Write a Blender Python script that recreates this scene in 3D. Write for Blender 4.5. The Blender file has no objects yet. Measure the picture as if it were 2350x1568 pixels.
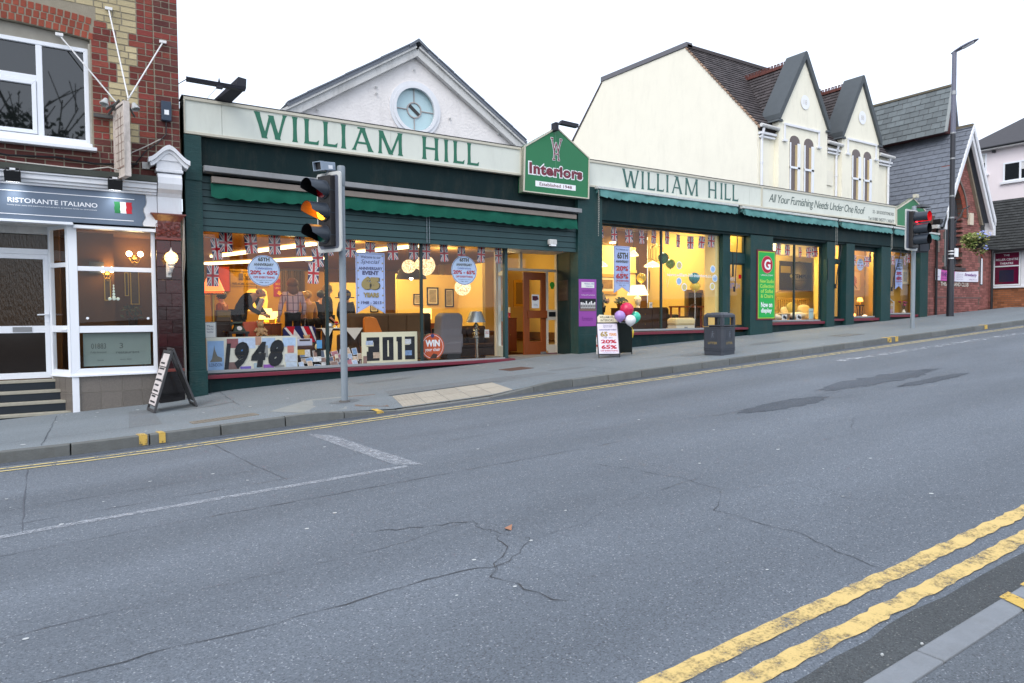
import bpy,bmesh,math,random
from mathutils import Vector,Matrix
random.seed(7)
R = math.radians
SC = bpy.context.scene
COL = SC.collection
# ---------------------------------------------------------------- camera
cam_d = bpy.data.cameras.new('camera')
cam_d.sensor_width = 36.0
cam_d.lens = 24.0
cam_d.clip_start = 0.05
cam_d.clip_end = 2000
cam = bpy.data.objects.new('camera',cam_d)
COL.objects.link(cam)
_d = Vector((2445,74,-1567)).normalized()
_u = Vector((-.0065,1,.037)); _u = (_u - _d * _u.dot(_d)).normalized()
_n = _u.cross(_d)
cam.matrix_world = Matrix((( _d.x,_d.y,_d.z,0),(_n.x,_n.y,_n.z,0),(_u.x,_u.y,_u.z,1.64),(0,0,0,1)))
SC.camera = cam
# ---------------------------------------------------------------- sky, sun, exposure
SUN_EL,SUN_AZ = 48.0,236.0
world = bpy.data.worlds.new('World')
SC.world = world
world.use_nodes = True
nt = world.node_tree
bg = nt.nodes['Background']
sky = nt.nodes.new('ShaderNodeTexSky')
sky.sky_type = 'NISHITA'
sky.sun_disc = False
sky.sun_elevation = R(SUN_EL)
sky.sun_rotation = R(SUN_AZ)
sky.air_density = 1.0
sky.dust_density = 3.0
sky.ozone_density = 1.0
hs = nt.nodes.new('ShaderNodeHueSaturation')
hs.inputs['Saturation'].default_value = 0.7
nt.links.new(sky.outputs[0],hs.inputs['Color'])
mxs = nt.nodes.new('ShaderNodeMix')
mxs.data_type = 'RGBA'
mxs.inputs[0].default_value = .62
mxs.inputs[7].default_value = (4.6,5.0,5.7,1)
nt.links.new(hs.outputs[0],mxs.inputs[6])
nt.links.new(mxs.outputs[2],bg.inputs['Color'])
bg.inputs['Strength'].default_value = 0.15
sun_d = bpy.data.lights.new('sun','SUN')
sun_d.energy = 0.5
sun_d.angle = R(40)
sun_d.color = (1.0,.96,.91)
sun = bpy.data.objects.new('sun',sun_d)
COL.objects.link(sun)
_a,_e = R(SUN_AZ),R(SUN_EL)
sun_dir = Vector((math.sin(_a) * math.cos(_e),math.cos(_a) * math.cos(_e),math.sin(_e)))
sun.rotation_euler = sun_dir.to_track_quat('Z','Y').to_euler()
SC.view_settings.view_transform = 'Standard'
SC.view_settings.look = 'None'
SC.view_settings.gamma = 1
SC.view_settings.use_curve_mapping = False
SC.view_settings.exposure = 1.1
SC.cycles.use_denoising = True
SC.cycles.max_bounces = 7
SC.cycles.transparent_max_bounces = 16
SC.cycles.caustics_reflective = False
SC.cycles.caustics_refractive = False
SC.cycles.sample_clamp_indirect = 6
# ---------------------------------------------------------------- mesh helpers
ORG = {}
class Fr:
 """a flat frame: a along u, b along v, c along the outward normal n"""
 def __init__(s,o,u,v,n=None):
  s.o,s.u,s.v = Vector(o),Vector(u).normalized(),Vector(v).normalized()
  s.n = Vector(n) if n is not None else s.u.cross(s.v)
 def __call__(s,a,b,c=0.0):
  return s.o + s.u * a + s.v * b + s.n * c
def FY(y):
 return Fr((0,y,0),(1,0,0),(0,0,1))
class MB:
 def __init__(s):
  s.v,s.f,s.m = [],[],[]
 def face(s,pts,mi=0):
  i = len(s.v)
  s.v.extend(Vector(p) for p in pts)
  s.f.append(tuple(range(i,i + len(pts)))); s.m.append(mi)
 def hexa(s,p,mi=0):
  i = len(s.v)
  s.v.extend(Vector(q) for q in p)
  for q in ((3,2,1,0),(4,5,6,7),(0,1,5,4),(1,2,6,5),(2,3,7,6),(3,0,4,7)):
   s.f.append(tuple(i + k for k in q)); s.m.append(mi)
  return s
 def box(s,x0,y0,z0,x1,y1,z1,mi=0):
  return s.hexa([(x0,y0,z0),(x1,y0,z0),(x1,y1,z0),(x0,y1,z0),(x0,y0,z1),(x1,y0,z1),(x1,y1,z1),(x0,y1,z1)],mi)
 def fbox(s,fr,a0,b0,a1,b1,c0,c1,mi=0):
  return s.hexa([fr(a0,b0,c0),fr(a1,b0,c0),fr(a1,b1,c0),fr(a0,b1,c0),fr(a0,b0,c1),fr(a1,b0,c1),fr(a1,b1,c1),fr(a0,b1,c1)],mi)
 def prism(s,fr,pts,c0,c1,mi=0):
  i = len(s.v); n = len(pts)
  s.v.extend(fr(a,b,c0) for a,b in pts)
  s.v.extend(fr(a,b,c1) for a,b in pts)
  s.f.append(tuple(range(i + n - 1,i - 1,-1))); s.m.append(mi)
  s.f.append(tuple(range(i + n,i + 2 * n))); s.m.append(mi)
  for k in range(n):
   l = (k + 1) % n
   s.f.append((i + k,i + l,i + n + l,i + n + k)); s.m.append(mi)
  return s
 def sheet(s,fr,pts,c=0.0,mi=0):
  s.face([fr(a,b,c) for a,b in pts],mi)
  return s
 def rect(s,fr,a0,b0,a1,b1,c=0.0,mi=0):
  return s.sheet(fr,[(a0,b0),(a1,b0),(a1,b1),(a0,b1)],c,mi)
 def frame(s,fr,a0,b0,a1,b1,w,c0,c1,mi=0):
  w = w if isinstance(w,tuple) else (w,w,w,w)
  o = [(a0,b0),(a1,b0),(a1,b1),(a0,b1)]
  n = [(a0 + w[0],b0 + w[1]),(a1 - w[2],b0 + w[1]),(a1 - w[2],b1 - w[3]),(a0 + w[0],b1 - w[3])]
  for k in range(4):
   l = (k + 1) % 4
   if w[(1,2,3,0)[k]] <= 0: continue
   s.prism(fr,[o[k],o[l],n[l],n[k]],c0,c1,mi)
  return s
 def cyl(s,p0,p1,r0,r1=None,n=10,mi=0,cap=True):
  r1 = r0 if r1 is None else r1
  p0,p1 = Vector(p0),Vector(p1)
  d = (p1 - p0).normalized()
  a = d.orthogonal().normalized(); b = d.cross(a)
  i = len(s.v)
  for p,r in ((p0,r0),(p1,r1)):
   for k in range(n):
    t = 2 * math.pi * k / n
    s.v.append(p + a * (r * math.cos(t)) + b * (r * math.sin(t)))
  for k in range(n):
   l = (k + 1) % n
   s.f.append((i + k,i + l,i + n + l,i + n + k)); s.m.append(mi)
  if cap:
   s.f.append(tuple(range(i + n - 1,i - 1,-1))); s.m.append(mi)
   s.f.append(tuple(range(i + n,i + 2 * n))); s.m.append(mi)
  return s
 def loft(s,rings,mi=0):
  i = len(s.v); n = len(rings[0])
  for r_ in rings: s.v.extend(Vector(p) for p in r_)
  for j in range(len(rings) - 1):
   for k in range(n):
    l = (k + 1) % n
    s.f.append((i + j * n + k,i + j * n + l,i + (j + 1) * n + l,i + (j + 1) * n + k)); s.m.append(mi)
  s.f.append(tuple(range(i + n - 1,i - 1,-1))); s.m.append(mi)
  e = i + (len(rings) - 1) * n
  s.f.append(tuple(range(e,e + n))); s.m.append(mi)
  return s
 def tube(s,pts,r,n=6,mi=0):
  for k in range(len(pts) - 1):
   s.cyl(pts[k],pts[k + 1],r,r,n,mi)
  return s
 def lathe(s,prof,o,n=14,mi=0,ax=None,a0=0.0,a1=2 * math.pi):
  """prof: (radius, height) pairs about axis ax (default Z) at o"""
  o = Vector(o); ax = Vector(ax or (0,0,1)).normalized()
  a = ax.orthogonal().normalized(); b = ax.cross(a)
  i = len(s.v); full = abs(a1 - a0 - 2 * math.pi) < 1e-6
  m = n if full else n + 1
  for r,h in prof:
   for k in range(m):
    t = a0 + (a1 - a0) * k / n
    s.v.append(o + ax * h + a * (r * math.cos(t)) + b * (r * math.sin(t)))
  for j in range(len(prof) - 1):
   for k in range(n):
    l = (k + 1) % m
    s.f.append((i + j * m + k,i + j * m + l,i + (j + 1) * m + l,i + (j + 1) * m + k)); s.m.append(mi)
  return s
 def ball(s,c,r,n=12,mi=0,sq=(1,1,1)):
  i0 = len(s.v)
  s.lathe([(r * math.sin(math.pi * k / 8) + 1e-5,-r * math.cos(math.pi * k / 8)) for k in range(9)],(0,0,0),n,mi)
  for q in range(i0,len(s.v)):
   v = s.v[q]; s.v[q] = Vector((v.x * sq[0],v.y * sq[1],v.z * sq[2])) + Vector(c)
  return s
 def ribbon(s,pts,w,zf,mi=0):
  P = [Vector((p[0],p[1])) for p in pts]
  L,Q = [],[]
  for k in range(len(P)):
   t = (P[min(k + 1,len(P) - 1)] - P[max(k - 1,0)])
   t = t.normalized() if t.length > 1e-9 else Vector((1,0))
   nn = Vector((-t.y,t.x))
   ww = w[k] if isinstance(w,(list,tuple)) else w
   L.append(P[k] + nn * ww / 2); Q.append(P[k] - nn * ww / 2)
  for k in range(len(P) - 1):
   s.face([(q.x,q.y,zf(q.x,q.y)) for q in (L[k],Q[k],Q[k + 1],L[k + 1])],mi)
  return s
 def text(s,txt,fr,a0,b0,a1,b1,c=0.003,mi=0,shear=0.0,bold=0.0,spacing=1.0):
  """lettering scaled to fill the box (a0,b0)-(a1,b1)"""
  V,Fc = text_mesh(txt,shear,bold,spacing)
  i = len(s.v)
  for (x,y) in V:
   s.v.append(fr(a0 + x * (a1 - a0),b0 + y * (b1 - b0),c))
  for q in Fc:
   s.f.append(tuple(i + k for k in q)); s.m.append(mi)
  return s
 def build(s,name,mats,parent=None,bev=0.0,smooth=None,label=None,stuff=False,local=False,kind=None,recalc=True):
  me = bpy.data.meshes.new(name)
  off = ORG.get(parent.name,Vector()) if (parent is not None and not local) else Vector()
  me.from_pydata([tuple(v - off) for v in s.v],[],s.f)
  mats = mats if isinstance(mats,(list,tuple)) else [mats]
  for m in mats: me.materials.append(m)
  if len(mats) > 1: me.polygons.foreach_set('material_index',s.m)
  if recalc:
   bm = bmesh.new(); bm.from_mesh(me)
   if smooth: bmesh.ops.remove_doubles(bm,verts=bm.verts,dist=1e-5)
   bmesh.ops.recalc_face_normals(bm,faces=bm.faces)
   bm.to_mesh(me); bm.free()
  if smooth:
   me.shade_smooth()
   me.set_sharp_from_angle(angle=R(smooth if smooth is not True else 40))
  o = bpy.data.objects.new(name,me)
  COL.objects.link(o)
  if parent is not None:
   o.parent = parent
   ORG[o.name] = off if not local else Vector()
  if bev:
   md = o.modifiers.new('bevel','BEVEL'); md.width = bev; md.segments = 2; md.limit_method = 'ANGLE'; md.angle_limit = R(40)
  if label: o['label'] = label
  if stuff: o['kind'] = 'stuff'
  if kind: o['kind'] = kind
  return o
_TXT = {}
def text_mesh(txt,shear,bold,spacing):
 key = (txt,shear,bold,spacing)
 if key not in _TXT:
  cu = bpy.data.curves.new('lettering','FONT')
  cu.body = txt; cu.shear = shear; cu.offset = bold; cu.space_character = spacing
  cu.resolution_u = 3; cu.fill_mode = 'FRONT'; cu.align_x = 'CENTER'; cu.space_line = 1.05
  o = bpy.data.objects.new('lettering',cu)
  me = bpy.data.meshes.new_from_object(o)
  P = [(v.co.x,v.co.y) for v in me.vertices]
  Fc = [tuple(p.vertices) for p in me.polygons]
  x0 = min(p[0] for p in P); x1 = max(p[0] for p in P); y0 = min(p[1] for p in P); y1 = max(p[1] for p in P)
  _TXT[key] = ([((x - x0) / max(x1 - x0,1e-6),(y - y0) / max(y1 - y0,1e-6)) for x,y in P],Fc)
  bpy.data.objects.remove(o); bpy.data.curves.remove(cu); bpy.data.meshes.remove(me)
 return _TXT[key]
def thing(name,label,cat,loc=(0,0,0),rz=0.0,group=None):
 o = bpy.data.objects.new(name,None)
 o.empty_display_size = .2
 COL.objects.link(o)
 o.location = loc; o.rotation_euler = (0,0,rz)
 o['label'] = label; o['category'] = cat
 if group: o['group'] = group
 ORG[o.name] = Vector(loc)
 return o
def tag(o,label,cat,group=None):
 o['label'] = label; o['category'] = cat
 if group: o['group'] = group
 return o
def clone(o,parent=None):
 c = o.copy(); COL.objects.link(c)
 if parent is not None: c.parent = parent
 for ch in o.children: clone(ch,c)
 return c
def dup(o,loc,rz=None,label=None,scale=None):
 c = clone(o)
 c.location = loc
 if rz is not None: c.rotation_euler = (0,0,rz)
 if scale: c.scale = scale
 if label: c['label'] = label
 ORG[c.name] = Vector(loc)
 return c
def child_of(o,parent):
 o.parent = parent
 return o
# ---------------------------------------------------------------- materials
_M = {}
def S(r,g,b):
 def f(c):
  c /= 255.0
  return c / 12.92 if c < .04045 else ((c + .055) / 1.055) ** 2.4
 return (f(r),f(g),f(b))
def mat(name,col,rough=.6,spec=.4,metal=0.0,var=0.0,scale=6.0,bump=0.0,bscale=60.0,emit=None,estr=0.0,
  obj_var=0.0,isl_var=0.0,dirt=0.0,coat=0.0,ov_hue=0.0,stretch=None):
 if name in _M: return _M[name]
 m = bpy.data.materials.new(name); m.use_nodes = True
 n = m.node_tree; L = n.links.new
 b = n.nodes['Principled BSDF']
 b.inputs['Roughness'].default_value = rough
 b.inputs['Specular IOR Level'].default_value = spec
 b.inputs['Metallic'].default_value = metal
 if coat: b.inputs['Coat Weight'].default_value = coat
 b.inputs['Base Color'].default_value = (*col,1)
 if emit:
  b.inputs['Emission Color'].default_value = (*emit,1); b.inputs['Emission Strength'].default_value = estr
 src = None
 if var or bump or dirt or obj_var or isl_var:
  tc = n.nodes.new('ShaderNodeTexCoord')
  co = tc.outputs['Object']
  if stretch:
   mp = n.nodes.new('ShaderNodeMapping'); mp.inputs['Scale'].default_value = stretch
   L(co,mp.inputs[0]); co = mp.outputs[0]
  rgb = n.nodes.new('ShaderNodeRGB'); rgb.outputs[0].default_value = (*col,1); src = rgb.outputs[0]
  def vmul(fac,amt):
   nonlocal src
   mr = n.nodes.new('ShaderNodeMapRange'); mr.inputs[3].default_value = 1 - amt; mr.inputs[4].default_value = 1 + amt
   L(fac,mr.inputs[0])
   mx = n.nodes.new('ShaderNodeVectorMath'); mx.operation = 'SCALE'
   L(src,mx.inputs[0]); L(mr.outputs[0],mx.inputs['Scale']); src = mx.outputs[0]
  if var:
   ns = n.nodes.new('ShaderNodeTexNoise'); ns.inputs['Scale'].default_value = scale; ns.inputs['Detail'].default_value = 6; ns.inputs['Roughness'].default_value = .65
   L(co,ns.inputs['Vector']); vmul(ns.outputs[0],var)
  if obj_var:
   oi = n.nodes.new('ShaderNodeObjectInfo'); vmul(oi.outputs['Random'],obj_var)
   if ov_hue:
    h = n.nodes.new('ShaderNodeHueSaturation'); mr = n.nodes.new('ShaderNodeMapRange')
    mm = n.nodes.new('ShaderNodeMath'); mm.operation = 'MULTIPLY'; mm.inputs[1].default_value = 7.13
    fr_ = n.nodes.new('ShaderNodeMath'); fr_.operation = 'FRACT'
    L(oi.outputs['Random'],mm.inputs[0]); L(mm.outputs[0],fr_.inputs[0]); L(fr_.outputs[0],mr.inputs[0])
    mr.inputs[3].default_value = .5 - ov_hue; mr.inputs[4].default_value = .5 + ov_hue
    L(mr.outputs[0],h.inputs['Hue']); L(src,h.inputs['Color']); src = h.outputs[0]
  if isl_var:
   g = n.nodes.new('ShaderNodeNewGeometry'); vmul(g.outputs['Random Per Island'],isl_var)
  if dirt:
   ns = n.nodes.new('ShaderNodeTexNoise'); ns.inputs['Scale'].default_value = 1.7; ns.inputs['Detail'].default_value = 8; ns.inputs['Roughness'].default_value = .75
   mp2 = n.nodes.new('ShaderNodeMapping'); mp2.inputs['Scale'].default_value = (1.6,1.6,.45)
   L(tc.outputs['Object'],mp2.inputs[0]); L(mp2.outputs[0],ns.inputs['Vector'])
   cr = n.nodes.new('ShaderNodeValToRGB'); cr.color_ramp.elements[0].position = .5; cr.color_ramp.elements[1].position = .72
   L(ns.outputs[0],cr.inputs[0])
   mx = n.nodes.new('ShaderNodeMix'); mx.data_type = 'RGBA'; mx.inputs[7].default_value = (.09,.08,.06,1)
   mu = n.nodes.new('ShaderNodeMath'); mu.operation = 'MULTIPLY'; mu.inputs[1].default_value = dirt
   L(cr.outputs[0],mu.inputs[0]); L(mu.outputs[0],mx.inputs[0]); L(src,mx.inputs[6]); src = mx.outputs[2]
  L(src,b.inputs['Base Color'])
  if bump:
   nb = n.nodes.new('ShaderNodeTexNoise'); nb.inputs['Scale'].default_value = bscale; nb.inputs['Detail'].default_value = 4
   L(co,nb.inputs['Vector'])
   bp = n.nodes.new('ShaderNodeBump'); bp.inputs['Strength'].default_value = bump; bp.inputs['Distance'].default_value = .02
   L(nb.outputs[0],bp.inputs['Height']); L(bp.outputs[0],b.inputs['Normal'])
 _M[name] = m
 return m
def glass_mat(name,tint=(1,1,1),refl=1.0,ior=1.5,rough=0.0):
 """a single pane: clear with a Fresnel reflection"""
 if name in _M: return _M[name]
 m = bpy.data.materials.new(name); m.use_nodes = True
 n = m.node_tree; L = n.links.new
 n.nodes.remove(n.nodes['Principled BSDF'])
 out = n.nodes['Material Output']
 tr = n.nodes.new('ShaderNodeBsdfTransparent'); tr.inputs[0].default_value = (*tint,1)
 gl = n.nodes.new('ShaderNodeBsdfGlossy'); gl.inputs['Roughness'].default_value = rough
 gl.inputs[0].default_value = (1,1,1,1)
 lw = n.nodes.new('ShaderNodeLayerWeight'); lw.inputs[0].default_value = .5
 pw = n.nodes.new('ShaderNodeMath'); pw.operation = 'POWER'; pw.inputs[1].default_value = 5
 fz = n.nodes.new('ShaderNodeMath'); fz.operation = 'MULTIPLY_ADD'; fz.inputs[1].default_value = .93; fz.inputs[2].default_value = .045
 L(lw.outputs['Facing'],pw.inputs[0]); L(pw.outputs[0],fz.inputs[0])
 mu = n.nodes.new('ShaderNodeMath'); mu.operation = 'MULTIPLY'; mu.inputs[1].default_value = refl; mu.use_clamp = True
 mx = n.nodes.new('ShaderNodeMixShader')
 L(fz.outputs[0],mu.inputs[0]); L(mu.outputs[0],mx.inputs[0]); L(tr.outputs[0],mx.inputs[1]); L(gl.outputs[0],mx.inputs[2])
 L(mx.outputs[0],out.inputs[0])
 _M[name] = m
 return m
def worn_paint(name,col,keep=.5,scale=14.0,under=None,edge=.12):
 """road paint that has flaked off in places: holes show whatever lies below"""
 if name in _M: return _M[name]
 m = bpy.data.materials.new(name); m.use_nodes = True
 n = m.node_tree; L = n.links.new
 b = n.nodes['Principled BSDF']; out = n.nodes['Material Output']
 b.inputs['Roughness'].default_value = .75
 tc = n.nodes.new('ShaderNodeTexCoord')
 n1 = n.nodes.new('ShaderNodeTexNoise'); n1.inputs['Scale'].default_value = scale; n1.inputs['Detail'].default_value = 9; n1.inputs['Roughness'].default_value = .7
 n2 = n.nodes.new('ShaderNodeTexNoise'); n2.inputs['Scale'].default_value = 70; n2.inputs['Detail'].default_value = 3
 L(tc.outputs['Object'],n1.inputs['Vector']); L(tc.outputs['Object'],n2.inputs['Vector'])
 ad = n.nodes.new('ShaderNodeMath'); ad.operation = 'MULTIPLY_ADD'; ad.inputs[1].default_value = .35
 L(n2.outputs[0],ad.inputs[0]); L(n1.outputs[0],ad.inputs[2])
 mr = n.nodes.new('ShaderNodeMapRange'); mr.inputs[1].default_value = keep + .175 - edge * .5; mr.inputs[2].default_value = keep + .175 + edge * .5
 L(ad.outputs[0],mr.inputs[0])
 tr = n.nodes.new('ShaderNodeBsdfTransparent')
 mx = n.nodes.new('ShaderNodeMixShader')
 L(mr.outputs[0],mx.inputs[0]); L(b.outputs[0],mx.inputs[1]); L(tr.outputs[0],mx.inputs[2]); L(mx.outputs[0],out.inputs[0])
 cr = n.nodes.new('ShaderNodeMix'); cr.data_type = 'RGBA'
 cr.inputs[6].default_value = (*[c * .8 for c in col],1); cr.inputs[7].default_value = (*[min(1,c * 1.15) for c in col],1)
 L(n2.outputs[0],cr.inputs[0]); L(cr.outputs[2],b.inputs['Base Color'])
 _M[name] = m
 return m
def asphalt(name,base,chip,scale=1.0,blotch=.25,bump=.5,tracks=False):
 if name in _M: return _M[name]
 m = bpy.data.materials.new(name); m.use_nodes = True
 n = m.node_tree; L = n.links.new
 b = n.nodes['Principled BSDF']; b.inputs['Roughness'].default_value = .82; b.inputs['Specular IOR Level'].default_value = .35
 tc = n.nodes.new('ShaderNodeTexCoord')
 vo = n.nodes.new('ShaderNodeTexVoronoi'); vo.inputs['Scale'].default_value = 125 * scale
 L(tc.outputs['Object'],vo.inputs['Vector'])
 sp = n.nodes.new('ShaderNodeSeparateColor'); L(vo.outputs['Color'],sp.inputs[0])
 ch = n.nodes.new('ShaderNodeValToRGB')
 e = ch.color_ramp.elements
 e[0].position = 0; e[0].color = (*[c * .60 for c in base],1)
 e[1].position = 1; e[1].color = (*chip,1)
 for p,k in ((.18,.86),(.5,1.0),(.86,1.14),(.965,1.35)):
  q = e.new(p); q.color = (*[c * k for c in base],1)
 L(sp.outputs[0],ch.inputs[0])
 big = n.nodes.new('ShaderNodeTexNoise'); big.inputs['Scale'].default_value = .55; big.inputs['Detail'].default_value = 9; big.inputs['Roughness'].default_value = .62
 mp = n.nodes.new('ShaderNodeMapping'); mp.inputs['Scale'].default_value = (.35,1.3,1)
 L(tc.outputs['Object'],mp.inputs[0]); L(mp.outputs[0],big.inputs['Vector'])
 mr = n.nodes.new('ShaderNodeMapRange'); mr.inputs[1].default_value = .3; mr.inputs[2].default_value = .7; mr.inputs[3].default_value = 1 - blotch; mr.inputs[4].default_value = 1 + blotch
 L(big.outputs[0],mr.inputs[0])
 sc = n.nodes.new('ShaderNodeVectorMath'); sc.operation = 'SCALE'
 fac = mr.outputs[0]
 if tracks:
  sx = n.nodes.new('ShaderNodeSeparateXYZ'); L(tc.outputs['Object'],sx.inputs[0])
  wn = n.nodes.new('ShaderNodeTexNoise'); wn.inputs['Scale'].default_value = .25; L(tc.outputs['Object'],wn.inputs['Vector'])
  ay = n.nodes.new('ShaderNodeMath'); ay.operation = 'MULTIPLY_ADD'; ay.inputs[1].default_value = .5; L(wn.outputs[0],ay.inputs[0]); L(sx.outputs[1],ay.inputs[2])
  sn = n.nodes.new('ShaderNodeMath'); sn.operation = 'MULTIPLY'; sn.inputs[1].default_value = 3.6; L(ay.outputs[0],sn.inputs[0])
  si = n.nodes.new('ShaderNodeMath'); si.operation = 'SINE'; L(sn.outputs[0],si.inputs[0])
  m2 = n.nodes.new('ShaderNodeMath'); m2.operation = 'MULTIPLY_ADD'; m2.inputs[1].default_value = .055; m2.inputs[2].default_value = 1.0; L(si.outputs[0],m2.inputs[0])
  st = n.nodes.new('ShaderNodeTexNoise'); st.inputs['Scale'].default_value = 1.1; st.inputs['Detail'].default_value = 7; st.inputs['Roughness'].default_value = .7
  mp3 = n.nodes.new('ShaderNodeMapping'); mp3.inputs['Scale'].default_value = (.9,1.6,1); L(tc.outputs['Object'],mp3.inputs[0]); L(mp3.outputs[0],st.inputs['Vector'])
  m4 = n.nodes.new('ShaderNodeMapRange'); m4.inputs[1].default_value = .6; m4.inputs[2].default_value = .78; m4.inputs[3].default_value = 1; m4.inputs[4].default_value = .84; L(st.outputs[0],m4.inputs[0])
  m3 = n.nodes.new('ShaderNodeMath'); m3.operation = 'MULTIPLY'; L(m2.outputs[0],m3.inputs[0]); L(fac,m3.inputs[1])
  m5 = n.nodes.new('ShaderNodeMath'); m5.operation = 'MULTIPLY'; L(m3.outputs[0],m5.inputs[0]); L(m4.outputs[0],m5.inputs[1]); fac = m5.outputs[0]
 L(ch.outputs[0],sc.inputs[0]); L(fac,sc.inputs['Scale']); L(sc.outputs[0],b.inputs['Base Color'])
 bp = n.nodes.new('ShaderNodeBump'); bp.inputs['Strength'].default_value = bump; bp.inputs['Distance'].default_value = .006
 L(vo.outputs['Distance'],bp.inputs['Height']); L(bp.outputs[0],b.inputs['Normal'])
 _M[name] = m
 return m
# palette
GREEN_D = mat('shop_green',S(15,43,45),.55,.2,var=.22,scale=3,bump=.06,bscale=30,dirt=.25)
GREEN_B = mat('brick_green',S(22,60,60),.55,.35,var=.25,scale=4,bump=.35,bscale=9,dirt=.3,stretch=(1,1,4))
GREEN_S = mat('shutter_green',S(36,66,68),.5,.4,var=.12,scale=3)
GREEN_LET = mat('letter_green',S(26,104,78),.4,.5)
GREEN_SIGN = mat('sign_green',S(18,112,66),.35,.5,var=.06,scale=2)
AWN_G = mat('awning_green',S(18,84,68),.8,.2,var=.25,scale=5,bump=.15,bscale=14)
AWN_T = mat('awning_teal',S(92,140,138),.8,.2,var=.3,scale=5,bump=.15,bscale=14)
CREAM_P = mat('fascia_cream',S(212,216,206),.5,.4,var=.06,scale=3,dirt=.10)
CREAM_F = mat('fascia_trim',S(196,192,176),.5,.4,var=.1,scale=4)
MAROON = mat('maroon_paint',S(112,30,50),.4,.5,var=.2,scale=5,dirt=.3)
MAROON_T = mat('maroon_tile',S(46,12,15),.12,.6,var=.3,scale=7,obj_var=.45,bump=.08,bscale=10)
MAROON_C = mat('maroon_carved',S(108,48,40),.25,.6,var=.3,scale=9,bump=.2,bscale=25)
WHITE = mat('white_paint',S(226,228,232),.45,.4,var=.05,scale=3,dirt=.12)
WHITE_D = mat('old_white_paint',S(206,206,204),.55,.4,var=.1,scale=4,dirt=.4)
UPVC = mat('white_plastic',S(232,236,242),.3,.5)
BLACK = mat('black_metal',(.012,.012,.014),.4,.5)
DARK = mat('dark_void',(.012,.012,.013),.8,.2)
CHARC = mat('charcoal_plastic',S(40,42,46),.45,.5,var=.1)
POLE_G = mat('galvanised_grey',S(128,138,146),.45,.5,metal=.0,var=.12,scale=6,dirt=.15)
ALU = mat('aluminium',S(150,152,154),.35,.5,metal=.6,var=.1,scale=5)
LEAD = mat('lead_grey',S(98,104,112),.5,.5,var=.2,scale=5)
SLATE = mat('slate',S(104,110,120),.5,.5,var=.25,scale=5,obj_var=.10,isl_var=.14,bump=.15,bscale=25)
SLATE_N = mat('slate_mossy',S(104,112,114),.5,.5,var=.3,scale=4,obj_var=.2,isl_var=.2,bump=.15,bscale=25)
TILE_D = mat('roof_tile_brown',S(72,67,68),.75,.3,var=.25,scale=4,isl_var=.3,bump=.2,bscale=20)
TILE_DK = mat('roof_tile_dark',S(58,60,60),.75,.3,var=.25,scale=4,isl_var=.25)
RIDGE_R = mat('ridge_terracotta',S(100,60,54),.7,.3,var=.25,scale=6)
CREAM_W = mat('cream_render',S(234,230,214),.8,.25,var=.05,scale=1.3,bump=.12,bscale=40,dirt=.07)
CREAM_W2 = mat('cream_render_front',S(240,236,218),.8,.25,var=.06,scale=1.3,bump=.12,bscale=40,dirt=.14)
PEBBLE = mat('white_roughcast',S(234,230,228),.9,.2,dirt=.12,var=.09,scale=3,bump=.9,bscale=16)
MORTAR = mat('mortar_grey',S(150,142,126),.9,.1,var=.15,scale=9,bump=.3)
MORTAR_D = mat('mortar_dark',S(112,96,88),.9,.1,var=.15,scale=9,bump=.3)
BRICK_R = mat('red_brick',S(120,57,49),.75,.3,var=.32,scale=9,obj_var=.34,isl_var=.3,bump=.4,bscale=50,ov_hue=.005)
BRICK_D = mat('sooty_brick',S(98,56,52),.8,.3,var=.35,scale=9,obj_var=.32,bump=.4,bscale=50,ov_hue=.005)
BRICK_A = mat('orange_brick',S(140,68,50),.7,.3,var=.25,scale=9,obj_var=.2,bump=.3,bscale=50)
BRICK_Y = mat('yellow_brick',S(184,170,134),.75,.3,var=.2,scale=9,obj_var=.22,bump=.4,bscale=50)
BRICK_T = mat('theatre_brick',S(144,94,88),.8,.3,var=.25,scale=5,isl_var=.3,bump=.3)
BRICK_O = mat('low_wall_brick',S(150,96,66),.8,.3,var=.25,scale=5,isl_var=.32,bump=.3)
GRANITE = mat('granite_tile',S(112,106,100),.3,.5,var=.55,scale=55,obj_var=.1)
GLASS = glass_mat('window_glass',(.97,.98,.97),1.0)
GLASS_DK = glass_mat('dark_window_glass',(.1,.11,.11),2.2)
GLASS_BR = mat('obscured_brown_glass',S(52,38,24),.12,.6,var=.4,scale=16,bump=.4,bscale=40,stretch=(1,1,.25))
GLASS_BL = mat('pale_blue_glass',S(178,206,212),.12,.6,var=.1,scale=2)
YELLOW = mat('road_yellow',S(226,190,88),.7,.3)
WOOD_O = mat('orange_wood',S(132,66,28),.4,.4,var=.3,scale=6,stretch=(6,6,.6))
WOOD_D = mat('dark_wood',S(58,36,24),.4,.4,var=.3,scale=6,stretch=(1,6,6))
GOLD = mat('gold_ink',S(150,128,60),.4,.5)
INK_B = mat('navy_ink',S(52,58,110),.5,.3)
INK_R = mat('red_ink',S(176,30,56),.5,.3)
INK_K = mat('black_ink',S(26,28,34),.5,.3)
INK_W = mat('white_ink',S(238,240,244),.5,.3)
PAPER_B = mat('pale_blue_paper',S(176,196,236),.6,.3)
PAPER_W = mat('white_paper',S(228,228,226),.6,.3)
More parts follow.
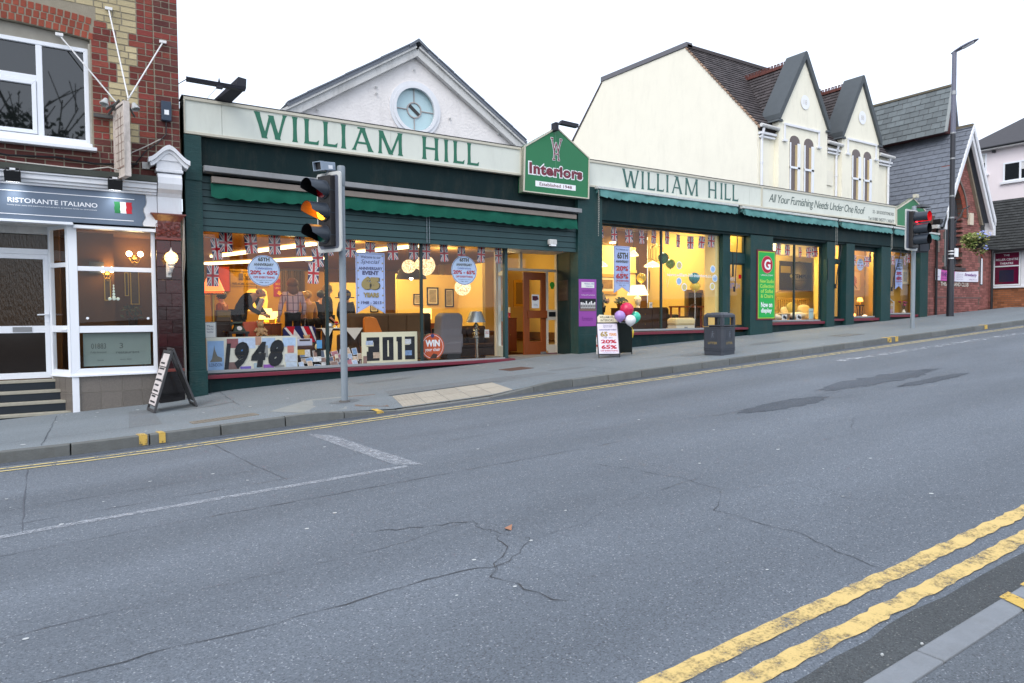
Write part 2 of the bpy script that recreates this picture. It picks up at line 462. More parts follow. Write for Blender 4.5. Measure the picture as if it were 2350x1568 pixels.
# ---------------------------------------------------------------- ground, road, pavements
SLOPE = .049
def gx(x):
 x = max(-60.0,min(90.0,x))
 return SLOPE * x
def drop(x):
 if x < 3.1 or x > 7.6: return 0.0
 if x < 4.3: return (x - 3.1) / 1.2
 if x < 6.3: return 1.0
 return (7.6 - x) / 1.3
KERB_Y = 10.42
def kerb_y(x):
 return KERB_Y + (.22 * min(1,(1.2 - x) / 2.2) ** 2 if x < 1.2 else 0)
def road_z(x,y=0):
 return gx(x) - .125
def pave_z(x,y):
 z = gx(x) + .02 * max(0,1 - (y - 10.4) / 1.2)
 z -= .13 * drop(x) * max(0,1 - (y - 10.4) / 1.15)
 if x < 2.6: z -= .075 * min(1,(2.6 - x) / 1.1) * min(1,max(0,(y - 10.6) / 3.5))
 return z
def sheet(name,xs,ys,zf,m,parent=None,kind='structure',label=None):
 b = MB()
 for i in range(len(xs)):
  for y in ys:
   yy = y(xs[i]) if callable(y) else y
   b.v.append(Vector((xs[i],yy,zf(xs[i],yy))))
 n = len(ys)
 for i in range(len(xs) - 1):
  for j in range(n - 1):
   b.f.append((i * n + j,(i + 1) * n + j,(i + 1) * n + j + 1,i * n + j + 1)); b.m.append(0)
 return b.build(name,m,parent,kind=kind,label=label,smooth=True)
def frange(a,b,st):
 n = max(1,int(round((b - a) / st)))
 return [a + (b - a) * k / n for k in range(n + 1)]
ASPH = asphalt('asphalt',S(98,105,113),S(152,156,160),1.0,.15,.4,True)
ASPH_P = asphalt('pavement_tarmac',S(115,123,128),S(160,166,170),1.3,.10,.25)
ASPH_N = asphalt('near_pavement_tarmac',S(92,98,104),S(140,144,150),1.3,.15,.4)
GUTTER = asphalt('gutter_shadow',S(76,80,82),S(120,122,118),1.2,.3,.6)  # darker tarmac tone standing for shadow beside the near kerb
PATCH = asphalt('tar_patch',S(76,82,90),S(124,128,134),1.0,.3,.6)
PATCH2 = asphalt('tarmac_patch',S(108,114,118),S(150,154,156),1.3,.1,.3)
TAR = mat('tar_seal',S(78,82,90),.6,.4,var=.3,scale=20)
KERB_M = mat('kerb_concrete',S(106,109,108),.85,.25,var=.25,scale=7,obj_var=.12,bump=.3,bscale=50,dirt=.3)
sheet('ground',[-400,-60,0,90,400],[-400,-8,30,400],lambda x,y: gx(x) - .42,mat('earth',S(92,92,86),.9,.2,var=.2))
sheet('road',[-60,-6] + frange(-4,46,2) + [90],[1.50,4,7,10.9],road_z,ASPH)
sheet('pavement',[-40,-6] + frange(-4,10,.4) + frange(11,42,1) + [60,80],
  [lambda x: kerb_y(x) + .13,10.9,11.3,11.7,12.5,13.5,14.6,15.34],pave_z,ASPH_P)
sheet('near_pavement',[-40,-5,0,5,10,40,80],[-6,1.415],lambda x,y: gx(x) - .003,ASPH_N)
kerb = bpy.data.objects.new('kerb',None); COL.objects.link(kerb); kerb['kind'] = 'structure'; ORG['kerb'] = Vector()
x = -5.5
while x < 44:
 ln = .905
 b = MB()
 x1 = x + ln - .014
 def kz(t): return gx(t) + .02 - .135 * drop(t)
 n = 1 if drop(x) == drop(x1) else 3
 for k in range(n):
  a,c = x + (x1 - x) * k / n,x + (x1 - x) * (k + 1) / n
  ya,yc = kerb_y(a),kerb_y(c)
  b.hexa([(a,ya,kz(a) - .34),(c,yc,kz(c) - .34),(c,yc + .128,kz(c) - .34),(a,ya + .128,kz(a) - .34),
    (a,ya + .012,kz(a) - .0),(c,yc + .012,kz(c) - .0),(c,yc + .128,kz(c) + .004),(a,ya + .128,kz(a) + .004)])
 o = b.build('kerb_stone',KERB_M,kerb,bev=.012 if n == 1 else 0)
 x += ln
near_kerb = bpy.data.objects.new('near_kerb',None); COL.objects.link(near_kerb); near_kerb['kind'] = 'structure'; ORG['near_kerb'] = Vector()
x = 0.55
for k in range(-3,16):
 a = .36 + k * .915; c = a + .908
 MB().hexa([(a,1.42,gx(a) - .3),(c,1.42,gx(c) - .3),(c,1.545,gx(c) - .3),(a,1.545,gx(a) - .3),
    (a,1.42,gx(a) + .002),(c,1.42,gx(c) + .002),(c,1.54,gx(c) + .002),(a,1.54,gx(a) + .002)]).build('kerb_stone',mat('near_kerb_concrete',S(132,137,142),.85,.25,var=.18,scale=7,obj_var=.08,bump=.3,bscale=50,dirt=.2),near_kerb,bev=.01)
def lay(name,polys,m,dz=.004,base=road_z,kind='structure'):
 b = MB()
 for p in polys:
  b.face([(q[0],q[1],base(q[0],q[1]) + dz) for q in p])
 return b.build(name,m,None,kind=kind)
def wob(pts,amp,step,seed):
 rr = random.Random(seed); out = []
 for k in range(len(pts) - 1):
  (xa,ya),(xb,yb) = pts[k],pts[k + 1]
  d = math.hypot(xb - xa,yb - ya); n = max(1,int(d / step))
  for j in range(n):
   t = j / n
   e = amp if 0 < j else amp * .3
   out.append((xa + (xb - xa) * t + rr.uniform(-e,e),ya + (yb - ya) * t + rr.uniform(-e,e)))
 out.append(pts[-1])
 return out
# gutters and yellow lines
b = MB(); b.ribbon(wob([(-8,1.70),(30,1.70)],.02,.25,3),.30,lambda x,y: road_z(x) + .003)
b.build('gutter_shadow',GUTTER,None,kind='structure')  # shadow band along the near kerb, painted as a darker strip
b = MB(); b.ribbon([(x,kerb_y(x) - .1) for x in frange(-8,44,.5)],.2,lambda x,y: road_z(x) + .003)
b.build('far_gutter',PATCH,None,kind='structure')
YEL = worn_paint('worn_yellow',S(206,188,128),.585,7.0)
YEL2 = worn_paint('worn_yellow_near',S(212,184,118),.58,5.0,edge=.22)
b = MB();
b.ribbon(wob([(-3,2.18),(30,2.18)],.011,.07,5),.115,lambda x,y: road_z(x) + .007)
b.build('yellow_line',YEL2,None,kind='structure')
b = MB(); b.ribbon(wob([(-3,1.955),(30,1.955)],.012,.07,6),.11,lambda x,y: road_z(x) + .007)
b.build('yellow_line',YEL2,None,kind='structure')
for off,w in ((.40,.055),(.57,.05)):
 b = MB(); b.ribbon(wob([(x,kerb_y(x) - off) for x in frange(-4,44,1)],.004,.3,8),w,lambda x,y: road_z(x) + .007)
 b.build('yellow_line',YEL,None,kind='structure')
WHT = worn_paint('worn_white',S(170,175,182),.47,22.0,edge=.4)
WHT2 = worn_paint('faint_white',S(186,190,196),.45,6.0)
lay('white_line',[[(2.70,9.55),(2.95,9.15),(3.03,8.05),(2.80,8.3)],[(2.80,8.3),(3.03,8.05),(3.16,6.72),(2.92,6.95)]],WHT,.006)
b = MB(); b.ribbon([(-3,6.95),(0,6.95),(3.0,6.80)],.10,lambda x,y: road_z(x) + .005)
b.build('white_line',WHT,None,kind='structure')
b = MB(); b.ribbon([(14.5,8.95),(20,8.9),(44,8.9)],.26,lambda x,y: road_z(x) + .005)
b.build('white_line',WHT2,None,kind='structure')
# cracks, loop cuts and lane joints
def crack(pts,w,seed,amp=.02,step=.11,m=TAR):
 rr = random.Random(seed)
 P = wob(pts,amp,step,seed)
 W = [w * .46 * rr.uniform(.1,1.2) for _ in P]; W[0] = W[-1] = .001
 b = MB(); b.ribbon(P,W,lambda x,y: road_z(x) + .0045)
 return b.build('road_crack',m,None,kind='structure')
CRK = mat('crack_dark',(.07,.072,.078),.9,.1)
crack([(-3,6.42),(.8,6.36),(1.5,6.30),(3.4,6.2),(5.5,6.1)],.022,1,.012)
crack([(-3,4.72),(.5,4.68)],.016,2,.02)
crack([(.6,4.70),(1.8,4.62),(2.6,4.72)],.012,3,.02)
crack([(-2.5,4.02),(-.2,4.0),(.42,3.97),(.8,3.91),(1.42,3.90),(1.85,3.91),(2.4,3.8)],.018,4,.022,m=CRK)
crack([(1.9,5.0),(2.63,4.73),(2.62,4.28),(2.5,4.0),(2.19,3.69),(2.3,3.3),(2.36,3.11)],.02,5,.03,.07,m=CRK)
crack([(2.63,4.45),(2.78,4.1),(2.60,3.95),(2.2,3.72)],.013,6,.03,.07,m=CRK)
crack([(2.78,4.1),(3.3,4.1),(3.9,4.35),(4.9,4.4)],.012,7,.03,.1)
crack([(4.54,5.46),(4.78,4.53),(4.74,4.0),(4.25,3.66),(4.3,3.0),(4.12,2.24)],.016,8,.03,.1,m=CRK)
crack([(4.74,4.0),(5.4,3.7),(5.3,3.1),(6.0,2.6)],.011,9,.03,.1)
crack([(6.6,4.6),(7.6,4.5),(8.4,5.0),(9.8,5.1)],.012,10,.03,.12)
crack([(5.5,6.9),(7.6,6.4),(9.5,6.45),(12,6.4)],.02,11,.03,.12)
crack([(-.51,9.98),(-.46,8.4),(-.41,7.0)],.026,12,.008,.2)
crack([(1.53,9.85),(1.66,8.4),(1.82,7.05)],.026,13,.008,.2)
crack([(-2.5,7.36),(-.3,7.30),(2.0,7.2)],.02,14,.008,.2)
crack([(1.62,7.1),(1.95,7.22)],.02,15,.008,.2)
crack([(-3,7.95),(1.5,7.85),(3.6,7.7),(8.5,7.5)],.014,16,.008,.2)
crack([(-2,8.4),(4,8.2),(9,8.1)],.010,17,.008,.25)
def blob(cx,cy,rx,ry,n,seed):
 rr = random.Random(seed)
 return [(cx + rx * math.cos(2 * math.pi * k / n) * rr.uniform(.7,1.1),cy + ry * math.sin(2 * math.pi * k / n) * rr.uniform(.7,1.1)) for k in range(n)]
lay('road_patch',[blob(8.85,6.3,1.0,.27,48,1)],PATCH,.004)
lay('road_patch',[blob(12.2,6.7,1.9,.35,60,2)],PATCH,.004)
lay('road_patch',[blob(12.6,6.0,1.2,.15,40,3)],PATCH,.005)
GUM = mat('chewing_gum',S(190,194,194),.7,.3)
b = MB(); rr = random.Random(5)
for k in range(46):
 px,py = rr.uniform(-1,7),rr.uniform(2.6,8.5); r_ = rr.uniform(.006,.018)
 b.face([(px + r_ * 1.3 * math.cos(t),py + r_ * math.sin(t),road_z(px) + .004) for t in [2 * math.pi * q / 7 + .3 for q in range(7)]])
for px,py in ((3.16,1.72),(3.4,1.66),(3.52,1.60)):
 b.ball((px,py,road_z(px) + .008),.008,6)
b.build('road_litter',GUM,None,kind='stuff')
leaf = MB(); leaf.face([(2.72,4.36,road_z(2.72) + .02),(2.76,4.33,road_z(2.7) + .006),(2.80,4.38,road_z(2.8) + .03),(2.75,4.41,road_z(2.7) + .008)])
tag(leaf.build('fallen_leaf',mat('leaf_brown',S(160,116,92),.8)),'small dry brown leaf lying beside the crack in the middle of the road','leaf')
# pavement detail
P0 = [Vector((4.76,11.42)),Vector((6.90,11.50)),Vector((6.80,10.58)),Vector((4.60,10.58))]
TACT = mat('tactile_buff',S(160,154,142),.85,.2,var=.18,scale=12,obj_var=.06)
tact = bpy.data.objects.new('tactile_paving',None); COL.objects.link(tact); tact['kind'] = 'structure'; ORG['tactile_paving'] = Vector()
def tq(u,v):
 p = (P0[0] * (1 - u) + P0[1] * u) * (1 - v) + (P0[3] * (1 - u) + P0[2] * u) * v
 return (p.x,p.y,pave_z(p.x,p.y))
for i in range(5):
 for j in range(2):
  b = MB(); u0,u1,v0,v1 = i / 5 + .003,(i + 1) / 5 - .003,j / 2 + .006,(j + 1) / 2 - .006
  top = [Vector(tq(u,v)) + Vector((0,0,.006)) for u,v in ((u0,v0),(u1,v0),(u1,v1),(u0,v1))]
  b.hexa([q - Vector((0,0,.05)) for q in top] + top)
  for a in range(6):
   for c in range(6):
    q = Vector(tq(u0 + (u1 - u0) * (a + .5) / 6,v0 + (v1 - v0) * (c + .5) / 6)) + Vector((0,0,.006))
    e = .016
    b.hexa([q + Vector((-e,-e,0)),q + Vector((e,-e,0)),q + Vector((e,e,0)),q + Vector((-e,e,0)),
      q + Vector((-e * .5,-e * .5,.006)),q + Vector((e * .5,-e * .5,.006)),q + Vector((e * .5,e * .5,.006)),q + Vector((-e * .5,e * .5,.006))])
  b.build('tactile_slab',TACT,tact)
lay('brown_pavement_patch',[[(4.13,12.04),(4.60,11.85),(4.42,10.72),(3.92,10.95)]],mat('worn_brown_slab',S(118,102,92),.85,.2,var=.2,scale=10),.004,pave_z)
CONC = mat('pale_concrete',S(138,142,140),.9,.2,var=.2,scale=8,bump=.2)
lay('concrete_patch',[[(2.6,11.3),(3.5,12.2),(4.1,12.06),(3.7,10.75),(2.9,10.72)]],CONC,.003,pave_z)
lay('tarmac_patch',[[(4.75,11.5),(8.6,11.6),(8.6,12.15),(4.9,12.1)]],PATCH2,.003,pave_z)
lay('tarmac_patch',[[(.65,11.6),(1.1,11.6),(1.15,14.2),(.8,14.2)]],PATCH2,.003,pave_z)
lay('tarmac_patch',[[(6.5,10.62),(9.2,10.62),(9.3,11.3),(7.0,11.5)]],PATCH2,.003,pave_z)
IRON = mat('cast_iron',S(78,68,62),.7,.4,var=.3,scale=20)
def cover(name,label,quad,frame_w,cells,m=IRON):
 z0 = [Vector((q[0],q[1],pave_z(*q) + .006)) for q in quad]
 t = thing(name,label,'cover',sum(z0,Vector()) / 4)
 fr = Fr(z0[3],z0[2] - z0[3],z0[0] - z0[3]); A,B = (z0[2] - z0[3]).length,(z0[0] - z0[3]).length
 fr.v = (fr.v - fr.u * fr.v.dot(fr.u)).normalized(); fr.n = fr.u.cross(fr.v)
 MB().frame(fr,0,0,A,B,frame_w,-.03,.003).build('frame',m,t)
 b = MB(); nx,ny = cells; w,h = (A - 2 * frame_w),(B - 2 * frame_w)
 b.fbox(fr,frame_w,frame_w,A - frame_w,B - frame_w,-.03,-.006)
 for i in range(nx):
  for j in range(ny):
   b.fbox(fr,frame_w + w * (i + .12) / nx,frame_w + h * (j + .12) / ny,frame_w + w * (i + .88) / nx,frame_w + h * (j + .88) / ny,-.006,.002)
 b.build('lid',m,t)
 return t
cover('manhole_cover','long rectangular pavement cover set beside the kerb, near the restaurant board',[(1.44,11.38),(2.40,11.42),(2.40,11.07),(1.45,11.03)],.05,(16,4),mat('cover_infill',S(124,118,108),.85,.3,var=.2,scale=14))
cover('drain_grating','reddish brown drain grating in the pavement before the open shop door',[(8.22,13.42),(8.88,13.45),(8.92,12.98),(8.26,12.94)],.04,(9,5),mat('rusty_iron',S(96,74,66),.8,.3,var=.3,scale=16))
cover('pavement_hatch','square grey inspection cover in the pavement beyond the litter bin',[(19.6,12.5),(20.6,12.5),(20.6,11.9),(19.6,11.9)],.05,(1,1),mat('hatch_grey',S(112,114,114),.8,.3,var=.2,scale=10))
KY = worn_paint('kerb_yellow',S(204,170,84),.585,9.0)
def kerb_tick(x0,x1,both=True):
 def kz(t): return gx(t) + .02 - .135 * drop(t)
 b = MB(); ya = kerb_y(x0)
 b.face([(x0,ya - .003,kz(x0) - .13),(x1,ya - .003,kz(x1) - .13),(x1,ya + .006,kz(x1) + .004),(x0,ya + .006,kz(x0) + .004)])
 b.face([(x0,ya + .006,kz(x0) + .007),(x1,ya + .006,kz(x1) + .007),(x1 - .03,ya + .2,pave_z(x1,ya + .2) + .008),(x0 - .03,ya + .2,pave_z(x0,ya + .2) + .008)])
 b.build('kerb_mark',KY,None,kind='structure')
kerb_tick(.70,.80); kerb_tick(.94,1.02); kerb_tick(4.08,4.2); kerb_tick(19.2,19.4); kerb_tick(19.6,19.75); kerb_tick(25.0,25.2)
lay('kerb_mark',[[(3.92,1.545),(4.02,1.545),(3.86,1.2),(3.77,1.2)],[(4.16,1.545),(4.25,1.545),(4.09,1.2),(4.0,1.2)]],KY,.008,lambda x,y: gx(x))
def pcrack(pts,w,seed,m=PATCH,amp=.012):
 P = wob(pts,amp,.15,seed); rr = random.Random(seed); b = MB(); b.ribbon(P,[w * rr.uniform(.4,1.1) for _ in P],lambda x,y: pave_z(x,y) + .0055); b.build('pavement_joint',m,None,kind='structure')
for k,(pts,w) in enumerate((([(4.9,12.45),(8.0,12.55),(11.0,12.7)],.012),([(-1,11.6),(.7,11.6)],.012),([(2.4,12.6),(2.5,15.2)],.012),([(7.6,11.5),(7.9,14.9)],.010),([(9.8,10.6),(9.9,15.2)],.012),([(14.8,10.6),(14.9,15)],.014),([(11.5,12.2),(14.9,12.4),(19,12.3)],.014),([(20.6,10.7),(20.8,15)],.02),([(25.5,10.7),(25.6,15)],.02),([(-.4,10.8),(-.3,14.6)],.012))): pcrack(pts,w,60 + k)
lay('pavement_stain',[blob(2.0,13.2,.5,.12,14,41),blob(5.6,13.8,.7,.16,14,42),blob(9.3,12.2,.6,.2,14,43),blob(13.1,11.95,.5,.3,14,44),blob(17,12.6,1.0,.3,14,45),blob(3.9,11.45,.26,.2,12,46)],PATCH2,.0045,pave_z)
b = MB(); rr = random.Random(77)
for k in range(70):
 px,py = rr.uniform(-.8,22),rr.uniform(10.8,14.8); r_ = rr.uniform(.012,.03)
 b.face([(px + r_ * 1.2 * math.cos(t),py + r_ * math.sin(t),pave_z(px,py) + .0065) for t in [2 * math.pi * q / 7 for q in range(7)]])
b.build('pavement_gum',GUM,None,kind='stuff')
# ================================================================ the brick restaurant on the left
rest = thing('restaurant_building','brick restaurant building with grey shopfront and white framed windows, left of the green shop','building',(0.4,15.2,-.05))
BY = 14.9
def arch_in(x): return 6.865 - .0453 * (x + 1.1) ** 2
b = MB(); f = FY(BY + .008)
b.fbox(f,.375,4.2,1.42,9.0,-.35,0); b.fbox(f,1.42,4.2,1.842,9.0,-.35,.018)
pts = [(x,arch_in(x) + .01) for x in frange(-3.2,.375,.22)]
b.prism(f,pts + [(.375,9.0),(-3.2,9.0)],-.35,0)
b.fbox(f,-3.2,4.2,.375,4.72,-.35,0)
b.fbox(Fr((1.842,BY,0),(0,1,0),(0,0,1)),.0,-.1,8,9.0,-.25,-.001)
b.build('wall',MORTAR,rest)
MB().box(-3.2,15.25,3.9,1.6,22,8.95).build('back_of_house',mat('dim_room',(.02,.018,.016),.9),rest)
_BR = {}
def brick(fr,a0,b0,ln,h,m,name='brick',parent=rest,dep=.05,proud=.0):
 key = (round(ln,2),round(h,3),m.name)
 o = fr(a0 + ln / 2,b0 + h / 2,proud)
 if key not in _BR:
  g = MB(); e = .0045
  l2,h2 = round(ln,2) / 2,h / 2
  g.hexa([(-l2,0,-h2),(l2,0,-h2),(l2,0,h2),(-l2,0,h2),(-l2,0,-h2),(l2,0,-h2),(l2,0,h2),(-l2,0,h2)])
  g.v[0:4] = [Vector((x,dep,z)) for x,z in ((-l2,-h2),(l2,-h2),(l2,h2),(-l2,h2))]
  g.v[4:8] = [Vector((x,0,z)) for x,z in ((-l2 + e,-h2 + e),(l2 - e,-h2 + e),(l2 - e,h2 - e),(-l2 + e,h2 - e))]
  ob = g.build(name,m,None); _BR[key] = ob.data; COL.objects.unlink(ob); bpy.data.objects.remove(ob)
 ob = bpy.data.objects.new(name,_BR[key]); COL.objects.link(ob)
 ob.parent = parent; ob.location = o - ORG.get(parent.name,Vector()); ob.rotation_euler = (0,-math.atan2(fr.u.z,fr.u.x),0)
 return ob
def seg(a0,a1,z,h,m,start,fr,name='brick',j=.013,**k):
 rr = random.Random(int(a0 * 100 + z * 1000))
 x = a0; first = True
 while x < a1 - .02:
  ln = start if first else (.285 if rr.random() < .72 else .14)
  first = False
  if x + ln > a1 - .07: ln = a1 - x
  brick(fr,x + j / 2,z,ln - j,h - j,m,name,proud=rr.uniform(-.002,.003),**k)
  x += ln
fb = FY(BY); CO = .12
for k in range(-11,21):
 z = 6.79 - CO * (k + 1)
 if z < 4.25: break
 odd = k % 2
 st = .285 if odd else .145
 zone = k % 6
 if z > 7.13:
  seg(.47 if z < arch_in(-1.1) + .41 else -1.4 + (.1 if odd else 0),1.14,z,CO,BRICK_Y,st,fb)
  seg(1.14,1.42,z,CO,BRICK_R,.14,fb)
 else:
  wide = zone in (0,1,2) and k >= 0 or k == -3
  ya,yb = (.655,1.14) if wide else (.80,1.0)
  lower = z < 4.95
  xa = .39 if z > 4.72 else -1.5
  if z > 6.70: xa = .40 + (z - 6.70) * .12
  seg(xa,ya,z,CO,BRICK_D if lower else BRICK_R,st,fb)
  seg(ya,yb,z,CO,BRICK_D if z < 4.6 else BRICK_Y,.2 if odd else .285,fb)
  seg(yb,1.42,z,CO,BRICK_D if z < 5.1 else BRICK_R,st,fb)
 seg(1.422,1.845,z,CO,BRICK_D if (k % 3 or z < 5.2) else BRICK_R,.285 if odd else .14,FY(BY - .018),'pier_brick')
for ring in range(3):
 x = -1.32 + .035 * ring
 while x < .40 + .02 * ring:
  sl = -2 * .0453 * (x + 1.1)
  fr = Fr((x,BY,arch_in(x) + .012 + ring * .135),(1,0,sl),(-sl,0,1))
  brick(fr,-.047,0,.094,.123,BRICK_A,'arch_brick',proud=random.uniform(-.002,.002))
  x += .107
# upstairs window
DKG = mat('dark_mirror_glass',(.008,.010,.010),.02,.9)
t = MB(); f = FY(15.02)
win = MB().frame(f,-2.9,4.87,.345,6.62,.075,-.04,.04).build('window',UPVC,rest,bev=.008)
MB().fbox(f,-.455,4.945,-.36,6.545,-.03,.034).build('mullion',UPVC,win,bev=.006)
MB().fbox(f,-2.8,5.90,-.455,6.0,-.03,.032).build('transom',UPVC,win,bev=.006)
MB().frame(f,-2.6,4.955,-.46,5.895,.07,-.02,.048).build('casement',UPVC,win,bev=.006)
for a0,b0,a1,b1 in ((-2.8,6.0,-.455,6.545),(-2.53,5.025,-.53,5.825),(-.36,4.945,.27,6.545)):
 MB().rect(f,a0,b0,a1,b1,-.012).build('pane',DKG,win)
MB().box(-3,14.74,4.715,.44,15.05,4.78).build('window_sill',UPVC,rest,bev=.008)
MB().box(-3,14.90,4.78,.375,15.03,4.87).build('window_sill',UPVC,rest,bev=.006)
MB().prism(FY(15.0),[(x,arch_in(x) + .0) for x in frange(-3.1,.375,.25)] + [(.375,6.62),(-3.1,6.62)],-.05,.0).build('window_head',mat('grey_putty',S(150,146,136),.8,var=.2),rest)
MB().box(.345,14.93,4.8,.378,15.05,6.7).build('reveal',mat('peeling_reveal',S(170,166,156),.8,var=.3,scale=18),rest)
# shopfront frame of the restaurant
MB().box(-3,14.62,4.23,1.40,14.93,4.34).build('lead_ledge',mat('mossy_lead',S(70,74,68),.8,.3,var=.35,scale=6,bump=.2,bscale=15),rest)
b = MB()
for z0,z1,y in ((4.0,4.045,14.74),(4.045,4.10,14.70),(4.10,4.19,14.665),(4.19,4.225,14.635)):
 b.box(-3,y,z0,1.395,14.93,z1 - .002)
b.build('cornice',WHITE,rest,bev=.008)
MB().box(-3,14.80,3.36,1.36,15.0,4.0).build('fascia_backing',WHITE_D,rest)
MB().box(-3,14.74,3.345,.03,14.93,3.39).build('fascia_trim',UPVC,rest,bev=.004)
MB().box(.034,14.80,3.30,1.37,14.97,3.40).build('fascia_trim',UPVC,rest,bev=.004)
side = [(1.17,3.40),(1.15,3.44),(1.17,3.50),(1.205,3.55),(1.195,3.62),(1.17,3.68),(1.18,3.74),(1.215,3.80),(1.225,3.86),(1.215,4.0),(1.40,4.0),(1.40,3.40)]
MB().prism(FY(14.785),side,-.05,0).build('scroll_side',WHITE,rest,bev=.004)
# bay window
CORN,INN = Vector((-.05,14.9,0)),Vector((-.36,15.5,0))
fs = Fr(INN,CORN - INN,(0,0,1)); SL = (CORN - INN).length
f = FY(14.93)
bay = MB().frame(f,-.05,.60,1.36,3.40,(.13,.12,.07,.06),-.05,.03).build('bay_window',UPVC,rest,bev=.006)
MB().fbox(f,.08,2.53,1.29,2.615,-.045,.022).build('transom',UPVC,bay,bev=.004)
MB().fbox(f,.08,1.385,1.29,1.51,-.045,.022).build('transom',UPVC,bay,bev=.004)
for z0,z1 in ((.72,1.385),(1.51,2.53),(2.615,3.34)):
 MB().rect(f,.08,z0,1.29,z1,-.015).build('pane',GLASS,bay)
MB().frame(fs,0.0,.60,SL,3.40,(.07,.10,.08,.10),-.05,.02).build('bay_side',UPVC,bay,bev=.004)
for z0,z1 in ((2.60,2.68),(1.40,1.52)):
 MB().fbox(fs,.07,z0,SL - .08,z1,-.045,.012).build('transom',UPVC,bay)
for z0,z1 in ((.70,1.40),(1.52,2.60),(2.68,3.30)):
 MB().rect(fs,.07,z0,SL - .08,z1,-.015).build('pane',GLASS,bay)
MB().fbox(fs,SL - .30,1.435,SL - .1,1.46,.012,.035).build('handle',UPVC,bay)
b = MB(); b.box(-.06,14.86,.575,1.37,15.0,.605); b.hexa([fs(0,.575,.04),fs(SL,.575,.04),fs(SL,.575,-.06),fs(0,.575,-.06),fs(0,.605,.04),fs(SL,.605,.04),fs(SL,.605,-.06),fs(0,.605,-.06)])
b.build('window_sill',UPVC,rest)
f = FY(14.925)
MB().box(-.03,14.93,-.4,1.36,15.2,.575).build('stall_riser',mat('grout_pale',S(168,160,148),.8),rest)
MB().fbox(fs,0,-.4,SL,.575,-.1,-.006).build('stall_riser',mat('grout_pale',S(168,160,148),.8),rest)
xs = [.065,.40,.745,1.08,1.36]
for i in range(4):
 for z0,z1 in ((-.35,.262),(.272,.572)):
  MB().fbox(f,xs[i] + .005,z0,xs[i + 1] - .005,z1,-.02,.005).build('granite_tile',GRANITE,rest)
for i in range(3):
 for z0,z1 in ((-.35,.262),(.272,.572)):
  MB().fbox(fs,SL * (.02 + i * .32) + .004,z0,SL * (.02 + (i + 1) * .32) - .004,z1,-.02,.004).build('granite_tile',GRANITE,rest)
MB().box(-.055,14.885,-.3,.055,14.96,.573).build('corner_post',UPVC,rest,bev=.004)
# door and steps
f = FY(15.55)
MB().frame(f,-1.75,.50,-.31,3.30,(.05,.0,.06,.08),-.05,.03).build('door_frame',UPVC,rest,bev=.004)
MB().fbox(f,-1.70,2.85,-.37,2.95,-.045,.02).build('door_frame',UPVC,rest)
MB().rect(f,-1.70,2.95,-.37,3.22,-.02).build('transom_pane',GLASS_BR,rest)
door = MB().frame(f,-1.66,.54,-.375,2.845,(.09,.11,.085,.085),-.03,.035).build('door',UPVC,rest,bev=.004)
MB().fbox(f,-1.58,1.39,-.46,1.52,-.025,.03).build('middle_rail',UPVC,door)
MB().rect(f,-1.58,1.52,-.46,2.76,.0).build('pane',GLASS_BR,door)
MB().rect(f,-1.58,.65,-.46,1.39,.0).build('pane',mat('dark_brown_glass',S(30,24,20),.12,.6,var=.3,scale=10),door)
MB().fbox(f,-.95,1.41,-.66,1.50,.03,.042).build('letterbox',ALU,door)
b = MB(); b.fbox(f,-.43,1.58,-.39,1.80,.035,.045); b.cyl(f(-.41,1.73,.04),f(-.41,1.73,.09),.012); b.cyl(f(-.41,1.73,.085),f(-.57,1.725,.085),.013)
b.build('handle',UPVC,door)
MB().box(-3,14.96,3.36,-.02,15.62,3.44).build('soffit',WHITE_D,rest)
MB().box(-3,15.5,3.22,-.3,15.62,3.42).build('door_head',WHITE_D,rest)
NOSE = mat('step_nosing',S(160,156,142),.8,.3,var=.25,scale=12)
TREAD = mat('step_riser_dark',S(30,38,46),.5,.4,var=.2)
for k,(yy,zt) in enumerate(((14.97,-.055),(15.12,.14),(15.27,.33),(15.42,.52))):
 xr = -.05 - .31 * max(0,yy - 14.9) / .6
 st = MB().box(-3,yy,zt - .5,xr,15.62,zt - .055).build('step',TREAD,rest)
 MB().box(-3,yy - .012,zt - .052,xr + .001,15.60,zt).build('nosing',NOSE,st,bev=.006)
# pilaster with glazed tiles, capital and console
MB().box(1.375,14.80,-.3,1.80,15.3,3.16).build('pilaster',mat('dark_grout',S(60,36,34),.8),rest)
f = FY(14.80)
zs = [-.1,.05,.30,.57,.83,1.09,1.35,1.61,1.87,2.13,2.39,2.64,2.90,3.15]
for i in range(len(zs) - 1):
 xm = 1.52 if i % 2 else 1.62
 for a0,a1 in ((1.37,xm),(xm,1.805)):
  MB().fbox(f,a0 + .003,zs[i] + .003,a1 - .003,zs[i + 1] - .003,-.02,.012).build('glazed_tile',MAROON_T,rest,bev=.004)
MB().box(1.365,14.784,-.3,1.812,14.80,.595).build('pilaster_base',mat('black_gloss',S(20,18,20),.15,.6,var=.2),rest); MB().box(1.36,14.765,.18,1.818,14.79,.22).build('base_mould',mat('black_gloss',S(20,18,20),.15,.6,var=.2),rest)
MB().box(1.36,14.775,.60,1.815,14.83,.66).build('tile_band',MAROON_C,rest,bev=.008)
cap = MB(); cap.box(1.36,14.76,3.16,1.81,15.0,3.20); cap.box(1.375,14.79,3.20,1.80,15.0,3.52)
cap.hexa([(1.375,14.79,3.52),(1.80,14.79,3.52),(1.80,15,3.52),(1.375,15,3.52),(1.29,14.70,3.635),(1.885,14.70,3.635),(1.885,15,3.635),(1.29,15,3.635)])
cap.box(1.28,14.69,3.635,1.895,15,3.66)
ca = cap.build('capital',MAROON_C,rest)
b = MB()
